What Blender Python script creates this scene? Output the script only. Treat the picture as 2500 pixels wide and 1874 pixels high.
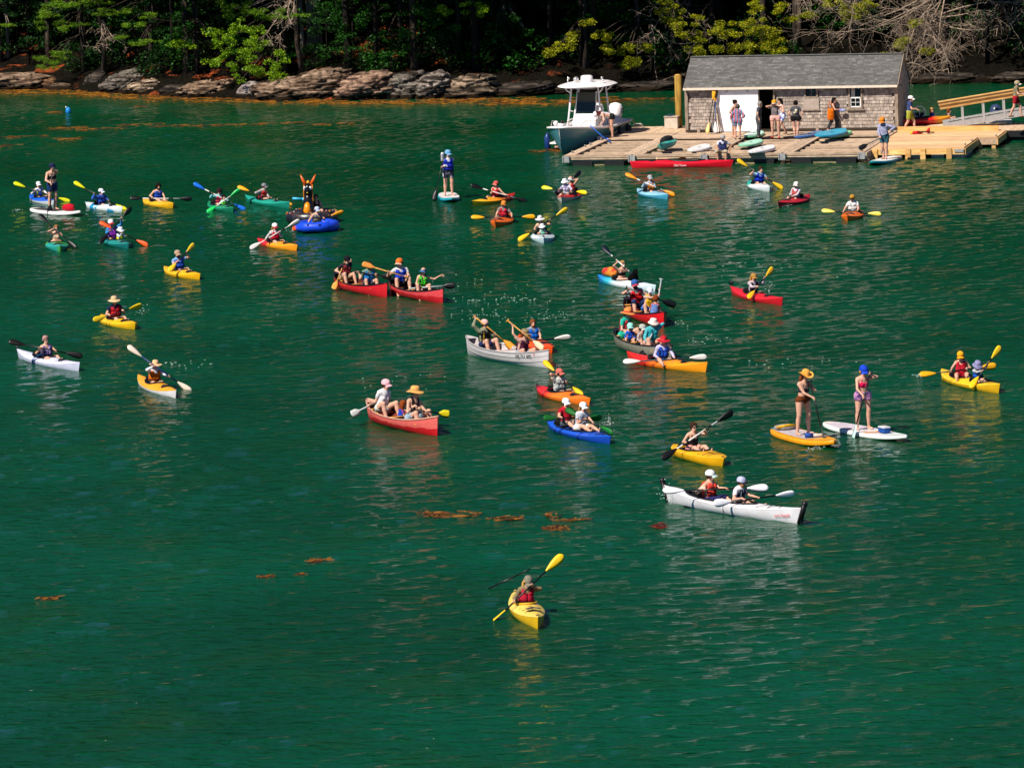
import bpy, math, random
import numpy as np
from mathutils import Vector, Matrix, noise as mnoise
R = math.radians
random.seed(7)
rng = np.random.default_rng(7)
for o in list(bpy.data.objects): bpy.data.objects.remove(o)
scene = bpy.context.scene
COL = scene.collection

# ---------------------------------------------------------------- camera
FPX, CH, PITCH, ROLL = 12000.0, 17.5, R(7.58), R(1.8)
cam_d = bpy.data.cameras.new("camera"); cam = bpy.data.objects.new("camera", cam_d); COL.objects.link(cam)
_fw = Vector((0, math.cos(PITCH), -math.sin(PITCH))); _u0 = Vector((0, math.sin(PITCH), math.cos(PITCH))); _r0 = Vector((1, 0, 0))
_rt = math.cos(ROLL)*_r0 - math.sin(ROLL)*_u0; _up = math.cos(ROLL)*_u0 + math.sin(ROLL)*_r0
CAM = Vector((0, 0, CH))
cam.matrix_world = Matrix(((_rt.x, _up.x, -_fw.x, CAM.x), (_rt.y, _up.y, -_fw.y, CAM.y), (_rt.z, _up.z, -_fw.z, CAM.z), (0, 0, 0, 1)))
cam_d.sensor_width = 36; cam_d.sensor_fit = 'HORIZONTAL'; cam_d.lens = FPX/2500*36
cam_d.clip_start = 1; cam_d.clip_end = 3000
scene.camera = cam
# ---------------------------------------------------------------- sky, sun, exposure
SUNV = Vector((-0.58, -0.60, 0.90)).normalized()
SUN_EL = math.asin(SUNV.z); SUN_ROT = math.atan2(SUNV.x, SUNV.y)
world = bpy.data.worlds.new("World"); scene.world = world; world.use_nodes = True
wt = world.node_tree
sky = wt.nodes.new("ShaderNodeTexSky"); sky.sky_type = 'NISHITA'; sky.sun_disc = False
sky.sun_elevation = SUN_EL; sky.sun_rotation = SUN_ROT; sky.air_density = 0.45; sky.dust_density = 0.0; sky.ozone_density = 6.0; sky.altitude = 1500
wt.links.new(sky.outputs[0], wt.nodes['Background'].inputs[0]); wt.nodes['Background'].inputs[1].default_value = 0.085
sun_d = bpy.data.lights.new("sun", 'SUN'); sun_d.energy = 4.8; sun_d.angle = R(0.5); sun_d.color = (1.0, 0.93, 0.82)
sun = bpy.data.objects.new("sun", sun_d); COL.objects.link(sun)
sun.rotation_euler = SUNV.to_track_quat('Z', 'Y').to_euler(); sun.location = (-60, -40, 90)
scene.view_settings.view_transform = 'Standard'; scene.view_settings.look = 'None'
scene.view_settings.exposure = 0.56; scene.view_settings.gamma = 1.0
try: scene.view_settings.use_curve_mapping = False
except Exception: pass
scene.render.engine = 'CYCLES'
scene.cycles.use_denoising = True
scene.cycles.max_bounces = 5; scene.cycles.diffuse_bounces = 2; scene.cycles.glossy_bounces = 3
scene.cycles.transmission_bounces = 3; scene.cycles.transparent_max_bounces = 4
scene.cycles.caustics_reflective = False; scene.cycles.caustics_refractive = False

# ---------------------------------------------------------------- pixel <-> place (for measuring only)
def ray(px, py): return _fw + _rt*((px-1250)/FPX) + _up*((937-py)/FPX)
def gw(px, py, z=0.0):
    d = ray(px, py); return CAM + d*((z-CH)/d.z)
def at(px, py, Y):
    d = ray(px, py); return CAM + d*(Y/d.y)
def pj(p):
    d = Vector(p)-CAM; z = d.dot(_fw); return 1250+d.dot(_rt)/z*FPX, 937-d.dot(_up)/z*FPX
def hit(px, py, p0, n):
    d = ray(px, py); return CAM + d*((p0-CAM).dot(n)/d.dot(n))

# ---------------------------------------------------------------- colours and materials
def C(h, k=1.0):
    if not isinstance(h, str): return tuple(c*k for c in h[:3])
    h = h.lstrip('#'); r = []
    for i in (0, 2, 4):
        s = int(h[i:i+2], 16)/255.0
        r.append((s/12.92 if s <= 0.04045 else ((s+0.055)/1.055)**2.4)*k)
    return tuple(r)
_M = {}
def _nt(name):
    m = bpy.data.materials.new(name); m.use_nodes = True; nt = m.node_tree
    return m, nt, nt.nodes['Principled BSDF']
def _noise(nt, scale, detail=3, coord='Object', stretch=None):
    tc = nt.nodes.new('ShaderNodeTexCoord'); nz = nt.nodes.new('ShaderNodeTexNoise')
    nz.inputs['Scale'].default_value = scale; nz.inputs['Detail'].default_value = detail
    if stretch:
        mp = nt.nodes.new('ShaderNodeMapping'); mp.inputs['Scale'].default_value = stretch
        nt.links.new(tc.outputs[coord], mp.inputs[0]); nt.links.new(mp.outputs[0], nz.inputs['Vector'])
    else: nt.links.new(tc.outputs[coord], nz.inputs['Vector'])
    return nz
def mix(nt, a, b, fac, mode='MIX'):
    mx = nt.nodes.new('ShaderNodeMix'); mx.data_type = 'RGBA'; mx.blend_type = mode
    for sock, v in ((mx.inputs[6], a), (mx.inputs[7], b)):
        if isinstance(v, tuple): sock.default_value = (*v[:3], 1)
        else: nt.links.new(v, sock)
    if isinstance(fac, (int, float)): mx.inputs[0].default_value = fac
    else: nt.links.new(fac, mx.inputs[0])
    return mx.outputs[2]
def ramp(nt, fac, stops):
    r = nt.nodes.new('ShaderNodeValToRGB'); e = r.color_ramp.elements
    while len(e) < len(stops): e.new(0.5)
    for k, (p, c) in enumerate(stops):
        e[k].position = p; e[k].color = (*c[:3], 1) if isinstance(c, tuple) else (c, c, c, 1)
    nt.links.new(fac, r.inputs[0]); return r.outputs[0]
def bump(nt, bsdf, h, strength=0.3, dist=0.02):
    b = nt.nodes.new('ShaderNodeBump'); b.inputs['Strength'].default_value = strength; b.inputs['Distance'].default_value = dist
    nt.links.new(h, b.inputs['Height']); nt.links.new(b.outputs[0], bsdf.inputs['Normal'])
def mat(name, col, rough=0.6, var=0.18, scale=7.0, bmp=0.0, metal=0.0, spec=0.4, stretch=None, k=1.0):
    key = (name, str(col), rough, var, k)
    if key in _M: return _M[key]
    m, nt, b = _nt(name); c = C(col, k)
    nz = _noise(nt, scale, 4, 'Object', stretch)
    f = ramp(nt, nz.outputs[0], [(0.35, 1-var), (0.65, 1+var*0.4)])
    nt.links.new(mix(nt, c, f, 1.0, 'MULTIPLY'), b.inputs['Base Color'])
    b.inputs['Roughness'].default_value = rough; b.inputs['Metallic'].default_value = metal
    b.inputs['Specular IOR Level'].default_value = spec
    if bmp: bump(nt, b, nz.outputs[0], bmp)
    _M[key] = m; return m
def cloth(col, k=0.82): return mat('cloth', col, 0.85, 0.28, 11, 0.5, k=k, spec=0.15)
def plastic(col, k=0.85, rough=0.38): return mat('plastic', col, rough, 0.10, 4, 0.0, k=k, spec=0.4)
def gradmat(stops, L, rough=0.4, warp=0.12, k=0.85):
    key = ('grad', str(stops), L)
    if key in _M: return _M[key]
    m, nt, b = _nt('two_tone_plastic')
    tc = nt.nodes.new('ShaderNodeTexCoord'); sx = nt.nodes.new('ShaderNodeSeparateXYZ'); nt.links.new(tc.outputs['Object'], sx.inputs[0])
    nz = _noise(nt, 2.2, 4)
    mr = nt.nodes.new('ShaderNodeMapRange'); mr.inputs[1].default_value = -L/2; mr.inputs[2].default_value = L/2
    nt.links.new(sx.outputs[0], mr.inputs[0])
    ma = nt.nodes.new('ShaderNodeMath'); ma.operation = 'MULTIPLY_ADD'; ma.inputs[1].default_value = warp
    nt.links.new(nz.outputs[0], ma.inputs[0]); nt.links.new(mr.outputs[0], ma.inputs[2])
    ms = nt.nodes.new('ShaderNodeMath'); ms.operation = 'SUBTRACT'; ms.inputs[1].default_value = warp/2; nt.links.new(ma.outputs[0], ms.inputs[0])
    nt.links.new(ramp(nt, ms.outputs[0], [(p, C(c, k)) for p, c in stops]), b.inputs['Base Color'])
    b.inputs['Roughness'].default_value = rough; _M[key] = m; return m
def camomat(c1, c2, rough=0.4, k=0.85, scale=2.0, lo=0.45, hi=0.55):
    key = ('camo', c1, c2, scale)
    if key in _M: return _M[key]
    m, nt, b = _nt('mottled_plastic'); nz = _noise(nt, scale, 5)
    nt.links.new(ramp(nt, nz.outputs[0], [(lo, C(c1, k)), (hi, C(c2, k))]), b.inputs['Base Color'])
    b.inputs['Roughness'].default_value = rough; _M[key] = m; return m
def skinmat(tone=0):
    t = [(0.60, 0.325, 0.225), (0.50, 0.25, 0.155), (0.66, 0.385, 0.285), (0.40, 0.19, 0.11)][tone]
    return mat('skin', t, 0.5, 0.12, 9, 0.0, spec=0.35)
def woodmat(name, c1, c2, scale=3.0, stretch=(0.6, 9, 9), rough=0.75, coord='Object'):
    key = (name, str(c1), str(c2), str(stretch), scale)
    if key in _M: return _M[key]
    m, nt, b = _nt(name); nz = _noise(nt, scale, 6, coord, stretch)
    oi = nt.nodes.new('ShaderNodeObjectInfo')
    v = ramp(nt, oi.outputs['Random'], [(0.0, 0.78), (1.0, 1.12)])
    col = ramp(nt, nz.outputs[0], [(0.3, C(c1)), (0.5, tuple((a+b2)/2 for a, b2 in zip(C(c1), C(c2)))), (0.72, C(c2))])
    nt.links.new(mix(nt, col, v, 1.0, 'MULTIPLY'), b.inputs['Base Color'])
    b.inputs['Roughness'].default_value = rough; b.inputs['Specular IOR Level'].default_value = 0.2
    bump(nt, b, nz.outputs[0], 0.25); _M[key] = m; return m
def islandmat(name, cols, rough=0.7, trans=0.0, spec=0.25, zscale=0.0):
    """colour varies from piece to piece of one mesh (leaves, shingles, weed blades)"""
    key = (name, str(cols), trans)
    if key in _M: return _M[key]
    m, nt, b = _nt(name); g = nt.nodes.new('ShaderNodeNewGeometry')
    n = len(cols); c = ramp(nt, g.outputs['Random Per Island'], [(i/(max(1, n-1)), C(x)) for i, x in enumerate(cols)])
    if zscale:
        nz = _noise(nt, zscale, 3); f = ramp(nt, nz.outputs[0], [(0.35, 0.7), (0.65, 1.15)]); c = mix(nt, c, f, 1.0, 'MULTIPLY')
    nt.links.new(c, b.inputs['Base Color']); b.inputs['Roughness'].default_value = rough; b.inputs['Specular IOR Level'].default_value = spec
    if trans:
        t = nt.nodes.new('ShaderNodeBsdfTranslucent'); nt.links.new(c, t.inputs[0])
        mx = nt.nodes.new('ShaderNodeMixShader'); mx.inputs[0].default_value = trans
        nt.links.new(b.outputs[0], mx.inputs[1]); nt.links.new(t.outputs[0], mx.inputs[2])
        nt.links.new(mx.outputs[0], nt.nodes['Material Output'].inputs[0])
    _M[key] = m; return m

# ---------------------------------------------------------------- mesh helpers
def link(name, me, m=None, parent=None, loc=(0, 0, 0), rz=0.0):
    o = bpy.data.objects.new(name, me); COL.objects.link(o)
    o.location = loc; o.rotation_euler = (0, 0, rz)
    if parent is not None: o.parent = parent
    if m is not None and me is not None and not me.materials: me.materials.append(m)
    return o
def tag(o, label=None, cat=None, group=None, kind=None):
    if label: o['label'] = label
    if cat: o['category'] = cat
    if group: o['group'] = group
    if kind: o['kind'] = kind
    return o
def empty(name, loc, rz=0.0):
    o = bpy.data.objects.new(name, None); COL.objects.link(o); o.location = loc; o.rotation_euler = (0, 0, rz); o.empty_display_size = 0.2; return o
def npmesh(name, V, F, smooth=True):
    """V (n,3), F (m,4) or (m,3) arrays"""
    V = np.asarray(V, np.float32); F = np.asarray(F, np.int32)
    me = bpy.data.meshes.new(name); n = len(F); k = F.shape[1]
    me.vertices.add(len(V)); me.vertices.foreach_set('co', V.ravel())
    me.loops.add(n*k); me.loops.foreach_set('vertex_index', F.ravel())
    me.polygons.add(n); me.polygons.foreach_set('loop_start', np.arange(0, n*k, k, dtype=np.int32))
    try: me.polygons.foreach_set('loop_total', np.full(n, k, np.int32))
    except Exception: pass
    me.polygons.foreach_set('use_smooth', np.full(n, smooth, bool))
    me.update(calc_edges=True); return me
class MB:
    def __init__(s): s.v = []; s.f = []
    def box(s, c, d, rz=0.0, M=None):
        b = len(s.v); cx, cy, cz = c; hx, hy, hz = d[0]/2, d[1]/2, d[2]/2; cr, sr = math.cos(rz), math.sin(rz)
        for z in (-hz, hz):
            for x, y in ((-hx, -hy), (hx, -hy), (hx, hy), (-hx, hy)):
                p = Vector((cx+x*cr-y*sr, cy+x*sr+y*cr, cz+z)); s.v.append(tuple(M @ p if M else p))
        for q in ((0, 3, 2, 1), (4, 5, 6, 7), (0, 1, 5, 4), (1, 2, 6, 5), (2, 3, 7, 6), (3, 0, 4, 7)): s.f.append(tuple(b+i for i in q))
        return s
    def beam(s, a, c, w, h, up=(0, 0, 1)):
        a = Vector(a); c = Vector(c); d = (c-a).normalized(); sd = d.cross(Vector(up))
        sd = sd.normalized() if sd.length > 1e-6 else Vector((1, 0, 0)); u = sd.cross(d); b = len(s.v)
        for p in (a, c):
            for x, y in ((-1, -1), (1, -1), (1, 1), (-1, 1)): s.v.append(tuple(p+sd*(x*w/2)+u*(y*h/2)))
        for q in ((0, 1, 2, 3), (7, 6, 5, 4), (0, 4, 5, 1), (1, 5, 6, 2), (2, 6, 7, 3), (3, 7, 4, 0)): s.f.append(tuple(b+i for i in q))
        return s
    def tube(s, pts, r, n=6, closed=False, cap=True):
        pts = [Vector(p) for p in pts]; m = len(pts); b = len(s.v); ref = None
        rr = r if isinstance(r, (list, tuple)) else [r]*m
        for i, p in enumerate(pts):
            t = (pts[(i+1) % m]-pts[i-1]) if closed else (pts[min(i+1, m-1)]-pts[max(i-1, 0)])
            t = t.normalized() if t.length > 1e-9 else Vector((0, 0, 1))
            if ref is None: ref = t.orthogonal().normalized()
            x = (ref - t*ref.dot(t)); x = x.normalized() if x.length > 1e-6 else t.orthogonal().normalized(); ref = x; y = t.cross(x)
            for k in range(n):
                a = 2*math.pi*k/n; s.v.append(tuple(p + (x*math.cos(a)+y*math.sin(a))*rr[i]))
        for i in range(m if closed else m-1):
            i2 = (i+1) % m
            for k in range(n): s.f.append((b+i*n+k, b+i*n+(k+1) % n, b+i2*n+(k+1) % n, b+i2*n+k))
        if cap and not closed:
            s.f.append(tuple(b+k for k in reversed(range(n)))); s.f.append(tuple(b+(m-1)*n+k for k in range(n)))
        return s
    def grid(s, rows, closed_v=False, flip=False):
        b = len(s.v); n = len(rows[0])
        for r in rows: s.v += [tuple(p) for p in r]
        for i in range(len(rows)-1):
            for j in range(n if closed_v else n-1):
                j2 = (j+1) % n; q = (b+i*n+j, b+i*n+j2, b+(i+1)*n+j2, b+(i+1)*n+j); s.f.append(q[::-1] if flip else q)
        return s
    def ball(s, c, r, n=10, m=6, fr=None):
        c = Vector(c); rx, ry, rz = r if isinstance(r, (tuple, list)) else (r, r, r); rows = []
        for i in range(m+1):
            ph = math.pi*i/m; z = -math.cos(ph); q = math.sin(ph)
            row = []
            for k in range(n):
                a = 2*math.pi*k/n; v = Vector((q*math.cos(a)*rx, q*math.sin(a)*ry, z*rz))
                row.append(c + (fr @ v if fr else v))
            rows.append(row)
        return s.grid(rows, True)
    def obj(s, name, m=None, parent=None, loc=(0, 0, 0), rz=0.0, smooth=True):
        me = bpy.data.meshes.new(name); me.from_pydata([tuple(p) for p in s.v], [], s.f)
        me.polygons.foreach_set('use_smooth', np.full(len(me.polygons), smooth, bool)); me.update()
        return link(name, me, m, parent, loc, rz)
def flat(o):
    o.data.polygons.foreach_set('use_smooth', np.zeros(len(o.data.polygons), bool)); return o
def copyobj(o, parent=None):
    c = o.copy(); COL.objects.link(c)
    if parent is not None: c.parent = parent
    return c
def copytree(o, parent=None):
    c = copyobj(o, parent)
    for ch in o.children: copytree(ch, c)
    return c
# ================================================================ the setting: water, bank, rocks, woods
SHORE = [(-400, 222), (-150, 222), (0, 221), (120, 219), (230, 225), (330, 232), (450, 238), (560, 241), (700, 244), (900, 243), (1100, 239), (1300, 233), (1500, 226), (1660, 221), (1900, 213), (2200, 205), (2500, 202), (2900, 200)]
_sw = [gw(*p) for p in SHORE]; _sx = np.array([p.x for p in _sw]); _sy = np.array([p.y for p in _sw])
_sx[0], _sx[-1] = -90, 90
def shore_y(x): return np.interp(x, _sx, _sy)
def wob(x, y, s, seed=0.0):   # cheap smooth value noise
    return (np.sin(x*s*1.7+seed)+np.sin(y*s*2.3+seed*1.7+x*s*0.6)+np.sin((x+y)*s*1.1+seed*0.6)+np.sin((x*0.7-y)*s*3.1+seed*2.3)*0.5)/3.5
def ground_z(x, y):
    d = np.asarray(y)-shore_y(x)
    z = np.where(d < 0, d*0.45, np.where(d < 2.2, d*0.34, 0.75+(d-2.2)*0.30))
    z = np.where(d > 30, 0.75+27.8*0.30+(d-30)*0.16, z)
    return z + np.clip(d, 0, 4)*0.07*wob(x, y, 1.3, 2.0)
def tensor(xs, ys):
    X, Y = np.meshgrid(xs, ys); n, m = X.shape
    i = np.arange(n*m).reshape(n, m)
    F = np.stack([i[:-1, :-1], i[:-1, 1:], i[1:, 1:], i[1:, :-1]], -1).reshape(-1, 4)
    return X.ravel(), Y.ravel(), F
# ---- water sheet with real wavelets
xs = np.concatenate([[-500, -200, -90, -55, -38], np.arange(-31, 31.01, 0.17), [38, 55, 90, 200, 500]])
ys = np.concatenate([[-200, -60, 20, 55, 68], np.arange(74, 130, 0.095), np.arange(130, 176, 0.125), np.arange(176, 255, 0.19), [258, 262]])
X, Y, F = tensor(xs, ys)
Z = np.zeros_like(X); wr = np.random.default_rng(3)
for k in range(46):
    lam = 0.40*math.exp(wr.uniform(0, 1.15)); th = wr.normal(R(-74), 0.6); amp = 0.0088*lam**0.85*wr.uniform(0.5, 1.2)/2.3
    kx, ky = math.cos(th)*2*math.pi/lam, math.sin(th)*2*math.pi/lam
    Z += amp*np.sin(kx*X+ky*Y+wr.uniform(0, 6.28)+0.9*np.sin(X*0.21*wr.uniform(.5, 1.5)+Y*0.13+k))
gust = 0.8+0.45*wob(X, Y, 0.10, 4.0)
calm = np.clip((shore_y(X)-Y)/22, 0.25, 1.0)
edge = np.clip((31-np.abs(X))/2, 0, 1)*np.clip((Y-74)/3, 0, 1)*np.clip((254-Y)/3, 0, 1)
Z = Z*gust*calm*edge
water = link("water", npmesh("water", np.stack([X, Y, Z], 1), F))
tag(water, "green rippled cove water carrying the paddlers", kind='structure')
m, nt, b = _nt("sea_water")
b.inputs['Roughness'].default_value = 0.06; b.inputs['IOR'].default_value = 1.33; b.inputs['Specular IOR Level'].default_value = 0.5; b.inputs['Specular Tint'].default_value = (0.45, 1.0, 0.82, 1)
n1 = _noise(nt, 2.8, 5, 'Object', (0.7, 1.5, 1)); n2 = _noise(nt, 0.09, 3); n3 = _noise(nt, 5.0, 4, 'Object', (0.8, 1.1, 1)); n4 = _noise(nt, 0.35, 4)
deep = ramp(nt, n2.outputs[0], [(0.35, (0.0000, 0.038, 0.0105)), (0.65, (0.0000, 0.056, 0.0205))])
deep = mix(nt, deep, (0.006, 0.044, 0.003), ramp(nt, n4.outputs[0], [(0.52, 0.0), (0.72, 0.5)]))
mth = nt.nodes.new('ShaderNodeMath'); mth.operation = 'MULTIPLY'
nt.links.new(ramp(nt, n3.outputs[0], [(0.755, 0.0), (0.775, 1.0)]), mth.inputs[0]); nt.links.new(ramp(nt, n4.outputs[0], [(0.42, 0.0), (0.58, 1.0)]), mth.inputs[1])
nt.links.new(mix(nt, deep, (0.55, 0.6, 0.5), mth.outputs[0]), b.inputs['Base Color'])
n5 = _noise(nt, 7.5, 3, 'Object', (0.9, 1.3, 1)); hs_ = nt.nodes.new('ShaderNodeMath'); hs_.operation = 'MULTIPLY_ADD'; hs_.inputs[1].default_value = 0.30; nt.links.new(n5.outputs[0], hs_.inputs[0]); nt.links.new(n1.outputs[0], hs_.inputs[2])
bump(nt, b, hs_.outputs[0], 1.0, 0.135)
water.data.materials.append(m)

# ---- wooded bank
xs = np.concatenate([[-500, -300, -160, -90, -60, -45], np.arange(-36, 36.1, 0.45), [45, 60, 90, 160, 300, 500]])
ys = np.concatenate([np.arange(222, 270, 0.45), np.arange(270, 300, 2.0), [310, 330, 360, 400, 450, 520, 620]])
X, Y, F = tensor(xs, ys); Z = ground_z(X, Y) + 0.10*wob(X, Y, 3.1, 1.0)
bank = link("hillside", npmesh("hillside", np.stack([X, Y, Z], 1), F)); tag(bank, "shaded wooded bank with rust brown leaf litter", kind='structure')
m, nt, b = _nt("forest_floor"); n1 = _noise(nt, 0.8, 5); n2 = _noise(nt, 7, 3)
tcg = nt.nodes.new('ShaderNodeTexCoord'); sxg = nt.nodes.new('ShaderNodeSeparateXYZ'); nt.links.new(tcg.outputs['Object'], sxg.inputs[0]); mrg = nt.nodes.new('ShaderNodeMapRange'); mrg.inputs[1].default_value = -2.0; mrg.inputs[2].default_value = 6.0; mrg.inputs[3].default_value = 1.0; mrg.inputs[4].default_value = 0.0; nt.links.new(sxg.outputs[0], mrg.inputs[0])  # litter colour fades out to the right, standing in for shade there
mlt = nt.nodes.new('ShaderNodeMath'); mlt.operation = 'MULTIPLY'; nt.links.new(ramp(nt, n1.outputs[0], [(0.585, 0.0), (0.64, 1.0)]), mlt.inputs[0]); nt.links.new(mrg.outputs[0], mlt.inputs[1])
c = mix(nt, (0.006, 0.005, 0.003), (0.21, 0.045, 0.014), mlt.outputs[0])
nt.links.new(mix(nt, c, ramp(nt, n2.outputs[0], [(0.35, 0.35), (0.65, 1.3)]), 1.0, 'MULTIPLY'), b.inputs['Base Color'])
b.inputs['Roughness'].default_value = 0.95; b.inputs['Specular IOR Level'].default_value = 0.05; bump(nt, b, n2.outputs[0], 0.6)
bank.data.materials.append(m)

# ---- shore rocks: stacked tilted strata
def rockmat(c1, c2, c3, dip):
    key = ('rock', c1, c2, c3, dip)
    if key in _M: return _M[key]
    m, nt, b = _nt("ledge_rock"); tc = nt.nodes.new('ShaderNodeTexCoord'); mp = nt.nodes.new('ShaderNodeMapping')
    mp.inputs['Rotation'].default_value = (0, R(dip), 0); mp.inputs['Scale'].default_value = (0.5, 0.8, 5.0)
    nt.links.new(tc.outputs['Object'], mp.inputs[0]); nz = nt.nodes.new('ShaderNodeTexNoise'); nz.inputs['Scale'].default_value = 1.5; nz.inputs['Detail'].default_value = 8
    nt.links.new(mp.outputs[0], nz.inputs['Vector']); n2 = _noise(nt, 3.0, 5)
    c = ramp(nt, nz.outputs[0], [(0.32, C('#14110e')), (0.42, C(c3)), (0.52, C(c1)), (0.66, C(c2))])
    c = mix(nt, c, C(c3, 0.5), ramp(nt, n2.outputs[0], [(0.5, 0.0), (0.66, 0.8)]))
    sz = nt.nodes.new('ShaderNodeSeparateXYZ'); nt.links.new(tc.outputs['Object'], sz.inputs[0]); ad = nt.nodes.new('ShaderNodeMath'); ad.operation = 'MULTIPLY_ADD'; ad.inputs[1].default_value = .3; nt.links.new(n2.outputs[0], ad.inputs[0]); nt.links.new(sz.outputs[2], ad.inputs[2])
    c = mix(nt, C('#1a1208'), c, ramp(nt, ad.outputs[0], [(0.34, 0.0), (0.44, 1.0)]))
    nt.links.new(c, b.inputs['Base Color']); b.inputs['Roughness'].default_value = 0.9; b.inputs['Specular IOR Level'].default_value = 0.12
    bump(nt, b, nz.outputs[0], 0.9, 0.12); _M[key] = m; return m
def rock(label, x0, x1, ytop, ybase, dip=12, cols=('#b59a86', '#dcc3b0', '#7a6150'), depth=1.6, layers=9, name='shore_ledge', cat='rock', seed=0, roundish=False, back=0.0):
    rg = np.random.default_rng(seed+abs(int(x0))+17); xc = (x0+x1)/2
    base = gw(xc, ybase); base.y += back + 0.2; sc = FPX/(base.y*1.0)
    hw = (x1-x0)/2/sc*1.26; hh = (ybase-ytop)/sc*(0.86 if not roundish else 1)
    if back: hh += back*0.075
    n, mm = (96, 40) if hw > .8 else (36, 18)
    ph = np.linspace(-0.5, 1, mm)*math.pi/2; ang = np.linspace(0, 2*math.pi, n, endpoint=False)
    PH, AN = np.meshgrid(ph, ang, indexing='ij'); e = 0.55 if not roundish else 0.95
    sp = lambda v, p: np.sign(v)*np.abs(v)**p
    x = sp(np.cos(PH), 0.6 if not roundish else 1)*sp(np.cos(AN), 0.8); y = sp(np.cos(PH), 0.6 if not roundish else 1)*sp(np.sin(AN), 0.9); z = sp(np.sin(PH), 0.9)
    X = x*hw; Y = y*depth; Z = z*hh
    o1, o2, o3 = rg.uniform(0, 50, 3)
    def n3(s): return (np.sin(X*s*1.3+o1+1.7*np.sin(Y*s+Z*s*1.9+o2))+np.sin(Y*s*1.6+o2+1.3*np.sin(X*s*0.9+o3))+np.sin(Z*s*2.1+o3+1.1*np.sin(X*s*1.1-Y*s*.7+o1)))/3
    if roundish: rad = 1+0.07*n3(3)+0.03*n3(8)
    else:
        t = Z-math.tan(R(dip))*X+0.10*n3(1.6)+0.10*Y              # height across the tilted layers
        st = t*(3.4 if hh > .6 else 5.5)+0.5*n3(2.5); saw = st-np.floor(st)
        st2 = t*11+0.8*n3(5); saw2 = st2-np.floor(st2)
        rad = 1+0.20*n3(0.9+0.5/hw)+0.13*n3(2.6)+0.14*(saw-.5)*np.where(saw > .93, -1, 1)+0.045*(saw2-.5)+0.02*n3(14)
        jx = X*1.1+0.6*n3(1.2)+t*.8; jx = jx-np.floor(jx); rad -= 0.16*np.exp(-((jx-.5)/.045)**2)      # steep joints
        tl = 1+0.35*np.tanh(x*1.2)*math.tan(R(dip))*2
        Z = Z*tl
    P = np.stack([X*rad, Y*rad, Z*(0.5+0.5*rad)], -1)
    mb = MB().grid([list(map(tuple, r_)) for r_ in P], True)
    o = mb.obj(name, rockmat(*cols, dip), None, (base.x, base.y+depth*0.55, 0), rg.uniform(-0.08, 0.08), smooth=True)
    return tag(o, label, cat, 'rocks along the wooded shore')
PK = ('#75604f', '#aa917c', '#463629'); GY = ('#655d55', '#7f766b', '#3a332d'); BR = ('#74543e', '#9c7658', '#3e2a1e'); DK = ('#3a332e', '#594e45', '#1d1916')  # DK is a darkened stone palette with the shore's shade put into the colour
rock("grey brown rock hump at the left edge of the shore", -60, 42, 158, 206, 15, GY, 1.5, seed=1, back=2.2)
rock("long pale pink ledge sloping into the water at the far left", -40, 118, 176, 219, 6, PK, 1.6, 8, seed=2)
rock("low tan slab lying right of the long pale pink ledge", 92, 138, 190, 220, 4, BR, 1.0, 6, seed=3, back=.6)
rock("pale oval boulder perched above the pink ledges", 97, 118, 171, 188, 0, PK, 0.35, 7, 'boulder', 'boulder', 4, True, back=2.0)
rock("flat pinkish brown rock low at the waterline left of a small dome rock", 120, 175, 204, 221, 0, PK, .8, 7, 'boulder', 'boulder', 5, True)
rock("small dome shaped rock beside the flat pinkish rock", 179, 206, 204, 219, 0, PK, .5, 7, 'boulder', 'boulder', 6, True)
rock("tiny angular stone alone at the waterline", 228, 242, 212, 222, 0, BR, .25, 5, 'boulder', 'boulder', 7, True)
rock("dark brown outcrop under the low pine branches", 205, 262, 178, 226, 10, DK, 1.2, seed=8, back=1.5)
rock("dark grey fractured hump rising behind the pale streaked ledge", 255, 345, 178, 230, 26, GY, 1.4, seed=9, back=.8)
rock("pale streaked ledge with curved strata at the water", 300, 392, 194, 231, 18, ('#97826c', '#c4ae98', '#47382c'), 1.2, 9, seed=10)
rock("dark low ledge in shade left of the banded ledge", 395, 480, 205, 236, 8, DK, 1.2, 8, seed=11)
rock("brown weathered outcrop above the banded ledge", 488, 548, 174, 212, 18, BR, 1.0, 8, seed=12, back=2.0)
rock("banded tan ledge below the leafy overhanging branch", 440, 592, 193, 237, 14, ('#876f5a', '#b89c84', '#3d2e24'), 1.5, 10, seed=13)
rock("smooth rounded grey boulder at the end of the banded ledge", 584, 642, 200, 240, 0, ('#8b7f7c', '#a39793', '#6a5f5b'), .9, 9, 'boulder', 'boulder', 14, True)
rock("big tilted pinkish ledge with long diagonal cracks", 640, 850, 172, 243, 24, PK, 1.9, 12, seed=15)
rock("tilted tan ledge just right of the big pinkish ledge", 835, 965, 170, 243, 22, ('#846a58', '#b5947e', '#43302a'), 1.8, 11, seed=16)
rock("shadowed grey rock face between the tan ledge and split rock", 950, 1040, 172, 241, 10, GY, 1.7, 10, seed=17)
rock("split grey rock with sunlit flecks", 1020, 1100, 170, 241, 14, ('#6c625a', '#a3958a', '#352e29'), 1.6, 10, seed=18)
rock("rounded dappled ledge right of the split rock", 1088, 1205, 178, 239, 12, ('#6f5f50', '#a58d78', '#33291f'), 1.6, 10, seed=19)
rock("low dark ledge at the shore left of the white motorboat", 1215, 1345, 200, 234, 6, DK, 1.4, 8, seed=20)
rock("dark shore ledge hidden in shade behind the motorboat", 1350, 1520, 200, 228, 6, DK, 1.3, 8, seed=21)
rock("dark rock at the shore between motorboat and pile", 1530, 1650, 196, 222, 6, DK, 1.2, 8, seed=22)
rock("dim rock under the dead branches right of the shed", 2230, 2420, 178, 203, 6, DK, 1.4, 8, seed=23)
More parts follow.
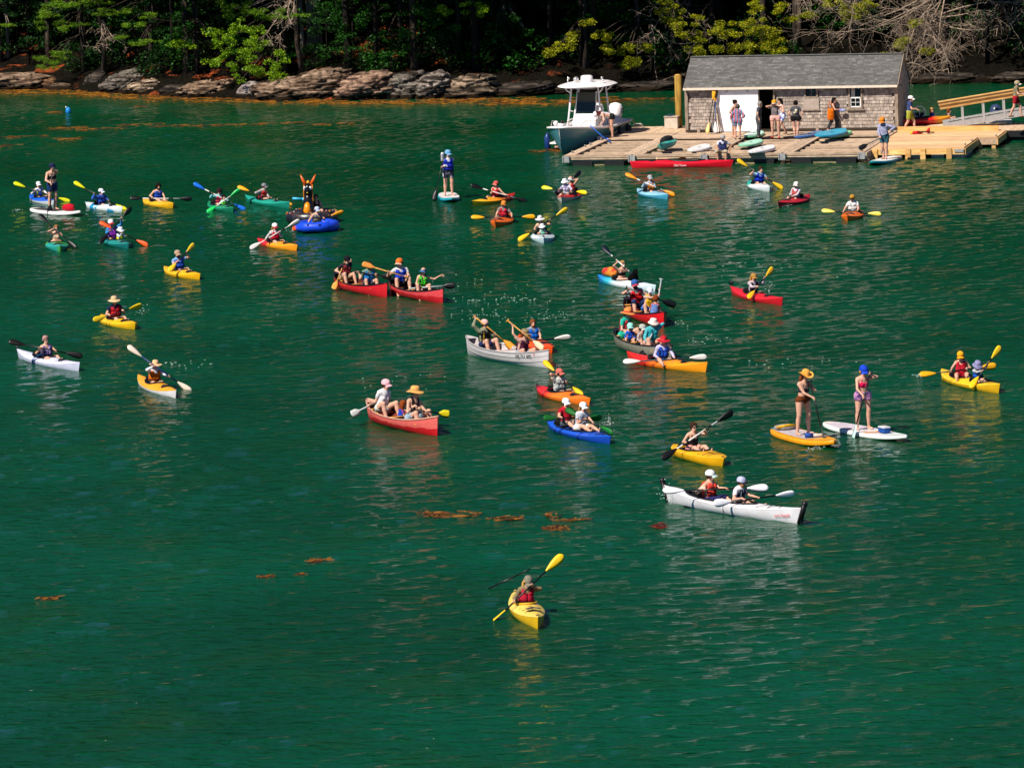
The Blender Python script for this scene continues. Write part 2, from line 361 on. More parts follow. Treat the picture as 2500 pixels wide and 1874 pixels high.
rock("dim rock at the right edge of the far shore", 2430, 2560, 176, 202, 6, DK, 1.4, 8, seed=24)

# ---- rockweed and floating weed
def weed(name, label, patches, cols, n_per=60, kind='stuff', seed=0):
    rg = np.random.default_rng(seed); V = []; Fq = []
    for (px, py, rx, ry) in patches:
        c = gw(px, py); e = gw(px+rx, py); q = gw(px, py-ry); ax = (e-c).length; ay = abs(q.y-c.y)
        n = int(max(25, min(3000, n_per*5.5*ax*ay)))
        r = np.sqrt(rg.uniform(0, 1, n)); a = rg.uniform(0, 2*math.pi, n)
        x = c.x+np.cos(a)*r*ax; y = c.y+np.sin(a)*r*ay
        keep = wob(x*3, y*1.5, 0.8, seed+1.0) > -0.35; x, y = x[keep], y[keep]; n = len(x)
        L = rg.uniform(0.04, 0.15, n); W = rg.uniform(0.010, 0.035, n); th = rg.normal(0.0, 0.9, n)
        q_ = (1, 1, 1) if name == 'seaweed_clump' else (2.6, 2.0, .22); L *= q_[0]; W *= q_[1]; th *= q_[2]; z = rg.uniform(0.004, 0.036, n); tl = rg.uniform(-0.03, 0.03, n)
        dx, dy = np.cos(th), np.sin(th); b = len(V)*1
        for i in range(n):
            k = len(V)
            for u, v, zz in ((-.5, -.5, 0), (.5, -.4, tl[i]), (.5, .4, tl[i]+.01), (-.5, .5, .015)):
                V.append((x[i]+dx[i]*u*L[i]-dy[i]*v*W[i], y[i]+dy[i]*u*L[i]+dx[i]*v*W[i], z[i]+zz))
            Fq.append((k, k+1, k+2, k+3))
    if False: pass
    if name == 'seaweed_clump':                      # a soft half sunken mat under the loose blades
        for (px, py, rx, ry) in patches:
            c = gw(px, py); ax = (gw(px+rx, py)-c).length; ay = abs(gw(px, py-ry).y-c.y)
            for q in range(max(6, int(ax*ay*5))):
                a = rg.uniform(0, 6.28); r = math.sqrt(rg.uniform(0, 1))*.85; x0 = c.x+math.cos(a)*r*ax; y0 = c.y+math.sin(a)*r*ay; k = len(V); w0, h0 = rg.uniform(.10, .28)*min(1, ax*2), rg.uniform(.15, .4)*min(1, ay)
                V.append((x0, y0, .034))
                for j in range(8): V.append((x0+w0*math.cos(j*.785)*rg.uniform(.6, 1.2), y0+h0*math.sin(j*.785)*rg.uniform(.6, 1.2), rg.uniform(.002, .014)))
                for j in range(0, 8, 2): Fq.append((k, k+1+j, k+1+(j+1) % 8, k+1+(j+2) % 8))
    o = link(name, npmesh(name, V, Fq), islandmat("weed_"+name, cols, 0.6, 0.15, 0.3)); return tag(o, label, None, None, kind)
WC = ['#2e1606', '#70400e', '#9a6216', '#46290c', '#221106', '#5c3e10']
band = [(px, py+1, 62, 6) for px, py in [(30, 224), (110, 222), (190, 226), (250, 230), (330, 236), (420, 240), (520, 243), (620, 245), (720, 248), (810, 250), (900, 250), (990, 249), (1090, 247), (1180, 245), (1270, 244), (1340, 250), (1230, 251)]]
weed("rockweed_band", "orange brown rockweed fringe along the foot of the shore rocks", band, ['#3c2006', '#7a480c', '#a86e18', '#5a340a', '#241204'], 14, seed=1)
weed("drifting_weed", "thin lines of amber weed drifting off the far shore", [(170, 313, 45, 2.5), (250, 316, 60, 2), (345, 305, 50, 2), (420, 309, 50, 2), (520, 307, 60, 2), (650, 303, 90, 2.5), (800, 304, 60, 2), (60, 335, 60, 2), (20, 357, 40, 3), (170, 340, 40, 2), (340, 262, 20, 1.5), (130, 275, 15, 1.2), (1340, 369, 45, 4), (1560, 244, 90, 3), (1440, 250, 80, 3), (1450, 240, 60, 3)], WC, 14, seed=2)
for lb, ps, sd in [("long clump of rust orange seaweed floating in mid cove", [(1105, 1257, 70, 8), (1060, 1252, 44, 3.5)], 3), ("pinkish brown seaweed clump right of the long clump", [(1235, 1267, 44, 5)], 4),
                   ("trailing amber seaweed clump with a thin tail", [(1352, 1258, 22, 7), (1390, 1270, 60, 2.5)], 5), ("darker seaweed clump just below the trailing one", [(1355, 1290, 34, 7)], 6),
                   ("small dark red seaweed clump below the white tandem kayak", [(1612, 1284, 20, 5)], 7), ("faint rust weed patch left of the nearest kayak", [(782, 1369, 32, 4), (735, 1403, 12, 2)], 8),
                   ("faint rust weed patch low at the left", [(650, 1408, 22, 4), (120, 1462, 34, 4)], 9)]:
    weed("seaweed_clump", lb, ps, WC if sd != 7 else ['#4a1208', '#6a1c0c', '#2c0c06'], 95, seed=sd)

# ---- foliage
def leafquads(cl, n_per, size, aspect, rg, up=0.0, shell=0.45):
    """cl: list of (cx,cy,cz, rx,ry,rz) -> leaf quads spread through each clump"""
    Vs = []
    for (cx, cy, cz, rx, ry, rz) in cl:
        n = n_per if n_per > 1 else max(12, int(n_per*rx*ry*rz*4.19))
        d = rg.normal(0, 1, (n, 3)); d /= np.linalg.norm(d, axis=1)[:, None]; r = rg.uniform(shell, 1, n)**0.6
        P = np.stack([cx+d[:, 0]*r*rx, cy+d[:, 1]*r*ry, cz+d[:, 2]*r*rz], 1)
        a = rg.normal(0, 1, (n, 3)); a[:, 2] *= 0.5; a[:, 2] += up; a /= np.linalg.norm(a, axis=1)[:, None]
        b2 = np.cross(a, rg.normal(0, 1, (n, 3))); b2 /= np.linalg.norm(b2, axis=1)[:, None]+1e-9
        s = size*rg.uniform(0.6, 1.35, n)[:, None]
        A = a*s*0.5; B = b2*s*0.5*aspect
        Vs.append(np.stack([P-A-B*0.5, P+B*0.55-A*0.1, P+A+B*0.2, P-B*0.75+A*0.1], 1).reshape(-1, 3))
    V = np.concatenate(Vs); n = len(V)//4
    return V, np.arange(n*4).reshape(n, 4)
LEAF = {'pine': islandmat("pine_needles", ['#2c5208', '#52790c', '#7fa012', '#3c6a0a'], 0.6, 0.22),
        'oak': islandmat("oak_leaves", ['#3f6a08', '#6f960d', '#8fae16', '#557f0a'], 0.5, 0.30),
        'maple': islandmat("maple_leaves", ['#0f3205', '#194a08', '#28610c', '#123a06'], 0.5, 0.30),
        'cedar': islandmat("cedar_sprays", ['#3d5206', '#8a920a', '#bdb216', '#566808'], 0.55, 0.25),
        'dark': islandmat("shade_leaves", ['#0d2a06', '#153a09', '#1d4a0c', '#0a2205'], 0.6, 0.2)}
BARK = woodmat("bark", '#1d1712', '#4d4238', 2.0, (6, 6, 0.8), 0.95)
BARKL = woodmat("pale_bark", '#4a4038', '#8d8174', 2.0, (6, 6, 0.8), 0.95)
DEADW = woodmat("dead_wood", '#7a6556', '#bfa995', 3.0, (4, 4, 1), 0.9)
def trunk(x, y, r, h, seed=0, lean=(0, 0), m=BARK, parent=None):
    rg = random.Random(seed); z0 = float(ground_z(x, y))-0.3; pts = []; rr = []
    for k in range(9):
        f = k/8; pts.append((lean[0]*f*h+0.12*math.sin(f*5+seed), lean[1]*f*h+0.1*math.cos(f*4+seed), h*f)); rr.append(r*(1-0.62*f)+(0.35*r if k == 0 else 0))
    mb = MB().tube(pts, rr, 9)
    for k in range(7):
        f = rg.uniform(0.2, 0.9); a = rg.uniform(0, 6.28); p = Vector((lean[0]*f*h, lean[1]*f*h, h*f)); L = rg.uniform(0.8, 2.6)
        q = p+Vector((math.cos(a)*L, math.sin(a)*L, rg.uniform(-0.1, 0.9))); mb.tube([p, (p+q)/2+Vector((0, 0, -.1)), q], [r*.28, r*.18, 0.012], 5)
    return mb, (x, y, z0)
def pads_at(pads, yoff, kind, rg):
    cl = []
    for (px, py, rx, ry) in pads:
        w = gw(px, min(240, max(205, py)))
        Yd = float(shore_y(at(px, py, 238).x)) + yoff + rg.uniform(-0.35, 0.35); c = at(px, py, Yd); k = Yd/FPX
        RX, RZ = rx*k, ry*k; m = max(1, int(RX/0.34))
        for _ in range(m*4 if kind == 'pine' else max(5, int(RX*RZ*(26 if kind != 'cedar' else 42)))):
            u = rg.uniform(-1, 1)*1.05; v = rg.uniform(-1, 1)*(0.7 if kind == 'pine' else 1.0)
            if u*u+v*v > 1.15: continue
            q = rg.uniform(0.2, 0.36)
            if kind == 'pine': cl.append((c.x+u*RX, c.y+rg.uniform(-.5, .5), c.z+v*RZ, q*1.15, q, min(RZ*.5, 0.15)))
            else: cl.append((c.x+u*RX, c.y+rg.uniform(-.6, .6), c.z+v*RZ, q, q, q*0.6))
    return cl
def tree(label, px, base_d, r, h, kind, pads, yoff, lean=(0, 0), seed=0, canopy=True, m=BARK, name='tree', dens=None, leaf=None):
    rg = np.random.default_rng(seed+50); x = at(px, 120, 240).x; y = float(shore_y(x))+base_d; x = at(px, 120, y).x
    mb, loc = trunk(x, y, r, h, seed, lean, m)
    cl = pads_at(pads, yoff, kind, rg)
    T = Vector(loc)
    for c in cl[::3]:                                # limbs reach out to the clumps
        q = Vector(c[:3])-T; f = min(0.95, max(0.15, (q.z+0.5)/h)); s = Vector((lean[0]*f*h, lean[1]*f*h, f*h))
        if (q-s).length < 4.5: mb.tube([s, (s+q)/2+Vector((0, 0, 0.18)), q], [0.05, 0.03, 0.01], 4)
    root = empty(name, loc); tag(root, label, 'tree', 'trees on the wooded bank'); mb.obj('trunk', m, root)
    sz, asp, n = {'pine': (0.20, 0.13, 95), 'oak': (0.105, 0.75, 74), 'maple': (0.12, 0.8, 62), 'cedar': (0.115, 0.42, 130)}[kind]
    if cl:
        cl2 = [(c[0]-T.x, c[1]-T.y, c[2]-T.z, *c[3:]) for c in cl]
        V, Fq = leafquads(cl2, dens or n, sz, asp, rg, 0.35 if kind == 'pine' else 0.0, 0.2)
        link('crown', npmesh('crown', V, Fq, False), leaf or LEAF[kind], root)
    return root
# ================================================================ the woods on the bank
def canopy_mesh(seed, zr, n, spread=3.4, size=0.42):
    rg = np.random.default_rng(seed); cl = []
    for _ in range(n):
        a = rg.uniform(0, 6.28); rr = spread*math.sqrt(rg.uniform(0.02, 1)); z = rg.uniform(*zr)
        cl.append((math.cos(a)*rr, math.sin(a)*rr, z, rg.uniform(.7, 1.2), rg.uniform(.7, 1.2), rg.uniform(.35, .7)))
    V, Fq = leafquads(cl, 42, size, 0.6, rg, 0.2, 0.3); return npmesh('upper_crown', V, Fq, False)
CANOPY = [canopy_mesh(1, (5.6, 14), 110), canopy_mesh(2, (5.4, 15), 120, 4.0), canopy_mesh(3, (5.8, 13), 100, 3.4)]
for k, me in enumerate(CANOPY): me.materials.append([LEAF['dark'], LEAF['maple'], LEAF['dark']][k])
def add_canopy(root, k, rot=0.0, sc=1.0):
    o = link('crown', CANOPY[k % 3], None, root, (0, 0, 0), rot); o.scale = (sc, sc, sc); return o
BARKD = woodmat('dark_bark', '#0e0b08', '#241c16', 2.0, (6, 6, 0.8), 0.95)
TR = []
def T_(*a, **k):
    t = tree(*a, **k); TR.append(t)
    if k.get('seed') not in (1, 3, 4, 6, 7, 8, 12, 15, 16, 17, 18, 19): add_canopy(t, len(TR), len(TR)*1.3)
    return t
T_("pair of thin pale trunks at the far left edge of the woods", 14, 4.5, .09, 14, 'pine', [(20, 62, 10, 5)], 2.2, m=BARKL, seed=1)
T_("slim dark trunk just right of the thin pale trunks", -4, 4.0, .14, 14, 'pine', [], 2.0, seed=2)
T_("pine with bright drooping needle pads low over the pink ledge", 205, 4.2, .15, 15, 'pine', [(100, 28, 22, 9), (130, 44, 26, 11), (128, 60, 32, 13), (160, 73, 28, 9), (198, 57, 18, 7), (205, 8, 70, 9), (120, 142, 40, 12), (133, 160, 32, 11), (148, 131, 16, 9), (230, 30, 30, 9), (150, 12, 40, 10)], 0.9, seed=3)
T_("pine with separate yellow green pads in front of the dark woods", 375, 5.0, .16, 15, 'pine', [(272, 29, 28, 9), (318, 26, 15, 7), (360, 38, 16, 7), (372, 102, 26, 6), (335, 107, 18, 5), (330, 60, 25, 8), (290, 90, 20, 5)], 1.0, seed=4)
T_("dark straight trunk behind the small maple sprays", 455, 6.5, .17, 15, 'maple', [(430, 80, 18, 9), (440, 48, 20, 20), (455, 68, 14, 10)], 1.6, seed=5)
T_("small maple with a bright spray of leaves above the dark ledge", 478, 3.0, .07, 9, 'maple', [(437, 112, 32, 10), (425, 108, 20, 7), (520, 78, 30, 8)], .8, seed=6, leaf=LEAF['oak'])
T_("oak whose bright leafy branches hang over the round boulder", 690, 3.6, .13, 12, 'oak', [(560, 107, 46, 28), (600, 92, 50, 34), (640, 122, 46, 30), (598, 150, 40, 24), (640, 176, 56, 18), (682, 140, 18, 38), (524, 150, 22, 11), (560, 135, 40, 26), (600, 188, 46, 9), (670, 185, 28, 10), (575, 60, 26, 26)], .6, (-.03, 0), seed=7)
T_("pine with flat bright pads high left of the thick grey trunk", 735, 5.5, .12, 14, 'pine', [(575, 10, 34, 22), (600, 36, 30, 14), (655, 31, 36, 12), (690, 40, 26, 7), (722, 37, 26, 8), (640, 44, 30, 8), (560, 30, 18, 12)], 1.3, m=BARKL, seed=8)
T_("thick blue grey trunk standing right of the oak branches", 768, 7.0, .36, 17, 'maple', [(820, 60, 20, 10)], 3, m=BARKL, seed=9)
T_("second thick trunk in shade beside the blue grey trunk", 800, 9.0, .26, 16, 'maple', [(850, 90, 22, 12), (830, 20, 25, 10)], 4, seed=10)
T_("maple in deep shade with scattered green sprays in mid woods", 985, 7.0, .15, 15, 'maple', [(1010, 22, 22, 10), (1065, 60, 16, 8), (1110, 68, 12, 5), (1000, 122, 16, 8), (1040, 30, 20, 14), (930, 95, 18, 7), (960, 130, 20, 10), (880, 40, 18, 10), (990, 80, 12, 8)], 2.4, seed=11)
T_("maple with a light green leaf spray near the top middle", 1120, 6.0, .12, 15, 'oak', [(1150, 20, 34, 14), (1168, 30, 18, 9), (1085, 25, 16, 10)], 1.6, seed=12)
T_("grey trunk in shadow right of the light green spray", 1230, 7.0, .17, 16, 'maple', [(1260, 40, 20, 12), (1210, 90, 22, 10), (1290, 80, 15, 8)], 3.2, m=BARKL, seed=13)
T_("hemlock with olive sprays hanging left of the motorboat canopy", 1445, 5.2, .20, 15, 'cedar', [(1360, 113, 30, 12), (1392, 104, 20, 14), (1340, 130, 14, 10), (1435, 60, 16, 9), (1400, 90, 20, 10)], 1.4, seed=14)
T_("cedar with yellow green sprays left of the wooden pile", 1560, 4.2, .13, 13, 'cedar', [(1480, 112, 24, 22), (1502, 132, 20, 12), (1540, 118, 18, 10), (1528, 158, 13, 20), (1556, 150, 10, 12), (1470, 90, 15, 10), (1580, 115, 14, 8)], .8, seed=15)
T_("leaning cedar with bright sprays behind the shed's left end", 1740, 5.0, .14, 14, 'cedar', [(1640, 36, 34, 22), (1690, 100, 30, 22), (1730, 124, 40, 12), (1768, 76, 30, 24), (1660, 70, 26, 14), (1620, 10, 25, 14), (1700, 50, 20, 12)], .9, (.03, 0), seed=16)
T_("bushy bright cedar rising behind the middle of the shed roof", 1870, 4.6, .16, 14, 'cedar', [(1848, 60, 40, 24), (1862, 90, 46, 28), (1832, 122, 60, 14), (1884, 112, 34, 20), (1900, 22, 26, 12), (1840, 20, 30, 14), (1795, 116, 18, 10)], .7, seed=17)
T_("cedar with a yellow green tuft between the dead branches", 2085, 5.0, .15, 14, 'cedar', [(2092, 20, 42, 18), (2080, 44, 20, 10), (1972, 34, 16, 9), (2120, 10, 22, 8), (1940, 50, 20, 8), (2030, 10, 20, 8)], 1.0, seed=18)
T_("young cedar showing a few sprays through the dead tangle", 2230, 5.5, .11, 12, 'cedar', [(2190, 116, 16, 7), (2258, 126, 14, 6), (2210, 100, 12, 6), (2240, 60, 14, 8), (2170, 135, 20, 6)], 1.2, seed=19)
# trees deeper in the woods, only trunk and canopy tell
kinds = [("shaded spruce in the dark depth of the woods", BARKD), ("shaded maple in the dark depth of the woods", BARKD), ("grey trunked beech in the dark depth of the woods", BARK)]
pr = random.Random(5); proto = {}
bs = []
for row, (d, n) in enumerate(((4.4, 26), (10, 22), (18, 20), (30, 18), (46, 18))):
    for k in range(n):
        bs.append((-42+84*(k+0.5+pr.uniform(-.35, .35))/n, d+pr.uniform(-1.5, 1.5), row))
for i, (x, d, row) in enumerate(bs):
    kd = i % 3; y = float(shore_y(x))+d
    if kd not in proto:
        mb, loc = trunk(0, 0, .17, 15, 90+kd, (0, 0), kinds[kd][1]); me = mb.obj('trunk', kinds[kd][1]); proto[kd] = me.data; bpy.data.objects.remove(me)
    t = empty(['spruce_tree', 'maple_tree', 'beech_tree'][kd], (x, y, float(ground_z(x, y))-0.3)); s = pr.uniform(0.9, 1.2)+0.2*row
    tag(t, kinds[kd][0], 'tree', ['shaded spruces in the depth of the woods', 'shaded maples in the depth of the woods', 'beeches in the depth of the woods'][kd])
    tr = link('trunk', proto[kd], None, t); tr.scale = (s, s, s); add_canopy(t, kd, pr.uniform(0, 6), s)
for i, px in enumerate([250, 425, 480, 920, 1345, 1420, 2350, 2410, 2470]):  # added trees whose out-of-view crowns shade the darker stretches of bank
    x = at(px, 150, 242).x; y = float(shore_y(x))+3.4+pr.uniform(-.6, .9); x = at(px, 150, y).x
    t = empty('added_shade_tree', (x, y, float(ground_z(x, y))-.3)); tag(t, "added dark tree leaning out so its unseen crown shades the shore rocks", 'tree', 'added shade trees over the shore')
    mb = MB().tube([(0, 0, 0), (0, -.4, 2.6), (.1, -1.6, 5.6), (.1, -3.2, 9)], [.13, .11, .09, .05], 7); mb.obj('trunk', BARKD, t)
    c = add_canopy(t, i, pr.uniform(0, 6), .82); c.location = (0, -4.0+pr.uniform(-.5, .5), 1.35)
# understory shrubs
SHR = []
for k in range(4):
    rg = np.random.default_rng(300+k); cl = [(rg.uniform(-1, 1), rg.uniform(-.6, .6), rg.uniform(0.15, 1.2), .4, .4, .28) for _ in range(16)]
    V, Fq = leafquads(cl, 34, 0.15, 0.75, rg, 0.1, 0.2); SHR.append(npmesh('leaves', V, Fq, False)); SHR[-1].materials.append(LEAF['dark' if k % 2 else 'maple'])
for i in range(64):
    x = -34+68*(i+pr.uniform(0, 1))/64; d = pr.choice([2.6, 3.5, 5, 7, 9, 12])+pr.uniform(0, 1.5); y = float(shore_y(x))+d
    s = empty('forest_shrub', (x, y, float(ground_z(x, y))-0.05), pr.uniform(0, 6)); tag(s, "low dark leafed shrub on the shaded forest floor", 'shrub', 'shrubs on the forest floor')
    c = link('foliage', SHR[i % 4], None, s); q = pr.uniform(.6, 1.5); c.scale = (q, q, q)
# leafy saplings whose low boughs close the wood's edge
SAP = []
for k in range(4):
    rg = np.random.default_rng(400+k); cl = []
    for _ in range(26):
        a = rg.uniform(0, 6.28); rr = 1.5*math.sqrt(rg.uniform(0, 1)); z = rg.uniform(1.0, 4.8); cl.append((rr*math.cos(a), rr*math.sin(a), z-.12*rr, rg.uniform(.3, .6), rg.uniform(.3, .6), rg.uniform(.12, .26)))
    V, Fq = leafquads(cl, 70, 0.125, 0.75, rg, 0.3, 0.15); me = npmesh('crown', V, Fq, False); me.materials.append(LEAF['maple'] if k != 1 else LEAF['dark'])
    mb = MB().tube([(0, 0, -.2), (.05, 0, 2), (0, .1, 4.8)], [.05, .04, .012], 6)
    for c in cl[::3]: mb.tube([(0.02, 0, c[2]*.8), (c[0], c[1], c[2])], [.018, .006], 4)
    tm = mb.obj('trunk', BARKD); SAP.append((me, tm.data)); bpy.data.objects.remove(tm)
for i in range(46):
    x = -33+30*(i+pr.uniform(0, 1))/46 if i % 3 else -8+26*pr.uniform(0, 1); d = pr.uniform(2.6, 7.5)+(1.5 if x > -7 else 0); y = float(shore_y(x))+d
    t = empty('sapling_tree', (x, y, float(ground_z(x, y))-.05), pr.uniform(0, 6)); tag(t, "leafy green sapling with low boughs at the wood's edge", 'tree', 'leafy saplings along the bank')
    k = i % 4; q = pr.uniform(.75, 1.25); a = link('trunk', SAP[k][1], None, t); b_ = link('crown', SAP[k][0], None, t); a.scale = b_.scale = (q, q, q)
# bare dead trees
def dead_tree(label, px, py, tips, base_d, seed, yoff=1.0, spread=1.0):
    rg = random.Random(seed); y0 = float(shore_y(at(px, 100, 236).x)) + base_d; p0 = at(px, py, y0); gz = float(ground_z(p0.x, p0.y))
    root = empty('dead_tree', (p0.x, p0.y, gz-.2)); tag(root, label, 'tree', 'bare dead trees over the water'); O = Vector(root.location)
    mb = MB(); mb.tube([Vector((rg.uniform(-.4, .4), .3, 0)), Vector((0, .1, (p0.z-gz)*.5)), p0-O], [.16, .12, .09], 7); mb.obj('trunk', BARK, root)
    br = MB()
    def grow(a, d, L, r, lev):
        n = 5; pts = [a]; rr = [r]; p = a.copy(); v = d.copy()
        for k in range(n):
            v = (v + Vector((rg.gauss(0, .16), rg.gauss(0, .16), rg.gauss(-.02, .15)))).normalized(); p = p+v*(L/n); pts.append(p.copy()); rr.append(max(.0055, r*(1-(k+1)/n*.75)))
        br.tube(pts, rr, 3 if lev > 0 else 5, cap=False)
        if lev < 3:
            for k in range((6, 6, 4)[lev]):
                q = pts[1+rg.randrange(n)]; w = (v*0.5 + Vector((rg.gauss(0, .75), rg.gauss(0, .5), rg.gauss(-.05, .65)))).normalized()
                grow(q, w, L*rg.uniform(.32, .58)*spread, max(.006, r*.45), lev+1)
    for (tx, ty) in tips:
        q = at(tx, ty, y0-base_d+yoff+rg.uniform(-.8, .8))-O; a = p0-O; d = q-a; grow(a+d*0.02, d.normalized(), d.length, .045 if spread > .75 else .022, 0)
    br.obj('branches', DEADW, root); return root
dead_tree("dead tree with pale bare limbs reaching left above the motorboat", 1640, -15, [(1590, 30), (1655, 45), (1700, 78)], 3.2, 41, 1.0, .75)
dead_tree("dead snag sending a long pale limb down toward the pile", 1588, 60, [(1640, 205), (1660, 190), (1700, 100)], 3.0, 42, 1.0, .6)
dead_tree("dead tree with thin twigs behind the left half of the shed", 1950, -20, [(1990, 40), (2010, 15), (1960, 70)], 3.4, 43, 1.0, .7)
dead_tree("big dead tree with a grey tangle of twigs above the shed's right end", 2310, -25, [(2070, 110), (2120, 80), (2180, 60), (2230, 150), (2150, 120), (2260, 100), (2200, 20), (2050, 90), (2280, 160)], 3.2, 44, .8)
dead_tree("dead tree with long curved bare limbs at the upper right", 2250, 40, [(2420, 120), (2350, 170), (2480, 60), (2400, 30), (2330, 110), (2300, 185), (2440, 90)], 2.8, 45, .8)
dead_tree("small bare sapling in shade left of the round boulder", 720, -10, [(690, 60), (660, 95), (700, 120)], 2.6, 46, 1.0, .7)
dead_tree("thin bare twig sapling among the left pines", 250, 50, [(300, 88), (280, 70), (245, 115)], 3.2, 47, 1.0, .6)
# ================================================================ docks, shed, gangway
BETA = R(-12.5); EX = Vector((math.cos(BETA), math.sin(BETA), 0)); EY = Vector((-math.sin(BETA), math.cos(BETA), 0))
D0 = gw(1376, 380, .43); D0.z = 0; DZ = 0.43
def dloc(px, py, z=DZ):
    w = gw(px, py, z)-D0; return w.dot(EX), w.dot(EY)
def dworld(x, y, z=0.0): return D0+EX*x+EY*y+Vector((0, 0, z))
GREYW = woodmat("weathered_dock_wood", '#9a806a', '#d8bc9f', 2.5, (1.2, 9, 4), 0.85)
GREYW2 = woodmat("weathered_dock_wood_across", '#a08670', '#dcc1a5', 2.5, (9, 1.2, 4), 0.85)
NEWW = woodmat("new_pine_wood", '#c99b6c', '#e8c79c', 2.0, (0.9, 8, 4), 0.7)
NEWF = woodmat("new_pine_beam", '#c08c4c', '#e6b878', 2.0, (0.9, 8, 5), 0.7)
TANW = woodmat("tan_dock_planks", '#b59679', '#e4c6a6', 2.5, (9, 1.0, 4), 0.8)
BLACKP = mat('black_float_plastic', '#0b0c0d', 0.6, 0.2, 5); STEEL = mat('galvanised_steel', '#b3b1ac', 0.45, 0.25, 9, 0.2, metal=0.5)
ROPE = mat('rope_fibre', '#c9bda6', 0.9, 0.3, 30, 0.6); ALU = mat('aluminium', '#bdb9b4', 0.42, 0.12, 8, 0.1, metal=0.35)
rg = random.Random(11)
def plank(parent, x0, x1, y0, y1, top, th=.05, m=GREYW, g=.006, name='plank'):
    dz = rg.uniform(-.004, .004); L = max(x1-x0, y1-y0)
    o = MB().box(((x0+x1)/2, (y0+y1)/2, top-th/2+dz), (x1-x0-g, y1-y0-g, th)).obj(name, m, parent, smooth=False); return o
dock = empty('floating_dock', D0, BETA); tag(dock, "weathered grey floating dock of four bays in front of the shed", 'dock')
BX = [0, 2.8, 5.75, 8.9, 12.2]; DEEP = 7.7
for k in range(4):
    a, c = BX[k], BX[k+1]
    for x0 in (a, a+.2, c-.4, c-.2): plank(dock, x0+.004, x0+.196, 0.36, DEEP, DZ, .07, GREYW2)
    plank(dock, a+.03, c-.03, 0.0, .18, DZ-.004, .10, GREYW); plank(dock, a+.03, c-.03, .18, .36, DZ-.006, .07, GREYW)
    y = 0.62
    while y < DEEP-.3:
        plank(dock, a+.41, c-.41, y, y+.31, DZ-.085, .14, GREYW); plank(dock, a+.41, c-.41, y+.315, y+.62, DZ-.088, .14, GREYW); y += 1.24
    for j in range(9): plank(dock, a+.02, c-.02, DEEP+.31*j, DEEP+.31*(j+1), DZ-.004, .05, GREYW)
    MB().box(((a+c)/2, 4.0, .12), (c-a-.9, 7.2, .12)).obj('under_deck', BLACKP, dock, smooth=False)
    MB().box(((a+c)/2, .06, .29), (c-a-.34, .07, .075)).obj('fascia_board', GREYW, dock, smooth=False)
    MB().box(((a+c)/2, .11, .21), (c-a-.34, .05, .06)).obj('fascia_board', GREYW, dock, smooth=False)
    for j in range(2):
        MB().box((a+.75+(c-a-1.5)*j, .5, 0.0), (.8, .9, .34)).obj('float_drum', BLACKP, dock, smooth=False)
    MB().box(((a+c)/2, .22, .07), (1.2, .06, .2)).obj('float_netting', mat('netting', '#a08f6a', .9, .5, 60, .8), dock, smooth=False)
for x in (0.1, 2.8, 5.75, 8.9, 12.1):
    MB().box((x, -.035, .28), (.30, .03, .26)).box((x-.12, -.06, .3), (.03, .05, .2)).box((x+.12, -.06, .3), (.03, .05, .2)).obj('corner_bracket', STEEL, dock, smooth=False)
for x, y in ((0.12, 1.2), (0.1, 3.9), (.12, 4.9), (.12, 7.2), (.2, 9.4), (12.05, .4)):
    MB().box((x, y, DZ+.03), (.05, .05, .06)).tube([(x, y-.14, DZ+.075), (x, y+.14, DZ+.075)], .022, 6).obj('cleat', STEEL, dock)
for x in (.0, 12.2): MB().box((x+(-.05 if x == 0 else .05), 6.8, .26), (.06, 13.4, .26)).obj('side_beam', GREYW2, dock, smooth=False)
nb = 18
for j in range(nb): plank(dock, 0.02+3.1*j/nb, .02+3.1*(j+1)/nb, DEEP+2.8, 13.7, DZ-.006, .05, TANW)
MB().box((7.6, 12.1, .36), (9.2, 3.6, .12)).obj('shed_platform', GREYW, dock, smooth=False)
MB().box((6.1, 10.6, .12), (12.0, 6.2, .3)).obj('float_drum', BLACKP, dock, smooth=False)

# new pine dock on the right
yd = empty('pine_dock', D0, BETA); tag(yd, "new yellow pine dock right of the grey dock with open fascia posts", 'dock')
yx0, yx1, yy0, yy1 = 12.28, 16.0, 1.5, 9.1; YZ = .44; n = 20
for j in range(n): plank(yd, yx0, yx1 + (0.78 if yy0+(yy1-yy0)*j/n > 5.95 else 0), yy0+(yy1-yy0)*j/n, yy0+(yy1-yy0)*(j+1)/n, YZ, .045, NEWW)
MB().box(((yx0+yx1)/2, yy0-.03, .28), (yx1-yx0, .05, .22)).obj('fascia_board', NEWF, yd, smooth=False)
MB().box((yx1+.03, (yy0+5.9)/2, .26), (.05, 5.9-yy0, .26)).obj('fascia_board', NEWF, yd, smooth=False)
MB().box((yx1+.42, 5.93, .27), (.80, .05, .25)).obj('fascia_board', mat('pale_board', '#b89a7e', .8, .2), yd, smooth=False)
MB().box((yx1+.81, 7.5, .26), (.05, 3.2, .26)).obj('fascia_board', NEWF, yd, smooth=False)
for x in (12.42, 13.75, 14.35, 15.4): MB().box((x, yy0-.08, .16), (.21, .06, .5)).obj('post', NEWF, yd, smooth=False)
for x in (16.1, 16.65): MB().box((x, 6.0, .1), (.16, .12, .34)).obj('post', NEWF, yd, smooth=False)
MB().box((15.8, yy0-.075, .31), (.36, .03, .12)).obj('bracket', STEEL, yd, smooth=False); MB().box((12.8, yy0-.075, .31), (.3, .03, .12)).obj('bracket', STEEL, yd, smooth=False)
for x in (12.9, 14.0, 14.9, 15.7): MB().box((x, 3.2, .0), (.5, 3.0, .34)).obj('float_drum', mat('pale_foam', '#b9b29d', .9, .2), yd, smooth=False)
MB().box((14.4, 9.06, .55), (4.2, .10, .22)).obj('curb_beam', NEWF, yd, smooth=False)
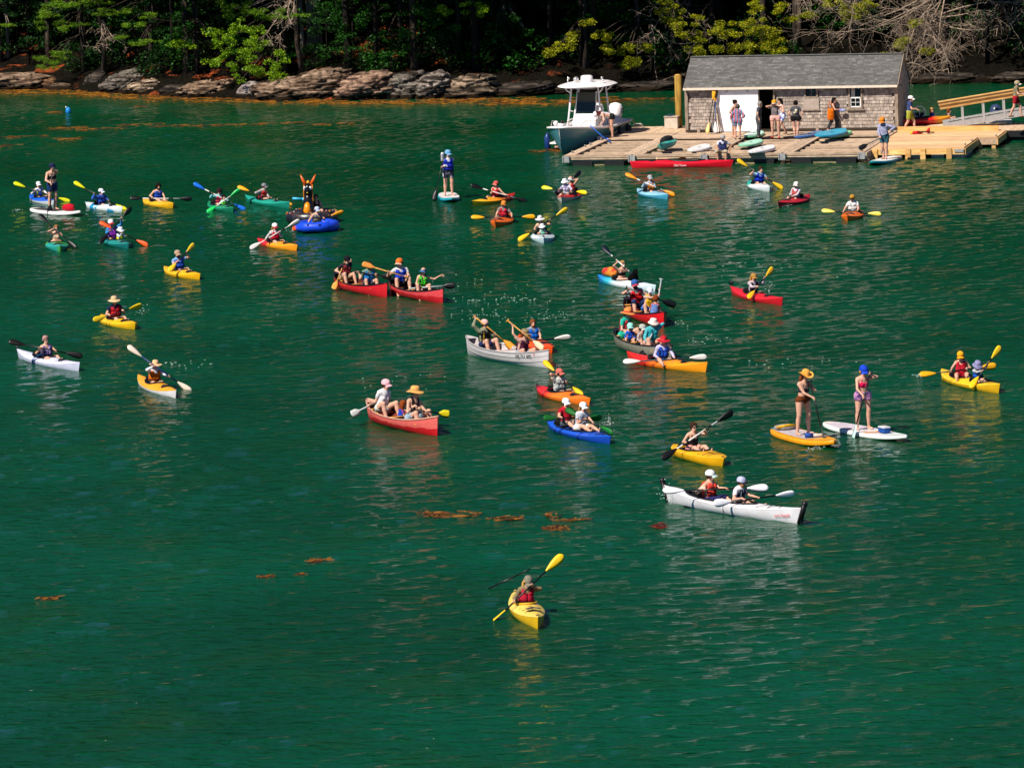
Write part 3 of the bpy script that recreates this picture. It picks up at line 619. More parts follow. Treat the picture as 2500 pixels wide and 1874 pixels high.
for p in ((15.9, 2.6), (15.95, 4.4), (16.7, 6.4)): MB().tube([(p[0], p[1]-.1, YZ+.05), (p[0], p[1]+.1, YZ+.05)], .025, 6).box((p[0], p[1], YZ+.02), (.05, .05, .05)).obj('cleat', STEEL, yd)
# rear float that carries gangway and boats
rf = empty('rear_float', D0, BETA); tag(rf, "tan planked rear float under the gangway and red kayak", 'dock')
for j in range(44): plank(rf, 12.3+.26*j, 12.3+.26*(j+1), 9.15, 13.4 if j < 12 else 12.6, .46, .05, TANW)
MB().box((18.0, 9.12, .30), (11.6, .05, .26)).obj('fascia_board', BLACKP, rf, smooth=False)
MB().box((18.0, 11.0, .1), (11.2, 3.2, .4)).obj('float_drum', BLACKP, rf, smooth=False)

# gangway
ga = at(2304, 314, 204.6); gb = at(2500, 281, 204.9); gd = (gb-ga).normalized(); gb2 = ga+gd*((gb-ga).length*1.5); gside = Vector((0.05, 0.9, 0.06))
gang = empty('gangway', ga); tag(gang, "sloping aluminium gangway with yellow wooden handrails at the right", 'gangway')
V0 = Vector((0, 0, 0)); e = gb2-ga
MB().beam(V0+Vector((0, 0, .09)), e+Vector((0, 0, .09)), .07, .24).obj('side_stringer', ALU, gang, smooth=False)
MB().beam(gside+Vector((0, 0, .09)), e+gside+Vector((0, 0, .09)), .07, .24).obj('side_stringer', ALU, gang, smooth=False)
for k in range(24): MB().beam(e*(k+.5)/24+Vector((0, .04, .17)), e*(k+.5)/24+gside+Vector((0, -.04, .17)), e.length/24-.012, .03).obj('tread', ALU, gang, smooth=False)
L = (gb-ga).length
for px in (2352, 2403, 2453, 2516):
    f = (px-2304)/196*L; p = gd*f
    for s_, sh in ((0, 0), (1, .06)):
        q = p+gside*s_; MB().beam(q+Vector((0, 0, .0)), q+Vector((-.03, 0, .92)), .07, .09, (0, 1, 0)).obj('post', ALU, gang, smooth=False)
for s_ in (0, 1):
    q = gside*s_; a = gd*(-.15)+q+Vector((0, -.05, .90)); c = e+q+Vector((0, -.05, .90))
    MB().beam(a, c, .05, .17).obj('handrail', NEWF, gang, smooth=False); MB().beam(a+Vector((-.05, 0, .11)), c+Vector((0, 0, .11)), .17, .04).obj('handrail', NEWF, gang, smooth=False)

# boat shed
S0 = gw(1676, 323, .45); S0.z = 0; shed = empty('boat_shed', S0, BETA); tag(shed, "weathered shingled boat shed with grey roof and white sliding door", 'shed')
SL, SD, Z0, ZE, ZR = 8.96, 3.5, .45, 2.28, 3.38
WALLB = mat('wall_boarding', '#5d4f44', .9, .3, 6, .3); TRIM = woodmat("grey_trim", '#77685a', '#a89786', 3, (3, 3, 1), .85)
holes = [(3.14, 3.72, Z0, 2.24), (5.12, 5.56, 1.88, 2.24), (6.98, 7.44, 1.40, 2.24)]
xsw = sorted({0, SL, *[h[0] for h in holes], *[h[1] for h in holes]})
fw = MB()
for a, c in zip(xsw[:-1], xsw[1:]):
    zz = [(Z0, ZE+.05)]
    for h in holes:
        if a >= h[0]-1e-6 and c <= h[1]+1e-6: zz = [(z0, z1) for z0, z1 in ((Z0, h[2]), (h[3], ZE+.05)) if z1-z0 > .02]
    for z0, z1 in zz: fw.box(((a+c)/2, .06, (z0+z1)/2), (c-a, .08, z1-z0))
fw.obj('front_wall', WALLB, shed, smooth=False)
MB().box((SL/2, SD-.05, (Z0+ZE)/2), (SL, .08, ZE-Z0)).obj('back_wall', WALLB, shed, smooth=False)
MB().box((SL/2, SD/2, Z0+.02), (SL-.1, SD-.2, .03)).obj('floor', WALLB, shed, smooth=False)
for x, nm in ((.05, 'end_wall'), (SL-.05, 'end_wall')):
    g = MB(); 
    for xx in (x-.04, x+.04): g.v += [(xx, .1, Z0), (xx, SD-.1, Z0), (xx, SD-.1, ZE), (xx, SD/2, ZR-.08), (xx, .1, ZE)]
    g.f += [(0, 1, 2, 3, 4), (9, 8, 7, 6, 5)]+[(i, i+5, (i+1) % 5+5, (i+1) % 5) for i in range(5)]; g.obj(nm, WALLB, shed, smooth=False)
SHM = islandmat("cedar_shingles", ['#83756c', '#a09286', '#b9aa9d', '#8c7f76', '#ab9c90'], .9, 0, .15, 9.0)
sh = MB(); z = Z0+.10; row = 0
while z < ZE-.02:
    x = 0.10-rg.uniform(0, .1)
    while x < SL-.1:
        w = rg.uniform(.09, .19); xc = x+w/2; h = .15+rg.uniform(-.008, .008)
        if not any(a-.09 < xc < c+.09 and z0-.16 < z < z1+.03 for a, c, z0, z1 in holes) and not (1.42 < xc < 3.0) and x > .08 and x+w < SL-.06:
            b = len(sh.v); t0, t1 = rg.uniform(.026, .034), .008; x1 = x+w-.008
            sh.v += [(x, .018-t0, z), (x1, .018-t0, z), (x1, .018, z), (x, .018, z), (x, .018-t1, z+h), (x1, .018-t1, z+h), (x1, .02, z+h), (x, .02, z+h)]
            sh.f += [tuple(b+i for i in q) for q in ((0, 3, 2, 1), (4, 5, 6, 7), (0, 1, 5, 4), (1, 2, 6, 5), (3, 0, 4, 7))]
        x += w
    z += .142; row += 1
tag(sh.obj('wall_shingles', SHM, shed, smooth=False), kind='stuff')
sg = MB(); z = Z0+.1
while z < ZR-.2:
    half = SD/2-.08 if z < ZE else (SD/2)*(ZR-z)/(ZR-ZE)-.05
    y = SD/2-half
    while y < SD/2+half:
        w = rg.uniform(.09, .19)
        if not (z < 2.2 and y < 1.4): sg.box((SL+.012, y+w/2, z+.07), (.03, w-.008, .15))
        y += w
    z += .142
tag(sg.obj('gable_shingles', SHM, shed, smooth=False), kind='stuff')
MB().box((SL+.03, .78, 1.36), (.04, 1.25, 1.75)).obj('gable_door', mat('tan_board', '#8d8578', .8, .15), shed, smooth=False)
for x in (0.03, SL-.03): MB().box((x, -.012, (Z0+ZE)/2), (.13, .07, ZE-Z0)).obj('corner_board', TRIM, shed, smooth=False)
MB().box((SL+.02, .05, (Z0+ZE)/2), (.07, .12, ZE-Z0)).obj('corner_board', TRIM, shed, smooth=False)
MB().box((SL/2, -.03, Z0+.045), (SL, .10, .085)).obj('sill_beam', mat('dark_sill', '#3b2f25', .9, .3), shed, smooth=False)
for x in (.55, 3.95, 5.6): MB().box((x, -.11, Z0+.08), (.13, .1, .17)).obj('skid_block', TRIM, shed, smooth=False)
# white sliding door on hangers
dr = MB().box((2.22, -.075, 1.35), (1.76, .05, 1.78)).obj('sliding_door', mat('white_painted_board', '#f2eeee', .7, .05, 3), shed, smooth=False)
for x in (1.78, 2.66): MB().box((x, -.115, 2.18), (.07, .03, .12)).obj('hanger', STEEL, dr, smooth=False)
MB().box((2.9, -.06, 2.27), (3.3, .05, .05)).obj('door_rail', STEEL, shed, smooth=False)
for x in (3.10, 3.77): MB().box((x, -.02, 1.35), (.07, .09, 1.8)).obj('door_jamb', TRIM, shed, smooth=False)
GLASS = mat('window_glass', '#0d1513', .08, .1, 3, spec=.6); WHP = mat('white_paint', '#e9e4e0', .6, .06)
def window(x0, x1, z0, z1, frame, lab):
    w = MB(); t = .07
    for c, d in (((x0-t/2, z0/2+z1/2), (t, z1-z0+2*t)), ((x1+t/2, z0/2+z1/2), (t, z1-z0+2*t)), (((x0+x1)/2, z1+t/2-.01), (x1-x0, t)), (((x0+x1)/2, z0-t/2), (x1-x0, t))): w.box((c[0], -.03, c[1]), (d[0], .06, d[1]))
    o = w.obj('window', TRIM, shed, smooth=False); o['label'] = lab; return o
w1 = window(5.12, 5.56, 1.88, 2.24, TRIM, "small dark upper window over a plywood patch")
MB().box((5.34, .05, 2.06), (.44, .02, .36)).obj('pane', GLASS, w1, smooth=False); MB().box((5.34, .03, 2.06), (.02, .02, .36)).obj('muntin', TRIM, w1, smooth=False)
w2 = window(6.98, 7.44, 1.40, 2.24, TRIM, "double hung window with white lower sash")
MB().box((7.21, .055, 2.03), (.46, .02, .42)).obj('pane', GLASS, w2, smooth=False); MB().box((7.21, .03, 1.61), (.46, .02, .40)).obj('pane', GLASS, w2, smooth=False)
s_ = MB()
for c, d in (((7.0, 1.61), (.05, .42)), ((7.42, 1.61), (.05, .42)), ((7.21, 1.80), (.46, .05)), ((7.21, 1.42), (.46, .05)), ((7.21, 1.61), (.015, .36)), ((7.21, 1.61), (.38, .015))): s_.box((c[0], 0.0, c[1]), (d[0], .035, d[1]))
s_.obj('sash', WHP, w2, smooth=False)
MB().box((7.10, .04, 2.03), (.16, .01, .40)).obj('curtain', cloth('#c9c4bb'), w2, smooth=False)
MB().box((7.21, -.05, 1.30), (.74, .09, .05)).obj('window_sill', TRIM, w2, smooth=False)
MB().box((5.33, -.035, 1.60), (.68, .03, .50)).obj('plywood_patch', mat('plywood', '#a8988c', .85, .14, 4), shed, smooth=False)
MB().box((5.33, -.045, 1.32), (.74, .05, .05)).obj('window_sill', TRIM, shed, smooth=False)
# roof
OV, OX = .25, .05; rise = (ZR-ZE+.06)/(SD/2+OV); ang = math.atan(rise); sl = math.hypot(SD/2+OV, ZR-ZE+.06)
RB = mat('roof_deck', '#3e3b38', .9, .2)
for sg_ in (1, -1):
    g = MB(); yA = -OV if sg_ == 1 else SD+OV; zA = ZE-.02; yB, zB = SD/2, ZR+.04
    for zo in (0, .06): g.v += [(-OX, yA, zA+zo), (SL+OX, yA, zA+zo), (SL+OX, yB, zB+zo), (-OX, yB, zB+zo)]
    g.f += [(0, 3, 2, 1), (4, 5, 6, 7), (0, 1, 5, 4), (1, 2, 6, 5), (2, 3, 7, 6), (3, 0, 4, 7)]; g.obj('roof', RB, shed, smooth=False)
MB().box((SL/2, -OV-.02, ZE-.0), (SL+2*OX, .035, .10)).obj('fascia_board', mat('pale_fascia', '#d9c9b6', .75, .15), shed, smooth=False)
MB().box((SL/2, SD/2, ZR+.125), (SL+2*OX, .22, .025)).obj('ridge_cap', mat('ridge_shingle', '#5b5b57', .9, .2), shed, smooth=False)
for yA in (-OV, SD+OV): MB().beam((SL+OX+.02, yA, ZE-.01), (SL+OX+.02, SD/2, ZR+.05), .035, .12).obj('rake_board', TRIM, shed, smooth=False)
RSM = []
for k, c in enumerate(['#605e5b', '#656360', '#6a6865', '#757370', '#5b5957']): RSM.append(mat('asphalt_shingle', c, .95, .22, 40, .5, spec=.1))
d_up = Vector((0, math.cos(ang), math.sin(ang))); nrm = Vector((0, -math.sin(ang), math.cos(ang)))
tabm = {}
def tabmesh(w, k):
    key = (round(w, 2), k)
    if key not in tabm:
        mb = MB(); hh = .138; t = .012
        for zz in (0, 1):
            for p in ((0, 0), (1, 0), (1, 1), (0, 1)):
                q = d_up*(p[1]*hh)+nrm*(zz*t*(1 if p[1] == 0 else .35)); mb.v.append((p[0]*(key[0]-.006), q.y, q.z))
        mb.f += [(0, 3, 2, 1), (4, 5, 6, 7), (0, 1, 5, 4), (1, 2, 6, 5), (2, 3, 7, 6), (3, 0, 4, 7)]
        me = bpy.data.meshes.new('shingle'); me.from_pydata(mb.v, [], mb.f); me.materials.append(RSM[k]); tabm[key] = me
    return tabm[key]
cnt = 0; rest = {}; course = 0; s = 0.0; base = Vector((0, -OV, ZE+.042)); far = MB(); farmi = []
while s < sl-.05:
    x = -OX-rg.uniform(0, .3)
    while x < SL+OX:
        w = rg.choice([.13, .16, .2, .24, .3]); x0 = max(x, -OX); x1 = min(x+w, SL+OX); ww = round(x1-x0, 2); k = rg.choices(range(5), [3, 4, 3, 2, 3])[0]
        if ww > .03:
            p = base+d_up*s+nrm*.012
            if cnt < 300: link('shingle', tabmesh(ww, k), None, shed, (x0, p.y, p.z)); cnt += 1
            else:
                me = tabmesh(ww, k); b = len(far.v); far.v += [(v.co.x+x0, v.co.y+p.y, v.co.z+p.z) for v in me.vertices]
                for pl in me.polygons: far.f.append(tuple(b+i for i in pl.vertices)); farmi.append(k)
        x += w
    s += .112; course += 1
fo = far.obj('upper_shingles', None, shed, smooth=False); [fo.data.materials.append(m_) for m_ in RSM]; fo.data.polygons.foreach_set('material_index', np.array(farmi, np.int32)); tag(fo, kind='stuff')
# pile and box behind the dock
p = gw(1658, 311, .43); o = MB().tube([(0, 0, -.6), (0, 0, 2.66)], .145, 16, cap=True).obj('mooring_pile', woodmat("tarred_pile", '#6f5220', '#a8853c', 2, (5, 5, .8), .85), None, (p.x, p.y, 0))
tag(o, "tall brown wooden mooring pile left of the shed", 'pile'); MB().ball((0, 0, 2.665), (.13, .13, .04), 14, 4).obj('pile_top', mat('cut_wood', '#c79a52', .8, .2), o)
bx = empty('utility_box', (gw(1641, 313, .43).x, gw(1641, 313, .43).y, DZ), BETA); tag(bx, "pale grey utility box with rope on its lid beside the pile", 'box')
MB().box((0, 0, .24), (.56, .5, .48)).obj('box_body', mat('weathered_board', '#c3b5a5', .8, .15, 5), bx, smooth=False); MB().box((0, 0, .50), (.62, .56, .035)).obj('lid', mat('weathered_lid', '#b0a293', .8, .15, 5), bx, smooth=False)
rp = MB()
for k in range(3): rp.tube([(-.12+.05*k+.12*math.cos(a), .0+.1*math.sin(a), .535+.02*k) for a in np.linspace(0, 5.6, 14)], .018, 5)
rp.obj('rope_coil', mat('dark_blue_rope', '#20364d', .8, .3, 20), bx)
# ================================================================ people: one continuous skin surface from blended limb volumes
def surf_nets(Fv, o, h):
    s = Fv < 0; nx, ny, nz = Fv.shape
    def cs(a, b, c): return (slice(a, nx-1+a), slice(b, ny-1+b), slice(c, nz-1+c))
    corners = [(a, b, c) for a in (0, 1) for b in (0, 1) for c in (0, 1)]
    cnt = sum(s[cs(*k)].astype(np.int8) for k in corners); act = (cnt > 0) & (cnt < 8)
    idx = np.full(act.shape, -1, np.int64); I, J, K = np.nonzero(act); idx[I, J, K] = np.arange(len(I))
    pos = np.zeros((len(I), 3)); num = np.zeros(len(I))
    for k in corners:
        for ax in range(3):
            if k[ax]: continue
            k2 = list(k); k2[ax] = 1
            va = Fv[I+k[0], J+k[1], K+k[2]]; vb = Fv[I+k2[0], J+k2[1], K+k2[2]]; mk = (va < 0) != (vb < 0)
            t = np.where(mk, va/np.where(mk, va-vb, 1), 0); p = np.tile(np.array(k, float), (len(I), 1)); p[:, ax] += t
            pos += p*mk[:, None]; num += mk
    V = (np.stack([I, J, K], 1)+pos/num[:, None])*h+o; Q = []
    for ax in range(3):
        sl0 = [slice(1, -1)]*3; sl1 = [slice(1, -1)]*3; sl0[ax] = slice(0, -1); sl1[ax] = slice(1, None)
        a = s[tuple(sl0)]; b = s[tuple(sl1)]; E = np.argwhere(a != b)
        if not len(E): continue
        E = E + np.array([0 if q == ax else 1 for q in range(3)]); u, v = [(1, 2), (2, 0), (0, 1)][ax]
        def c(du, dv):
            P = E.copy(); P[:, u] -= du; P[:, v] -= dv; return idx[P[:, 0], P[:, 1], P[:, 2]]
        q = np.stack([c(1, 1), c(0, 1), c(0, 0), c(1, 0)], 1); ins = s[E[:, 0], E[:, 1], E[:, 2]]
        q[~ins] = q[~ins][:, ::-1]; Q.append(q)
    return V, np.concatenate(Q)
def rcone(P, a, b, ra, rb):
    ba = b-a; L = float(ba @ ba)+1e-9; t = np.clip(((P-a) @ ba)/L, 0, 1)
    return np.linalg.norm(P-a-t[:, None]*ba, axis=1)-(ra+(rb-ra)*t), t
NP = lambda v: np.array([float(v[0]), float(v[1]), float(v[2])])
class Body:
    def __init__(s): s.p = []
    def add(s, lab, a, b, ra, rb, fr=None, k=0.02, sx=1.0, sy=1.0):
        """fr=(origin, 3x3 rows lateral/front/up): a,b given in that frame; sx, sy squeeze the section"""
        s.p.append((lab, NP(a), NP(b), ra, rb, fr, k, sx, sy))
    def ev(s, pr, P):
        lab, a, b, ra, rb, fr, k, sx, sy = pr
        if fr is None: return rcone(P, a, b, ra, rb)
        q = (P-fr[0]) @ fr[1].T; sc = np.array([1/sx, 1/sy, 1.0]); d, t = rcone(q*sc, a*sc, b*sc, ra, rb); return d*min(1.0, (sx+sy)/2), t
    def ends(s, pr):
        lab, a, b, ra, rb, fr, k, sx, sy = pr
        if fr is not None: a, b = fr[0]+a @ fr[1], fr[0]+b @ fr[1]
        r = max(ra, rb)*max(1, sx, sy); return np.minimum(a, b)-r, np.maximum(a, b)+r
    def mesh(s, h):
        lo = np.min([s.ends(p)[0] for p in s.p], 0)-3*h; hi = np.max([s.ends(p)[1] for p in s.p], 0)+3*h
        n = np.ceil((hi-lo)/h).astype(int)+1; Fv = np.full(n, 0.2)
        for p in s.p:
            a, b = s.ends(p); i0 = np.maximum(0, np.floor((a-lo-.05)/h).astype(int)); i1 = np.minimum(n, np.ceil((b-lo+.05)/h).astype(int)+1)
            g = np.stack(np.meshgrid(*[np.arange(i0[q], i1[q])*h+lo[q] for q in range(3)], indexing='ij'), -1); sh = g.shape[:3]
            d, _ = s.ev(p, g.reshape(-1, 3)); d = d.reshape(sh); sl = tuple(slice(i0[q], i1[q]) for q in range(3)); old = Fv[sl]; k = p[6]
            hh = np.maximum(k-np.abs(old-d), 0)/k; Fv[sl] = np.minimum(old, d)-hh*hh*k*0.25
        V, Q = surf_nets(Fv, lo, h); D = np.empty((len(s.p), len(V))); T = np.empty_like(D)
        for i, p in enumerate(s.p): D[i], T[i] = s.ev(p, V)
        w = np.argmin(D, 0); lab = np.array([p[0] for p in s.p])[w]; t = T[w, np.arange(len(V))]
        return V, Q, lab, t
def vnormals(V, Q):
    n = np.cross(V[Q[:, 2]]-V[Q[:, 0]], V[Q[:, 3]]-V[Q[:, 1]]); N = np.zeros_like(V)
    for k in range(4): np.add.at(N, Q[:, k], n)
    return N/(np.linalg.norm(N, axis=1)[:, None]+1e-12)
def shell(name, V, N, Q, mk, off, m, parent, wrinkle=0.0):
    fs = Q[mk[Q].sum(1) >= 3]
    if len(fs) < 4: return None
    u, inv = np.unique(fs, return_inverse=True); f = inv.reshape(-1, 4); o = off[u] if isinstance(off, np.ndarray) else np.full(len(u), off)
    P = V[u]
    if wrinkle: o = o*(1+wrinkle*(np.sin(P[:, 2]*55+P[:, 0]*31)+np.sin(P[:, 0]*63+P[:, 1]*47+P[:, 2]*20))*0.5)
    W = P+N[u]*o[:, None]; e = np.concatenate([f[:, [0, 1]], f[:, [1, 2]], f[:, [2, 3]], f[:, [3, 0]]])
    ks = np.sort(e, 1); key = ks[:, 0]*len(u)+ks[:, 1]; uq, fi, ct = np.unique(key, return_index=True, return_counts=True); be = e[fi[ct == 1]]
    nb = len(W); W = np.concatenate([W, P-N[u]*0.004]); rim = np.stack([be[:, 1], be[:, 0], be[:, 0]+nb, be[:, 1]+nb], 1)
    used, inv2 = np.unique(np.concatenate([f, rim]), return_inverse=True)
    return link(name, npmesh(name, W[used], inv2.reshape(-1, 4)), m, parent)
def ik(S, Tt, l1, l2, pole):
    d = Tt-S; D = d.length; mx = (l1+l2)*0.985
    if D > mx:
        f = min(1.10, D/mx); l1 *= f; l2 *= f; mx *= f
        if D > mx: Tt = S+d*(mx/D); D = mx; d = Tt-S
    u = d.normalized(); a = (l1*l1-l2*l2+D*D)/(2*D); h = math.sqrt(max(0, l1*l1-a*a)); pp = pole-u*pole.dot(u)
    pp = pp.normalized() if pp.length > 1e-5 else u.orthogonal().normalized(); return S+u*a+pp*h, Tt
def fingers(mb, wrist, hand, dirv, shaft, s, side):
    """four unequal fingers and a thumb: closed round a shaft, or slightly curled when free"""
    w = (hand-wrist); w = w.normalized() if w.length > 1e-6 else Vector((0, 0, -1))
    if shaft is not None:
        d = shaft.normalized(); w2 = w-d*w.dot(d); w2 = w2.normalized() if w2.length > .05 else d.orthogonal().normalized(); n = d.cross(w2); Rr = .026*s
        for k, L in enumerate((.88, 1.0, .95, .8)):
            c = hand+d*((k-1.5)*.021*s); pts = [c-w2*.028*s] + [c+(w2*-math.cos(a)+n*math.sin(a))*Rr for a in (.7, 1.6, 2.6, 3.6*L)]
            mb.tube(pts, [.0105*s, .010*s, .0095*s, .009*s, .007*s], 5)
        c = hand-d*(.048*s); pts = [c-w2*.03*s]+[c+d*.012*s*q+(w2*-math.cos(a)-n*math.sin(a))*Rr for q, a in ((0, .8), (1, 1.7), (2, 2.5))]
        mb.tube(pts, [.013*s, .0115*s, .0105*s, .008*s], 5)
    else:
        lat = w.cross(dirv); lat = lat.normalized() if lat.length > .05 else w.orthogonal().normalized(); curl = w.cross(lat)*(-1)
        for k, L in enumerate((.065, .078, .072, .055)):
            c = hand+w*.035*s+lat*((k-1.5)*.019*s); L *= s
            mb.tube([c, c+w*L*.45+curl*.003*s, c+w*L*.78+curl*.014*s, c+w*L+curl*.03*s], [.0098*s, .0092*s, .0085*s, .0065*s], 5)
        c = hand-lat*side*.03*s; mb.tube([c-w*.01*s, c-lat*side*.024*s+w*.022*s, c-lat*side*.03*s+w*.052*s], [.0125*s, .011*s, .008*s], 5)
HAIRC = {'brown': '#3b2314', 'dark': '#170f0b', 'blond': '#c99a55', 'grey': '#8f8a84', 'red': '#8a3f16', 'light': '#9a6c3c'}
PEOPLE = []
class Person: pass
def P(label, tagw, crown, on=None, s=None, foot=None, pose='kayak', face=None, top=('tee', '#ffffff'), vest=None, low=('shorts', '#222222'), hat=None, hair=('short', 'brown'), glasses=False,
      skin=0, sex='m', pad=None, hands=(None, None), group='paddlers on the cove', hy=0.0, hp=0.05, lean=0.06, seat=None, child=False, yoff=0.0, feet=None, shoes=None, deckz=None, beard=None, scale=None, lat=0.0):
    p = Person()
    # ---- where the figure rests
    if on is not None:
        hd = on['h']
        if face is None: face = math.degrees(math.atan2(hd.x, -hd.y))
        zs = on['seat'] if seat is None else seat
        if s is None:
            a = pj(on['c']-hd*on['L']/2)[0]; b = pj(on['c']+hd*on['L']/2)[0]; s = max(-.55, min(.55, ((crown[0]-a)/(b-a)*2-1) if abs(b-a) > 45 else -.12))
        base = on['c']+hd*(s*on['L']/2)+Vector((-hd.y, hd.x, 0))*lat; base.z = zs
    else:
        base = gw(foot[0], foot[1], deckz if deckz is not None else DZ+.005)
        if face is None: face = 0
    base.y += yoff
    A = R(face); f0 = Vector((math.sin(A), -math.cos(A), 0)); l0 = Vector((math.cos(A), math.sin(A), 0)); Zv = Vector((0, 0, 1))
    top_z = at(crown[0], crown[1], base.y).z-base.z-(.03 if hat else .015)
    sit = pose in ('kayak', 'canoe', 'edge', 'ride')
    nom = 0.875 if sit else (1.735 if pose != 'bend' else 1.735)
    sc = scale or max(.5 if child else .80, min(1.14, top_z/nom)); hs = 1.0 if sc > .78 else .88/sc if sc > .5 else 1.45     # children keep larger heads
    hs = min(1.35, max(1.0, hs)); g = sc
    p.scale = sc; fem = sex == 'f'
    crx = at(crown[0], crown[1], base.y).x-base.x; side_lean = max(-.14, min(.14, crx/(.75*sc if sit else 1.7*sc))) if pose != 'bend' else 0
    pel = Vector((0, 0, (.11 if sit else .955)*g))
    if pose == 'bend': pel = Vector((0, 0, .93*g)); lean = 1.35
    if pose == 'edge': pel = Vector((0, 0, .10*g))
    sl = side_lean if sit else side_lean*.5
    up = (Zv*math.cos(lean)+f0*math.sin(lean)+Vector((1, 0, 0))*math.tan(sl)).normalized(); lt = (l0-up*l0.dot(up)).normalized(); ff = up.cross(lt)*-1
    ff = lt.cross(up)*-1 if False else (up.cross(lt)).normalized()
    if ff.dot(f0) < 0 and pose != 'bend': ff = -ff
    if pose == 'bend': ff = (f0*math.cos(lean)-Zv*math.sin(lean)).normalized()
    TF = (NP(pel), np.array([NP(lt), NP(ff), NP(up)]))
    tw = lambda x, y, z: pel+lt*(x*g)+ff*(y*g)+up*(z*g)
    B = Body(); G = lambda v: Vector(v)*g
    hipw, wst, chw, shw = (.128, .134, .146, .172) if fem else (.106, .144, .158, .194)
    if child: hipw, wst, chw, shw = .09, .115, .12, .145
    ta = lambda lab, a, b, ra, rb, k=.045, sy=.72: B.add(lab, G(a), G(b), ra*g, rb*g, TF, k*g, 1.0, sy)
    ta('pelvis', (-hipw*.55, 0, .0), (hipw*.55, 0, .0), .118, .118, .05, .86); ta('waist', (0, .005, .06), (0, .005, .2), wst+.012, wst, .06, .76); ta('chest', (0, .0, .22), (0, .0, .38), chw-.005, chw+.004, .06, .74)
    ta('shoulder', (-shw*.78, -.01, .425), (shw*.78, -.01, .425), .062, .062, .06, .95)
    if fem and not child:
        for q in (-1, 1): ta('chest', (q*.068, .072, .285), (q*.068, .088, .275), .055, .045, .03, 1.0)
    nk0, nk1 = tw(0, -.005, .45), tw(0, .018, .535); B.add('neck', nk0, nk1, .056*g, .05*g, None, .03)
    # ---- head
    hup = (up*.5+Zv*.5).normalized() if pose != 'bend' else (up*.85+f0*.2-Zv*.1).normalized(); q = R(hy)
    hf = (f0*math.cos(q)+l0*math.sin(q)); hf = (hf-hup*hf.dot(hup)).normalized() if pose != 'bend' else (-Zv*.8+f0*.6).normalized(); hf = (hf-hup*hf.dot(hup)).normalized()
    hup = (hup*math.cos(hp)+hf*math.sin(hp)).normalized(); hl = hf.cross(hup)*-1; hf = (hf-hup*hf.dot(hup)).normalized()
    if hl.dot(l0) < 0 and abs(hy) < 90: hl = -hl
    e = g*hs*1.12; hc = nk1+hup*(.098*e)+hf*(.012*e); HF = (NP(hc), np.array([NP(hl), NP(hf), NP(hup)])); hw = lambda x, y, z: hc+hl*(x*e)+hf*(y*e)+hup*(z*e)
    ha = lambda a, b, ra, rb, k=.03, sx=.83: B.add('head', Vector(a)*e, Vector(b)*e, ra*e, rb*e, HF, k*e, sx, 1.0)
    ha((0, -.012, .03), (0, .022, -.052), .098, .066); ha((0, .052, -.085), (0, .055, -.09), .032, .03); ha((0, .088, .0), (0, .101, -.024), .014, .018, .02, .9)
    for q in (-1, 1): B.add('head', hw(q*.083, -.005, .0), hw(q*.085, -.008, -.02), .016*e, .013*e, None, .012)
    # ---- legs
    kneeL, kneeR, feetp = None, None, []
    for q in (-1, 1):
        hip = tw(q*hipw, .0, -.02)
        if pose in ('kayak', 'ride'): kn = hip+f0*(.42*g)+l0*(q*.05*g)+Zv*(.09*g); an = kn+f0*(.36*g)-l0*(q*.03*g)-Zv*(.14*g); td = f0*.5+Zv
        elif pose == 'canoe': kn = hip+f0*(.36*g)+l0*(q*.10*g)+Zv*(.17*g if seat is None or seat > .15 else .10*g); an = Vector((0, 0, .07-base.z))+Vector((kn.x, kn.y, 0))+f0*(.14*g); td = f0
        elif pose == 'edge': kn = hip+f0*(.40*g)+l0*(q*.12*g)+Zv*(.03*g); an = kn-Zv*(.42*g)+f0*(.03*g)-l0*(q*.03); td = f0
        elif pose == 'walk': st = .26*q; kn = hip-Zv*(.42*g)+f0*(st*.55+.08)*g; an = Vector((0, 0, .085*g+(.03 if q < 0 else 0)))+f0*(st*g)+l0*(q*.06*g); td = f0
        else:
            wd = .10 if feet is None else feet; an = Vector((0, 0, .085*g))+l0*(q*wd*g)-f0*(.02*g); kn = (hip+an)/2+f0*(.035*g)+l0*(q*.006)+Zv*.02; td = f0+l0*(q*.25)
        ll = 'L' if q > 0 else 'R'; th = .112 if fem else .098
        B.add('thigh'+ll, hip, kn, th*g, .064*g, None, .03*g); md = kn+(an-kn)*.35-(td.normalized()*.018*g if pose not in ('kayak', 'ride') else Vector((0, 0, .01)))
        B.add('shin'+ll, kn, md, .062*g, .064*g, None, .02*g); B.add('calf'+ll, md, an, .063*g, .038*g, None, .02*g)
        td = td.normalized(); heel = an-Zv*(.05*g)*(1 if pose not in ('kayak', 'ride') else 0)-td*(.04*g); toe = an-Zv*(.055*g)*(1 if pose not in ('kayak', 'ride') else 0)+td*(.15*g)
        B.add('foot'+ll, heel, toe, .034*g, .026*g, None, .02*g); feetp.append((an, toe))
    # ---- arms
    Sh = {1: tw(shw*.98, -.012, .42), -1: tw(-shw*.98, -.012, .42)}
    tg = {1: None, -1: None}; shaft = {1: None, -1: None}
    if pad is not None:
        pd = pad; a, b = pd['a'], pd['b']; H = []
        base_y = base.y-max(.27*g, .40*g*abs(f0.y)) if f0.y < .35 else base.y+.36*g
        base_y += pd.get('dy', 0)
        pa, pb = at(a[0], a[1], base_y), at(b[0], b[1], base_y); L0 = pd.get('len', 2.2); ln = (pa-pb).length
        if ln < L0*.97:
            t = math.sqrt(L0*L0-ln*ln)/2*pd.get('k', .8); low_first = a[1] > b[1]; sg = pd.get('sg', 1)
            da = -t*sg if low_first else t*sg; pa, pb = at(a[0], a[1], base_y+da), at(b[0], b[1], base_y-da)
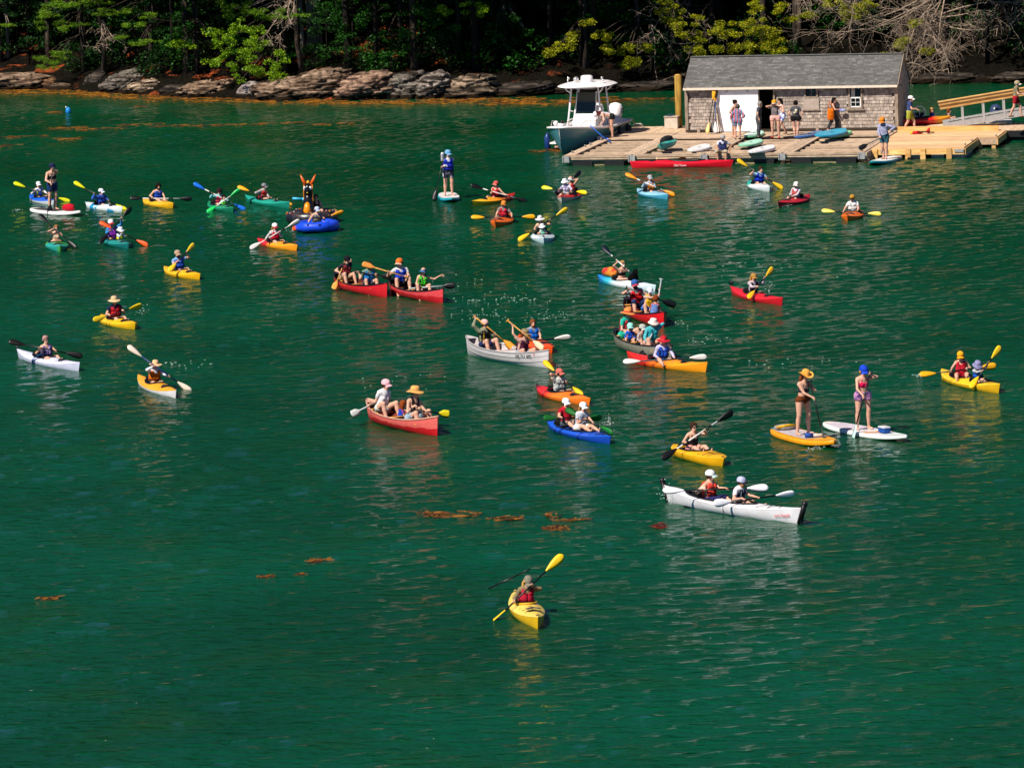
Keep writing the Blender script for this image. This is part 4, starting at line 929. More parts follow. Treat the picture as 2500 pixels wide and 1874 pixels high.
        for qn, (qq, px) in enumerate(((pa, a), (pb, b))):
            if qq.z < -.12 and pd.get('clamp', 1):
                w = gw(px[0], px[1], -.08)
                if qn == 0: pa = w
                else: pb = w
        fr = pd.get('f', (.36, .64)); h1, h2 = pa+(pb-pa)*fr[0]-base, pa+(pb-pa)*fr[1]-base; d = (pb-pa).normalized()
        if (Sh[1]-h1).length+(Sh[-1]-h2).length < (Sh[1]-h2).length+(Sh[-1]-h1).length: tg[1], tg[-1] = h1, h2
        else: tg[1], tg[-1] = h2, h1
        # bring the shaft within reach
        reach = .57*g; tot = Vector((0, 0, 0)); ax_ = pb-pa
        for q in (1, -1):                                # hands first slide along the shaft, then the shaft comes closer
            o_ = 1 if (tg[q]-(pa-base)).length < (tg[-q]-(pa-base)).length else -1
            for _ in range(12):
                if (tg[q]-Sh[q]).length < reach: break
                st = ax_*.012; cand = min((tg[q]+st, tg[q]-st), key=lambda v: (v-Sh[q]).length)
                if (cand-tg[-q]).length < .26*g: break
                tg[q] = cand
        for _ in range(8):
            mv = Vector((0, 0, 0))
            for q in (1, -1):
                v = Sh[q]-(tg[q]+tot); ex_ = v.length-reach
                if ex_ > 0: v.z *= .15; mv += v.normalized()*ex_*.6
            if mv.length < .004: break
            tot += mv
            ctr = (tg[1]+tg[-1])/2+tot-(Sh[1]+Sh[-1])/2; fd = Vector((ctr.x, ctr.y, 0)).dot(Vector((0, -1 if f0.y < .35 else 1, 0)))
            if fd < .19*g: tot.y += (fd-.19*g)*(1 if f0.y < .35 else -1)
        tg[1] = tg[1]+tot; tg[-1] = tg[-1]+tot; pa = pa+tot; pb = pb+tot
        shaft[1] = shaft[-1] = d; p.pad = (pa, pb)
    for n_, q in ((0, -1), (1, 1)):
        hv = hands[n_]
        if hv is not None:
            if isinstance(hv, str):
                tg[q] = {'hip': tw(q*.19, .10, .03), 'face': hw(q*.07, .13, -.03), 'lap': tw(q*.10, .32, .06), 'point': Sh[q]+(l0*q*.9+f0*.25+Zv*.08).normalized()*.54*g, 'knee': tw(q*.17, .34, .10), 'back': tw(q*.17, .02, .10), 'fwd': tw(q*.13, .40, .17),
                         'down': Sh[q]-Zv*(.52*g)+f0*(.04*g)+l0*(q*.08*g), 'chest': tw(q*.06, .19, .30), 'rail': tw(q*.2, .42, .12), 'lean': tw(q*.34, -.02, .02), 'reach': Sh[q]+f0*(.08*g)-Zv*(.50*g)}[hv]
            else: tg[q] = at(hv[0], hv[1], base.y+(hv[2] if len(hv) > 2 else -.2))-base
            if pad is None: shaft[q] = None
    hm = MB(); hinfo = {}
    for q in (1, -1):
        ll = 'L' if q > 0 else 'R'; t = tg[q]
        if t is None: t = Sh[q]-Zv*(.50*g)+l0*(q*.09*g)+f0*(.06*g)
        wv = (t-Sh[q]); wr = t-wv.normalized()*(.062*g); pole = -Zv*.9+l0*(q*.75)-f0*.25
        if (t-Sh[q]).z > .08: pole = l0*(q*1.0)-Zv*.35
        el, wr = ik(Sh[q], wr, .285*g, .25*g, pole); t = wr+(t-wr).normalized()*(.062*g) if (t-wr).length > 1e-4 else wr-Zv*.06
        ar = .85 if child or fem else 1.0
        B.add('uarm'+ll, Sh[q], el, .057*g*ar, .044*g*ar, None, .025*g); B.add('farm'+ll, el, wr, .045*g*ar, .030*g*ar, None, .015*g)
        B.add('hand'+ll, wr, t-(t-wr)*.15, .027*g, .031*g, None, .015*g); fingers(hm, wr, t, f0, shaft[q], g, q); hinfo[q] = (wr, t)
    V, Q, lab, tt = B.mesh(.0185 if sc > .7 else .0165)
    N = vnormals(V, Q); nb = len(V)
    me = bpy.data.meshes.new('person')
    verts = np.concatenate([V, np.array(hm.v)]) ; faces = [tuple(map(int, f)) for f in Q]+[tuple(i+nb for i in f) for f in hm.f]
    me.from_pydata(verts.tolist(), [], faces); me.polygons.foreach_set('use_smooth', np.ones(len(faces), bool)); me.update()
    if len(label.split()) > 16: label = tagw
    o = link('person', me, skinmat(skin), None, base); tag(o, label, 'child' if child else 'person', group); p.o = o; p.base = base; p.tagw = tagw; p.fwd = f0; p.hands = hinfo
    # ---- clothes follow the body
    TT = (V-TF[0]) @ TF[1].T/g; tx, ty, tz = TT.T; HH = (V-HF[0]) @ HF[1].T/e; hx, hyy, hz = HH.T
    isin = lambda *a: np.isin(lab, a); torso = isin('pelvis', 'waist', 'chest', 'shoulder'); UA = isin('uarmL', 'uarmR'); FA = isin('farmL', 'farmR'); TH = isin('thighL', 'thighR'); SHN = isin('shinL', 'shinR'); CA = isin('calfL', 'calfR')
    def cl(name, mk, off, m, wr=.25): return shell(name, V, N, Q, mk, off*g, m, o, wr)
    if low:
        kd, lc = low[0], low[1]; pm = torso & (tz < .085)
        if kd == 'shorts': mk = pm | (TH & (tt < .62))
        elif kd == 'short': mk = pm | (TH & (tt < .34))
        elif kd == 'long': mk = pm | TH | (SHN & (tt < .35))
        elif kd == 'pants': mk = pm | TH | SHN | (CA & (tt < .9))
        elif kd == 'bikini': mk = (torso & (tz < .12) & (tz > -.16)) | (TH & (tt < .09))
        elif kd == 'skirt': mk = pm | (TH & (tt < .75))
        cl({'pants': 'trousers', 'bikini': 'swim_briefs', 'skirt': 'wrap_skirt'}.get(kd, 'shorts'), mk, .010 if kd == 'bikini' else .026 if kd in ('skirt', 'pants') else .018, lc if not isinstance(lc, str) else cloth(lc))
    if top:
        kd, tc = top[0], top[1]; tm = cloth(tc) if isinstance(tc, str) else tc; body = torso & (tz > -.03)
        if kd == 'tee': cl('tee_shirt', body | (UA & (tt < .55)), .014, tm)
        elif kd == 'long': cl('long_sleeved_shirt', body | UA | (FA & (tt < .88)), .014, tm)
        elif kd == 'tank': cl('tank_top', body & (np.abs(tx) < .125) & ~((tz > .36) & (np.abs(tx) < .055)), .010, tm, .1)
        elif kd == 'dress': cl('sun_dress', (body & (np.abs(tx) < .125) & (tz < .40)) | (torso) & (tz < .1) | (TH & (tt < .4)), .018, tm)
        elif kd == 'swim': cl('swimsuit', (torso & (tz < .33)) | (torso & (tz < .44) & (np.abs(np.abs(tx)-.085) < .02)) | (TH & (tt < .08)), .008, tm, .05)
        elif kd == 'bikini': cl('bikini_top', torso & (((tz > .20) & (tz < .335)) | ((tz < .44) & (tz > .3) & (np.abs(np.abs(tx)-.085) < .016))), .008, tm, .05)
        elif kd == 'robe': cl('striped_poncho', (torso) | UA | (FA & (tt < .6)) | (TH & (tt < .3)), .032, tm, .3)
    if vest:
        vk = vest if isinstance(vest, (tuple, list)) else (vest,); vm = cloth(vk[0]) if isinstance(vk[0], str) else vk[0]
        mk = torso & (tz > .06) & (tz < .455) & (np.abs(tx) < (.155 if not fem else .14)) & ~((ty > .0) & (np.abs(tx) < .05) & (tz > .37))
        vo = cl('life_vest', mk, .050+.014*np.sin(tz*38)*(ty > 0)*(np.abs(tx) > .02)-.024*(np.abs(tx) < .012)*(ty > 0), vm, .06)
        if vo and len(vk) > 1: cl('vest_trim', torso & (ty > .02) & ((np.abs(tz-.16) < .016) | (np.abs(np.abs(tx)-.10) < .014)) & (tz > .08) & (tz < .42), .062, cloth(vk[1]), 0)
        elif vo: cl('vest_strap', torso & (ty > -.3) & (np.abs(tz-.15) < .013), .061, cloth('#17171a'), 0)
    if shoes: cl('shoes', isin('footL', 'footR'), .008, cloth(shoes), 0)
    # ---- hair, hat, face
    HD = lab == 'head'
    if hair:
        hm_ = cloth(HAIRC.get(hair[1], hair[1]), .8); line = np.interp(hyy, [-.11, -.03, .02, .06, .1], [-.075, -.055, .0, .055, .09])
        mk = (HD | (lab == 'neck')) & (hz > line) & (hz < (.05 if hat else 9)); thick = {'curly': .045, 'short': .016, 'bun': .014, 'pony': .014, 'long': .022}[hair[0]]
        ho = shell('hair', V, N, Q, mk, thick*e, hm_, o, .35 if hair[0] == 'curly' else .15)
        if hair[0] in ('long', 'pony', 'bun', 'curly') and ho:
            x = MB()
            if hair[0] == 'long':
                for q in (-1, 0, 1): x.tube([hw(q*.06, -.06, .05 if not hat else -.02), hw(q*.075, -.085+.03*abs(q), -.07), hw(q*.08, -.085+.045*abs(q), -.17), hw(q*.06, -.10+.04*abs(q), -.26)], [.045*e, .05*e, .042*e, .015*e], 8)
            elif hair[0] == 'pony': x.tube([hw(0, -.10, .04), hw(0, -.15, .02), hw(0, -.16, -.08), hw(.01, -.14, -.17)], [.02*e, .032*e, .03*e, .008*e], 7)
            elif hair[0] == 'bun': x.ball(hw(0, -.10, .08), .045*e, 9, 6)
            else:
                for k in range(22):
                    a = k*2.4; x.ball(hw(.085*math.cos(a), -.045+.05*math.sin(a)*.8, -.05+.0085*k), .035*e, 6, 4)
            x.obj('hair_lock', hm_, ho)
    if beard: shell('beard', V, N, Q, HD & (hz < -.045) & (hyy > .01), .014*e, cloth(HAIRC.get(beard, beard)), o, .2)
    rows = None
    if hat:
        hk, hcol = hat[0], hat[1]; hm1 = cloth(hcol, .9); hb = cloth(hat[2], .9) if len(hat) > 2 and hat[2] else hm1; x = MB(); n = 18
        def ring(z, r, y0=0.0, fx=.86, droop=0.0): return [hw(r*fx*math.sin(a), y0+r*math.cos(a), z-droop*(1+.25*math.cos(2*a))) for a in np.linspace(0, 2*math.pi, n, endpoint=False)]
        if hk == 'cap':
            x.grid([ring(.018, .121, -.006), ring(.055, .124, -.006), ring(.095, .114, -.008), ring(.128, .084, -.008), ring(.145, .040, -.008), ring(.149, .002, -.008)], True, True); ho = x.obj('cap', hm1, o)
            v = MB(); rr = []
            for d_, zz in ((.098, .036), (.135, .034), (.165, .024), (.182, .012)): rr.append([hw(d_*.86*math.sin(a)*(1-.12*(d_-.098)/.08), -.006+d_*math.cos(a)+.012, zz-.05*math.sin(a)**2*(d_/.17)) for a in np.linspace(-1.05, 1.05, 11)])
            v.grid(rr); v.grid([[q-hup*(.007*e) for q in r_] for r_ in rr], False, True); v.obj('visor', hb, ho)
        elif hk == 'visor':
            x.grid([ring(.03, .118, -.006), ring(.07, .114, -.006)], True, True); ho = x.obj('visor_band', hm1, o); v = MB(); rr = []
            for d_, zz in ((.10, .038), (.14, .034), (.175, .018)): rr.append([hw(d_*.86*math.sin(a), d_*math.cos(a)+.006, zz-.05*math.sin(a)**2*(d_/.17)) for a in np.linspace(-1.1, 1.1, 11)])
            v.grid(rr).obj('visor', hb, ho)
        else:
            hgt, br, dr = {'wide': (.105, .205, .035), 'bucket': (.085, .165, .06), 'cowboy': (.125, .20, -.0)}[hk]
            cr = x.grid([ring(.045, .116), ring(.075, .114), ring(.045+hgt*.8, .100 if hk != 'cowboy' else .094), ring(.045+hgt, .075), ring(.045+hgt*(.98 if hk != 'cowboy' else .82), .003)], True, True); ho = x.obj({'wide': 'sun_hat', 'bucket': 'bucket_hat', 'cowboy': 'straw_hat'}[hk], hm1, o)
            rr = []
            for k in range(4):
                r_ = .112+(br-.112)*k/3; row = []
                for a in np.linspace(0, 2*math.pi, 28, endpoint=False):
                    z = .048-dr*(k/3)**1.3*(1+.35*math.cos(2*a+.4)) if hk != 'cowboy' else .045+.055*(k/3)**2*abs(math.sin(a))**2-.015*(k/3)*math.cos(a)**2
                    row.append(hw(r_*.95*math.sin(a), r_*math.cos(a), z))
                rr.append(row)
            v = MB().grid(rr, True); v.grid([[q-hup*(.008*e) for q in r_] for r_ in rr], True, True); v.obj('brim', hm1 if hk != 'wide' or len(hat) < 3 else hm1, ho)
            if len(hat) > 2 and hat[2]: MB().grid([ring(.048, .120), ring(.078, .118)], True, True).obj('hat_band', cloth(hat[2]), ho)
    frM = Matrix((hl, hf, hup)).transposed()
    if glasses:
        x = MB()
        for q in (-1, 1): x.ball(hw(q*.034, .094, .014), (.030*e, .012*e, .021*e), 8, 5, frM); x.tube([hw(q*.062, .085, .018), hw(q*.083, .01, .016)], .005*e, 4)
        x.box(tuple(hw(0, .102, .018)), (.02*e, .01*e, .008*e)); x.obj('sunglasses', mat('dark_lens', '#0a0808', .15, .05), o)
    elif f0.y < .6:
        for q in (-1, 1): MB().ball(hw(q*.034, .0925, .012), (.013*e, .007*e, .008*e), 7, 4, frM).obj('eye', mat('eye', '#160d08', .3), o)
    if f0.y < .7: MB().ball(hw(0, .0935, -.052), (.024*e, .007*e, .007*e), 8, 4, frM).obj('mouth', mat('lips', '#8a3a33', .5), o)
    PEOPLE.append(p); return p
# ================================================================ paddles
def blade_mesh(L, W, style):
    mb = MB(); rows = []; n = 10
    for i in range(n+1):
        f = i/n
        if style == 'kayak': w = W*(math.sin(min(1, f*1.25+.10)*math.pi/2)**1.1)*(1 if f < .78 else math.sqrt(max(0.02, 1-((f-.78)/.23)**2)))
        else: w = W*(.16+.84*min(1, (f/.42)**1.2))*(1 if f < .9 else math.sqrt(max(.05, 1-((f-.9)/.105)**2)))
        sp = .035*math.sin(f*math.pi*.5) if style == 'kayak' else 0; x = f*L; h = .016*(1-f*.75)
        rows.append([(x, -w/2, sp-.0025), (x, -w*.2, sp+.003), (x, 0, sp+h), (x, w*.2, sp+.003), (x, w/2, sp-.0025), (x, w*.2, sp-.006), (x, 0, sp-h*.5-.004), (x, -w*.2, sp-.006)])
    mb.grid(rows, True); mb.f.append(tuple(range(7, -1, -1))); b = n*8; mb.f.append(tuple(b+k for k in range(8)))
    me = bpy.data.meshes.new('blade'); me.from_pydata(mb.v, [], mb.f); me.polygons.foreach_set('use_smooth', np.ones(len(me.polygons), bool)); me.update(); return me
_BL = {}
def paddle_obj(label, pa, pb, blade, shaft, kind='kayak', group='paddles held by the paddlers', rot=(0, 60), grips=True, blade2=None, k=0.95):
    pa, pb = Vector(pa), Vector(pb); d = (pb-pa).normalized(); L = (pb-pa).length; mid = (pa+pb)/2; dbl = kind == 'kayak'
    root = empty({'kayak': 'kayak_paddle', 'canoe': 'canoe_paddle', 'sup': 'stand_up_paddle'}[kind], mid); tag(root, label, 'paddle', group)
    bl = {'kayak': .50, 'canoe': .52, 'sup': .44}[kind]; bw = {'kayak': .185, 'canoe': .20, 'sup': .20}[kind]; bl = min(bl, L*.3)
    view = (CAM-mid).normalized(); v = (view-d*view.dot(d)).normalized()
    sm = plastic(shaft, .9) if kind != 'canoe' or shaft in ('#1a1a1a', '#b9bcc0') else woodmat('paddle_wood', '#b9762c', '#e0a95a', 3, (3, 3, 3), .5)
    a = pa+d*(bl-.02) if dbl else pa; c = pb-d*(bl-.02); x = MB(); x.tube([a-mid, c-mid], .0185 if kind != 'canoe' else .02, 8)
    if not dbl: x.beam(pa-mid-v.cross(d)*.06, pa-mid+v.cross(d)*.06, .035, .03) if kind != 'kayak' else None
    x.obj('shaft', sm, root)
    key = (kind, round(bl, 2))
    if key not in _BL: _BL[key] = blade_mesh(bl, bw, 'kayak' if dbl else 'canoe')
    for n_, (tip, dd, r_) in enumerate(((pb, d, rot[0]), (pa, -d, rot[1]))[:2 if dbl else 1]):
        q = R(r_); nrm = v*math.cos(q)+dd.cross(v)*math.sin(q); y = nrm.cross(dd)
        o = bpy.data.objects.new('blade', _BL[key].copy()); COL.objects.link(o); o.parent = root
        bc = blade if n_ == 0 or not blade2 else blade2
        o.data.materials.append(plastic(bc, k) if not (kind == 'canoe' and shaft not in ('#1a1a1a', '#b9bcc0')) else woodmat('paddle_blade_wood', bc, bc, 3, (3, 3, 3), .5))
        s0 = tip-dd*bl-mid; o.matrix_local = Matrix(((dd.x, y.x, nrm.x, s0.x), (dd.y, y.y, nrm.y, s0.y), (dd.z, y.z, nrm.z, s0.z), (0, 0, 0, 1)))
    if dbl and grips and L > 1.6 and shaft in ('#d9d5d0', '#e8e4e0'):
        for f in (.34, .66):
            p = pa+d*(L*f)-mid; MB().tube([p-d*.09, p+d*.09], .0215, 8).obj('grip', plastic('#101010'), root)
    return root
# ================================================================ kayaks, canoes, boards, rafts
def place(bow, stern, y, L, near=True):
    """centre and heading of a boat from its two ends' columns, its waterline row and its length"""
    c = gw((bow+stern)/2, y); best = None
    for i in range(721):
        a = i*math.pi/720; h = Vector((math.cos(a), -math.sin(a) if near else math.sin(a), 0)); e = abs((pj(c+h*L/2)[0]-pj(c-h*L/2)[0])-(bow-stern))
        if best is None or e < best[0]: best = (e, h)
    h = best[1]; dx = ((bow+stern)/2-(pj(c+h*L/2)[0]+pj(c-h*L/2)[0])/2); c.x += dx/(FPX/c.y); c.z = 0; return c, h
def hullfn(L, W, mid, end, keel=.10, p=2.3, q=.95, over=.10):
    w = lambda t: W/2*(max(0.0, 1-abs(t)**p))**q
    zs = lambda t: mid+(end-mid)*abs(t)**2.4
    zk = lambda t: -keel+keel*.85*abs(t)**7
    xx = lambda t, f: t*L/2*(1-over*.0)-math.copysign(1, t)*over*abs(t)**6*(1-f)
    return w, zs, zk, xx
def hull_rows(L, fn, n=34, m=7, ex=.72, inset=0.0, floor=None):
    w, zs, zk, xx = fn; rows = []
    for i in range(n+1):
        t = -1+2*i/n; t = math.copysign(1-(1-abs(t))**1.35, t); row = []; ww = max(.006, w(t)-inset); z0 = zk(t) if floor is None else max(floor, zk(t)+.05); z1 = zs(t)
        for s_ in range(-m, m+1):
            th = abs(s_)/m*math.pi/2; y = math.copysign(ww*math.sin(th)**ex, s_) if s_ else 0.0; f = 1-math.cos(th); f = f**.9
            row.append((xx(t, f), y, z0+(z1-z0)*f))
        rows.append(row)
    return rows
BOATS = []
def boat_rec(root, c, h, L, seat):
    BOATS.append((c.copy(), h.copy(), L)); return {'o': root, 'c': c.copy(), 'h': h.copy(), 'L': L, 'seat': seat}
BUNGEE = mat('black_cord', '#111113', .7, .1)
def kayak(label, bow, stern, y, L, deck, hull=None, near=True, W=.64, ck=((-.06, .30),), mid=.10, end=.205, crown=.13, grad=None, camo=None, straps=(), hatch=True, rail='#15151a', back='#141416', group='kayaks out on the cove', at_=None, p=1.95, toggles=True, strap_col='#1a2a4a', seatz=.07):
    c, h = at_ if at_ else place(bow, stern, y, L, near); rz = math.atan2(h.y, h.x); fn = hullfn(L, W, mid, end, p=p); w, zs, zk, xx = fn
    dm = gradmat(grad, L) if grad else camomat(*camo) if camo else plastic(deck); hm = plastic(hull) if hull else dm
    mb = MB().grid(hull_rows(L, fn)); o = mb.obj('kayak', hm, None, c, rz); tag(o, label, 'kayak', group)
    cr = lambda t: (crown*(1-abs(t)**1.6)+.012)
    dz = lambda t, u: zs(t)+cr(t)*(1-abs(u)**2.2)
    dk = MB(); nt_, nu = 64, 12; idx = {}
    ins = lambda x, yy: any(((x-cx*L)/(cl*L/2))**2+(yy/(W*.335))**2 < 1 for cx, cl in ck)
    for i in range(nt_+1):
        t = -1+2*i/nt_
        for j in range(nu+1):
            u = -1+2*j/nu; idx[i, j] = len(dk.v); dk.v.append((xx(t, 1), max(.006, w(t)+.004)*u, dz(t, u)))
    for i in range(nt_):
        for j in range(nu):
            q = (idx[i, j], idx[i+1, j], idx[i+1, j+1], idx[i, j+1]); cx_ = sum(dk.v[k][0] for k in q)/4; cy_ = sum(dk.v[k][1] for k in q)/4
            if not ins(cx_, cy_): dk.f.append(q)
    dk.obj('deck', dm, o)
    for cx, cl in ck:
        pts = []; a_ = cl*L/2; b_ = W*.345
        for k in range(28):
            th = 2*math.pi*k/28; x = cx*L+a_*math.cos(th); yy = b_*math.sin(th); t = max(-1, min(1, 2*x/L)); ww = max(.01, w(t)); pts.append((x, yy, dz(t, min(1, abs(yy)/ww))+.018))
        MB().tube(pts, .022, 6, True).obj('coaming', plastic(rail), o)
        MB().box((cx*L, 0, .012), (cl*L*.9, W*.6, .02)).obj('cockpit_floor', plastic('#15161a'), o)
        x = cx*L-a_*.70; MB().box((x, 0, .22), (.05, W*.42, .20)).obj('seat_back', cloth(back), o)
    # stem-to-stern details
    for sg_ in (1, -1):
        x = sg_*L/2*.97; t = sg_*.97
        if toggles: MB().tube([(x*.985, -.03, dz(.95, 0)+.01), (x, 0, dz(.97, 0)+.035), (x*.985, .03, dz(.95, 0)+.01)], .011, 5).obj('grab_handle', plastic('#1b1b1d'), o)
    b = MB(); f0 = ck[-1][0]+ck[-1][1]/2; 
    for k in range(4):
        t0 = 2*(f0+.05+.035*k); t1 = 2*(f0+.05+.035*(k+1))
        if t1 > .86: break
        s_ = 1 if k % 2 else -1; b.tube([(t0*L/2, s_*w(t0)*.72, dz(t0, .72)+.008), ((t0+t1)/4*L, 0, dz((t0+t1)/2, 0)+.008), (t1*L/2, -s_*w(t1)*.72, dz(t1, .72)+.008)], .0065, 4)
    if b.v: b.obj('deck_bungee', BUNGEE, o)
    b2 = MB(); t0 = -2*(-ck[0][0]+ck[0][1]/2+.06)
    for k in range(3):
        ta, tb = t0-.07*k, t0-.07*(k+1)
        if tb < -.86: break
        s_ = 1 if k % 2 else -1; b2.tube([(ta*L/2, s_*w(ta)*.7, dz(ta, .7)+.008), (tb*L/2, -s_*w(tb)*.7, dz(tb, .7)+.008)], .0065, 4)
    if b2.v: b2.obj('deck_bungee', BUNGEE, o)
    if hatch:
        th = min(.74, 2*f0+.30); x = th*L/2; mb = MB(); rows = []
        for r_ in (1.0, .9, .02): rows.append([(x+.17*r_*math.cos(a), w(th)*.62*r_*math.sin(a), dz(th+.34/L*r_*math.cos(a), .62*r_*abs(math.sin(a)))+(.004 if r_ == 1 else .016)) for a in np.linspace(0, 2*math.pi, 16, endpoint=False)])
        mb.grid(rows, True).obj('hatch_cover', plastic(rail), o)
    for f in straps:
        t = 2*f; pts = [(f*L, y_, z_+.006) for y_, z_ in [(w(t)*1.03*u, dz(t, abs(u))) for u in np.linspace(-1, 1, 9)]]
        pts = [(f*L, -w(t)*1.02, .01)]+pts+[(f*L, w(t)*1.02, .01)]; MB().tube(pts, .016, 5).obj('strap', plastic(strap_col), o)
    return boat_rec(o, c, h, L, seatz)
def canoe(label, bow, stern, y, L, hull, inner, rail, near=True, W=.86, mid=.27, end=.46, wood='#c98a3c', two=None, seats=(-.30, .30), group='canoes out on the cove', ribs=False, endcap=None):
    c, h = place(bow, stern, y, L, near); rz = math.atan2(h.y, h.x); fn = hullfn(L, W, mid, end, .10, 2.1, .78, .06); w, zs, zk, xx = fn
    if two: hm = scuffmat(*two)
    else: hm = plastic(hull) if isinstance(hull, str) else hull
    o = MB().grid(hull_rows(L, fn)).obj('canoe', hm, None, c, rz); tag(o, label, 'canoe', group)
    MB().grid(hull_rows(L, fn, inset=.018, floor=.055), False, True).obj('inner_shell', plastic(inner), o)
    for s_ in (1, -1):
        pts = [(xx(t, 1), s_*max(.0, w(t)), zs(t)+.008) for t in [-1+2*k/40 for k in range(41)]]
        MB().tube(pts, .019, 6).obj('gunwale', plastic(rail), o)
    wd = woodmat('canoe_wood', wood, wood, 3, (3, 3, 3), .5)
    for t in (-.02, .42 if seats[-1] < .3 else -.62): MB().box((t*L/2, 0, zs(t)-.02), (.06, 2*w(t)-.02, .025)).obj('thwart', wd, o)
    for t in seats: MB().box((2*t*L/2, 0, .24), (.26, 2*w(2*t)-.06, .03)).obj('seat', wd, o)
    for s_ in (1, -1):
        b = MB(); r_ = [[(xx(s_*(.86+.14*k/4), 1), u*w(s_*(.86+.14*k/4)), zs(s_*(.86+.14*k/4))+.012) for u in (-1, -.5, 0, .5, 1)] for k in range(5)]
        b.grid(r_, False, s_ < 0).obj('deck_plate', plastic(endcap or rail), o)
    if ribs:
        for f in (.45, .72):
            for s_ in (1, -1):
                pts = []
                for k in range(41):
                    t = -1+2*k/40; th = math.acos(1-f**(1/.9)); pts.append((xx(t, f), s_*(max(.006, w(t))*math.sin(th)**.62+.002), zk(t)+(zs(t)-zk(t))*f))
                MB().tube(pts, .006, 4).obj('rivet_line', mat('seam', '#8d8683', .5), o)
    return boat_rec(o, c, h, L, .26)
def scuffmat(top, low, z):
    m, nt, b = _nt('scuffed_hull'); tc = nt.nodes.new('ShaderNodeTexCoord'); sx = nt.nodes.new('ShaderNodeSeparateXYZ'); nt.links.new(tc.outputs['Object'], sx.inputs[0]); nz = _noise(nt, 3.5, 5)
    a = nt.nodes.new('ShaderNodeMath'); a.operation = 'MULTIPLY_ADD'; a.inputs[1].default_value = .16; nt.links.new(nz.outputs[0], a.inputs[0]); nt.links.new(sx.outputs[2], a.inputs[2])
    c = ramp(nt, a.outputs[0], [(z, C(low, .85)), (z+.02, C(top, .85))]); n2 = _noise(nt, 14, 5, 'Object', (.4, 1, 2)); nt.links.new(mix(nt, c, ramp(nt, n2.outputs[0], [(.4, .82), (.7, 1.06)]), 1.0, 'MULTIPLY'), b.inputs['Base Color'])
    b.inputs['Roughness'].default_value = .5; return m
def board(label, bow, stern, y, L, top, side, near=True, W=.80, th=.13, pad=None, at_=None, z=0.0, nose=None, tail=None, group='paddle boards', p=2.4, tilt=None, name='paddle_board', cat='paddle board', padr=(-.75, .35), rocker=.10):
    c, h = at_ if at_ else place(bow, stern, y, L, near); rz = math.atan2(h.y, h.x); c = c.copy(); c.z = z
    w = lambda t: W/2*max(.0, 1-abs(t)**(p if t > 0 else p*1.35))**(.62 if t > 0 else .5); rk = lambda t: rocker*max(0, t)**3+.03*max(0, -t)**3; n = 30; rows = []
    for i in range(n+1):
        t = -1+2*i/n; t = math.copysign(1-(1-abs(t))**1.6, t); ww = max(.004, w(t)); tt = th*(1-.35*abs(t)**4); r_ = min(tt/2, ww); row = []
        for k in range(16):
            a = 2*math.pi*k/16; cy, sz = math.cos(a), math.sin(a); row.append((t*L/2, math.copysign(max(0, ww-r_)+r_*abs(cy)**.8, cy) if abs(cy) > 1e-6 else 0, rk(t)+th*.42+tt/2*math.copysign(abs(sz)**.7, sz)))
        rows.append(row)
    st = [(0.0, side)]
    o = MB().grid(rows, True, True).obj(name, plastic(side, .9), None, c, rz); tag(o, label, cat, group)
    def sheet(nm, t0, t1, ins, m, dz):
        r_ = []
        for k in range(17):
            t = t0+(t1-t0)*k/16; ww = max(.004, w(t)-ins); tt = th*(1-.35*abs(t)**4); r_.append([(t*L/2, u*ww, rk(t)+th*.42+tt/2*(1-.0*abs(u))+dz) for u in (-1, -.6, 0, .6, 1)])
        return MB().grid(r_).obj(nm, m, o)
    sheet('top_skin', -.985, .985, .03, plastic(top, .9), .003)
    if pad: sheet('deck_pad', padr[0], padr[1], .085, cloth(pad, .9), .008)
    if nose: sheet('nose_panel', .55, .96, .04, plastic(nose, .9), .006)
    if tail: sheet('tail_panel', -.97, -.80, .04, plastic(tail, .9), .006)
    MB().tube([(.0, -.05, th*.95+.01), (0, 0, th*.95+.04), (0, .05, th*.95+.01)], .01, 5).obj('carry_handle', plastic('#2a2a2a'), o)
    if z <= .01: MB().grid([[(-L*.42, -.006, -.02), (-L*.42, .006, -.02)], [(-L*.46, -.004, -.16), (-L*.46, .004, -.16)]]).obj('fin', plastic('#222222'), o)
    if tilt: o.rotation_euler = (tilt[0], tilt[1], rz)
    return boat_rec(o, c, h, L, th*.95)
def text_on(parent, txt, size, mat_, M, name='lettering'):
    cu = bpy.data.curves.new(name, 'FONT'); cu.body = txt; cu.size = size; cu.align_x = 'CENTER'; cu.align_y = 'CENTER'; cu.extrude = .001
    t_ = bpy.data.objects.new('t', cu); COL.objects.link(t_); bpy.context.view_layer.update(); me = bpy.data.meshes.new_from_object(t_.evaluated_get(bpy.context.evaluated_depsgraph_get())); bpy.data.objects.remove(t_)
    me.materials.clear(); me.materials.append(mat_); o = bpy.data.objects.new(name, me); COL.objects.link(o); o.parent = parent; o.matrix_local = M; return o
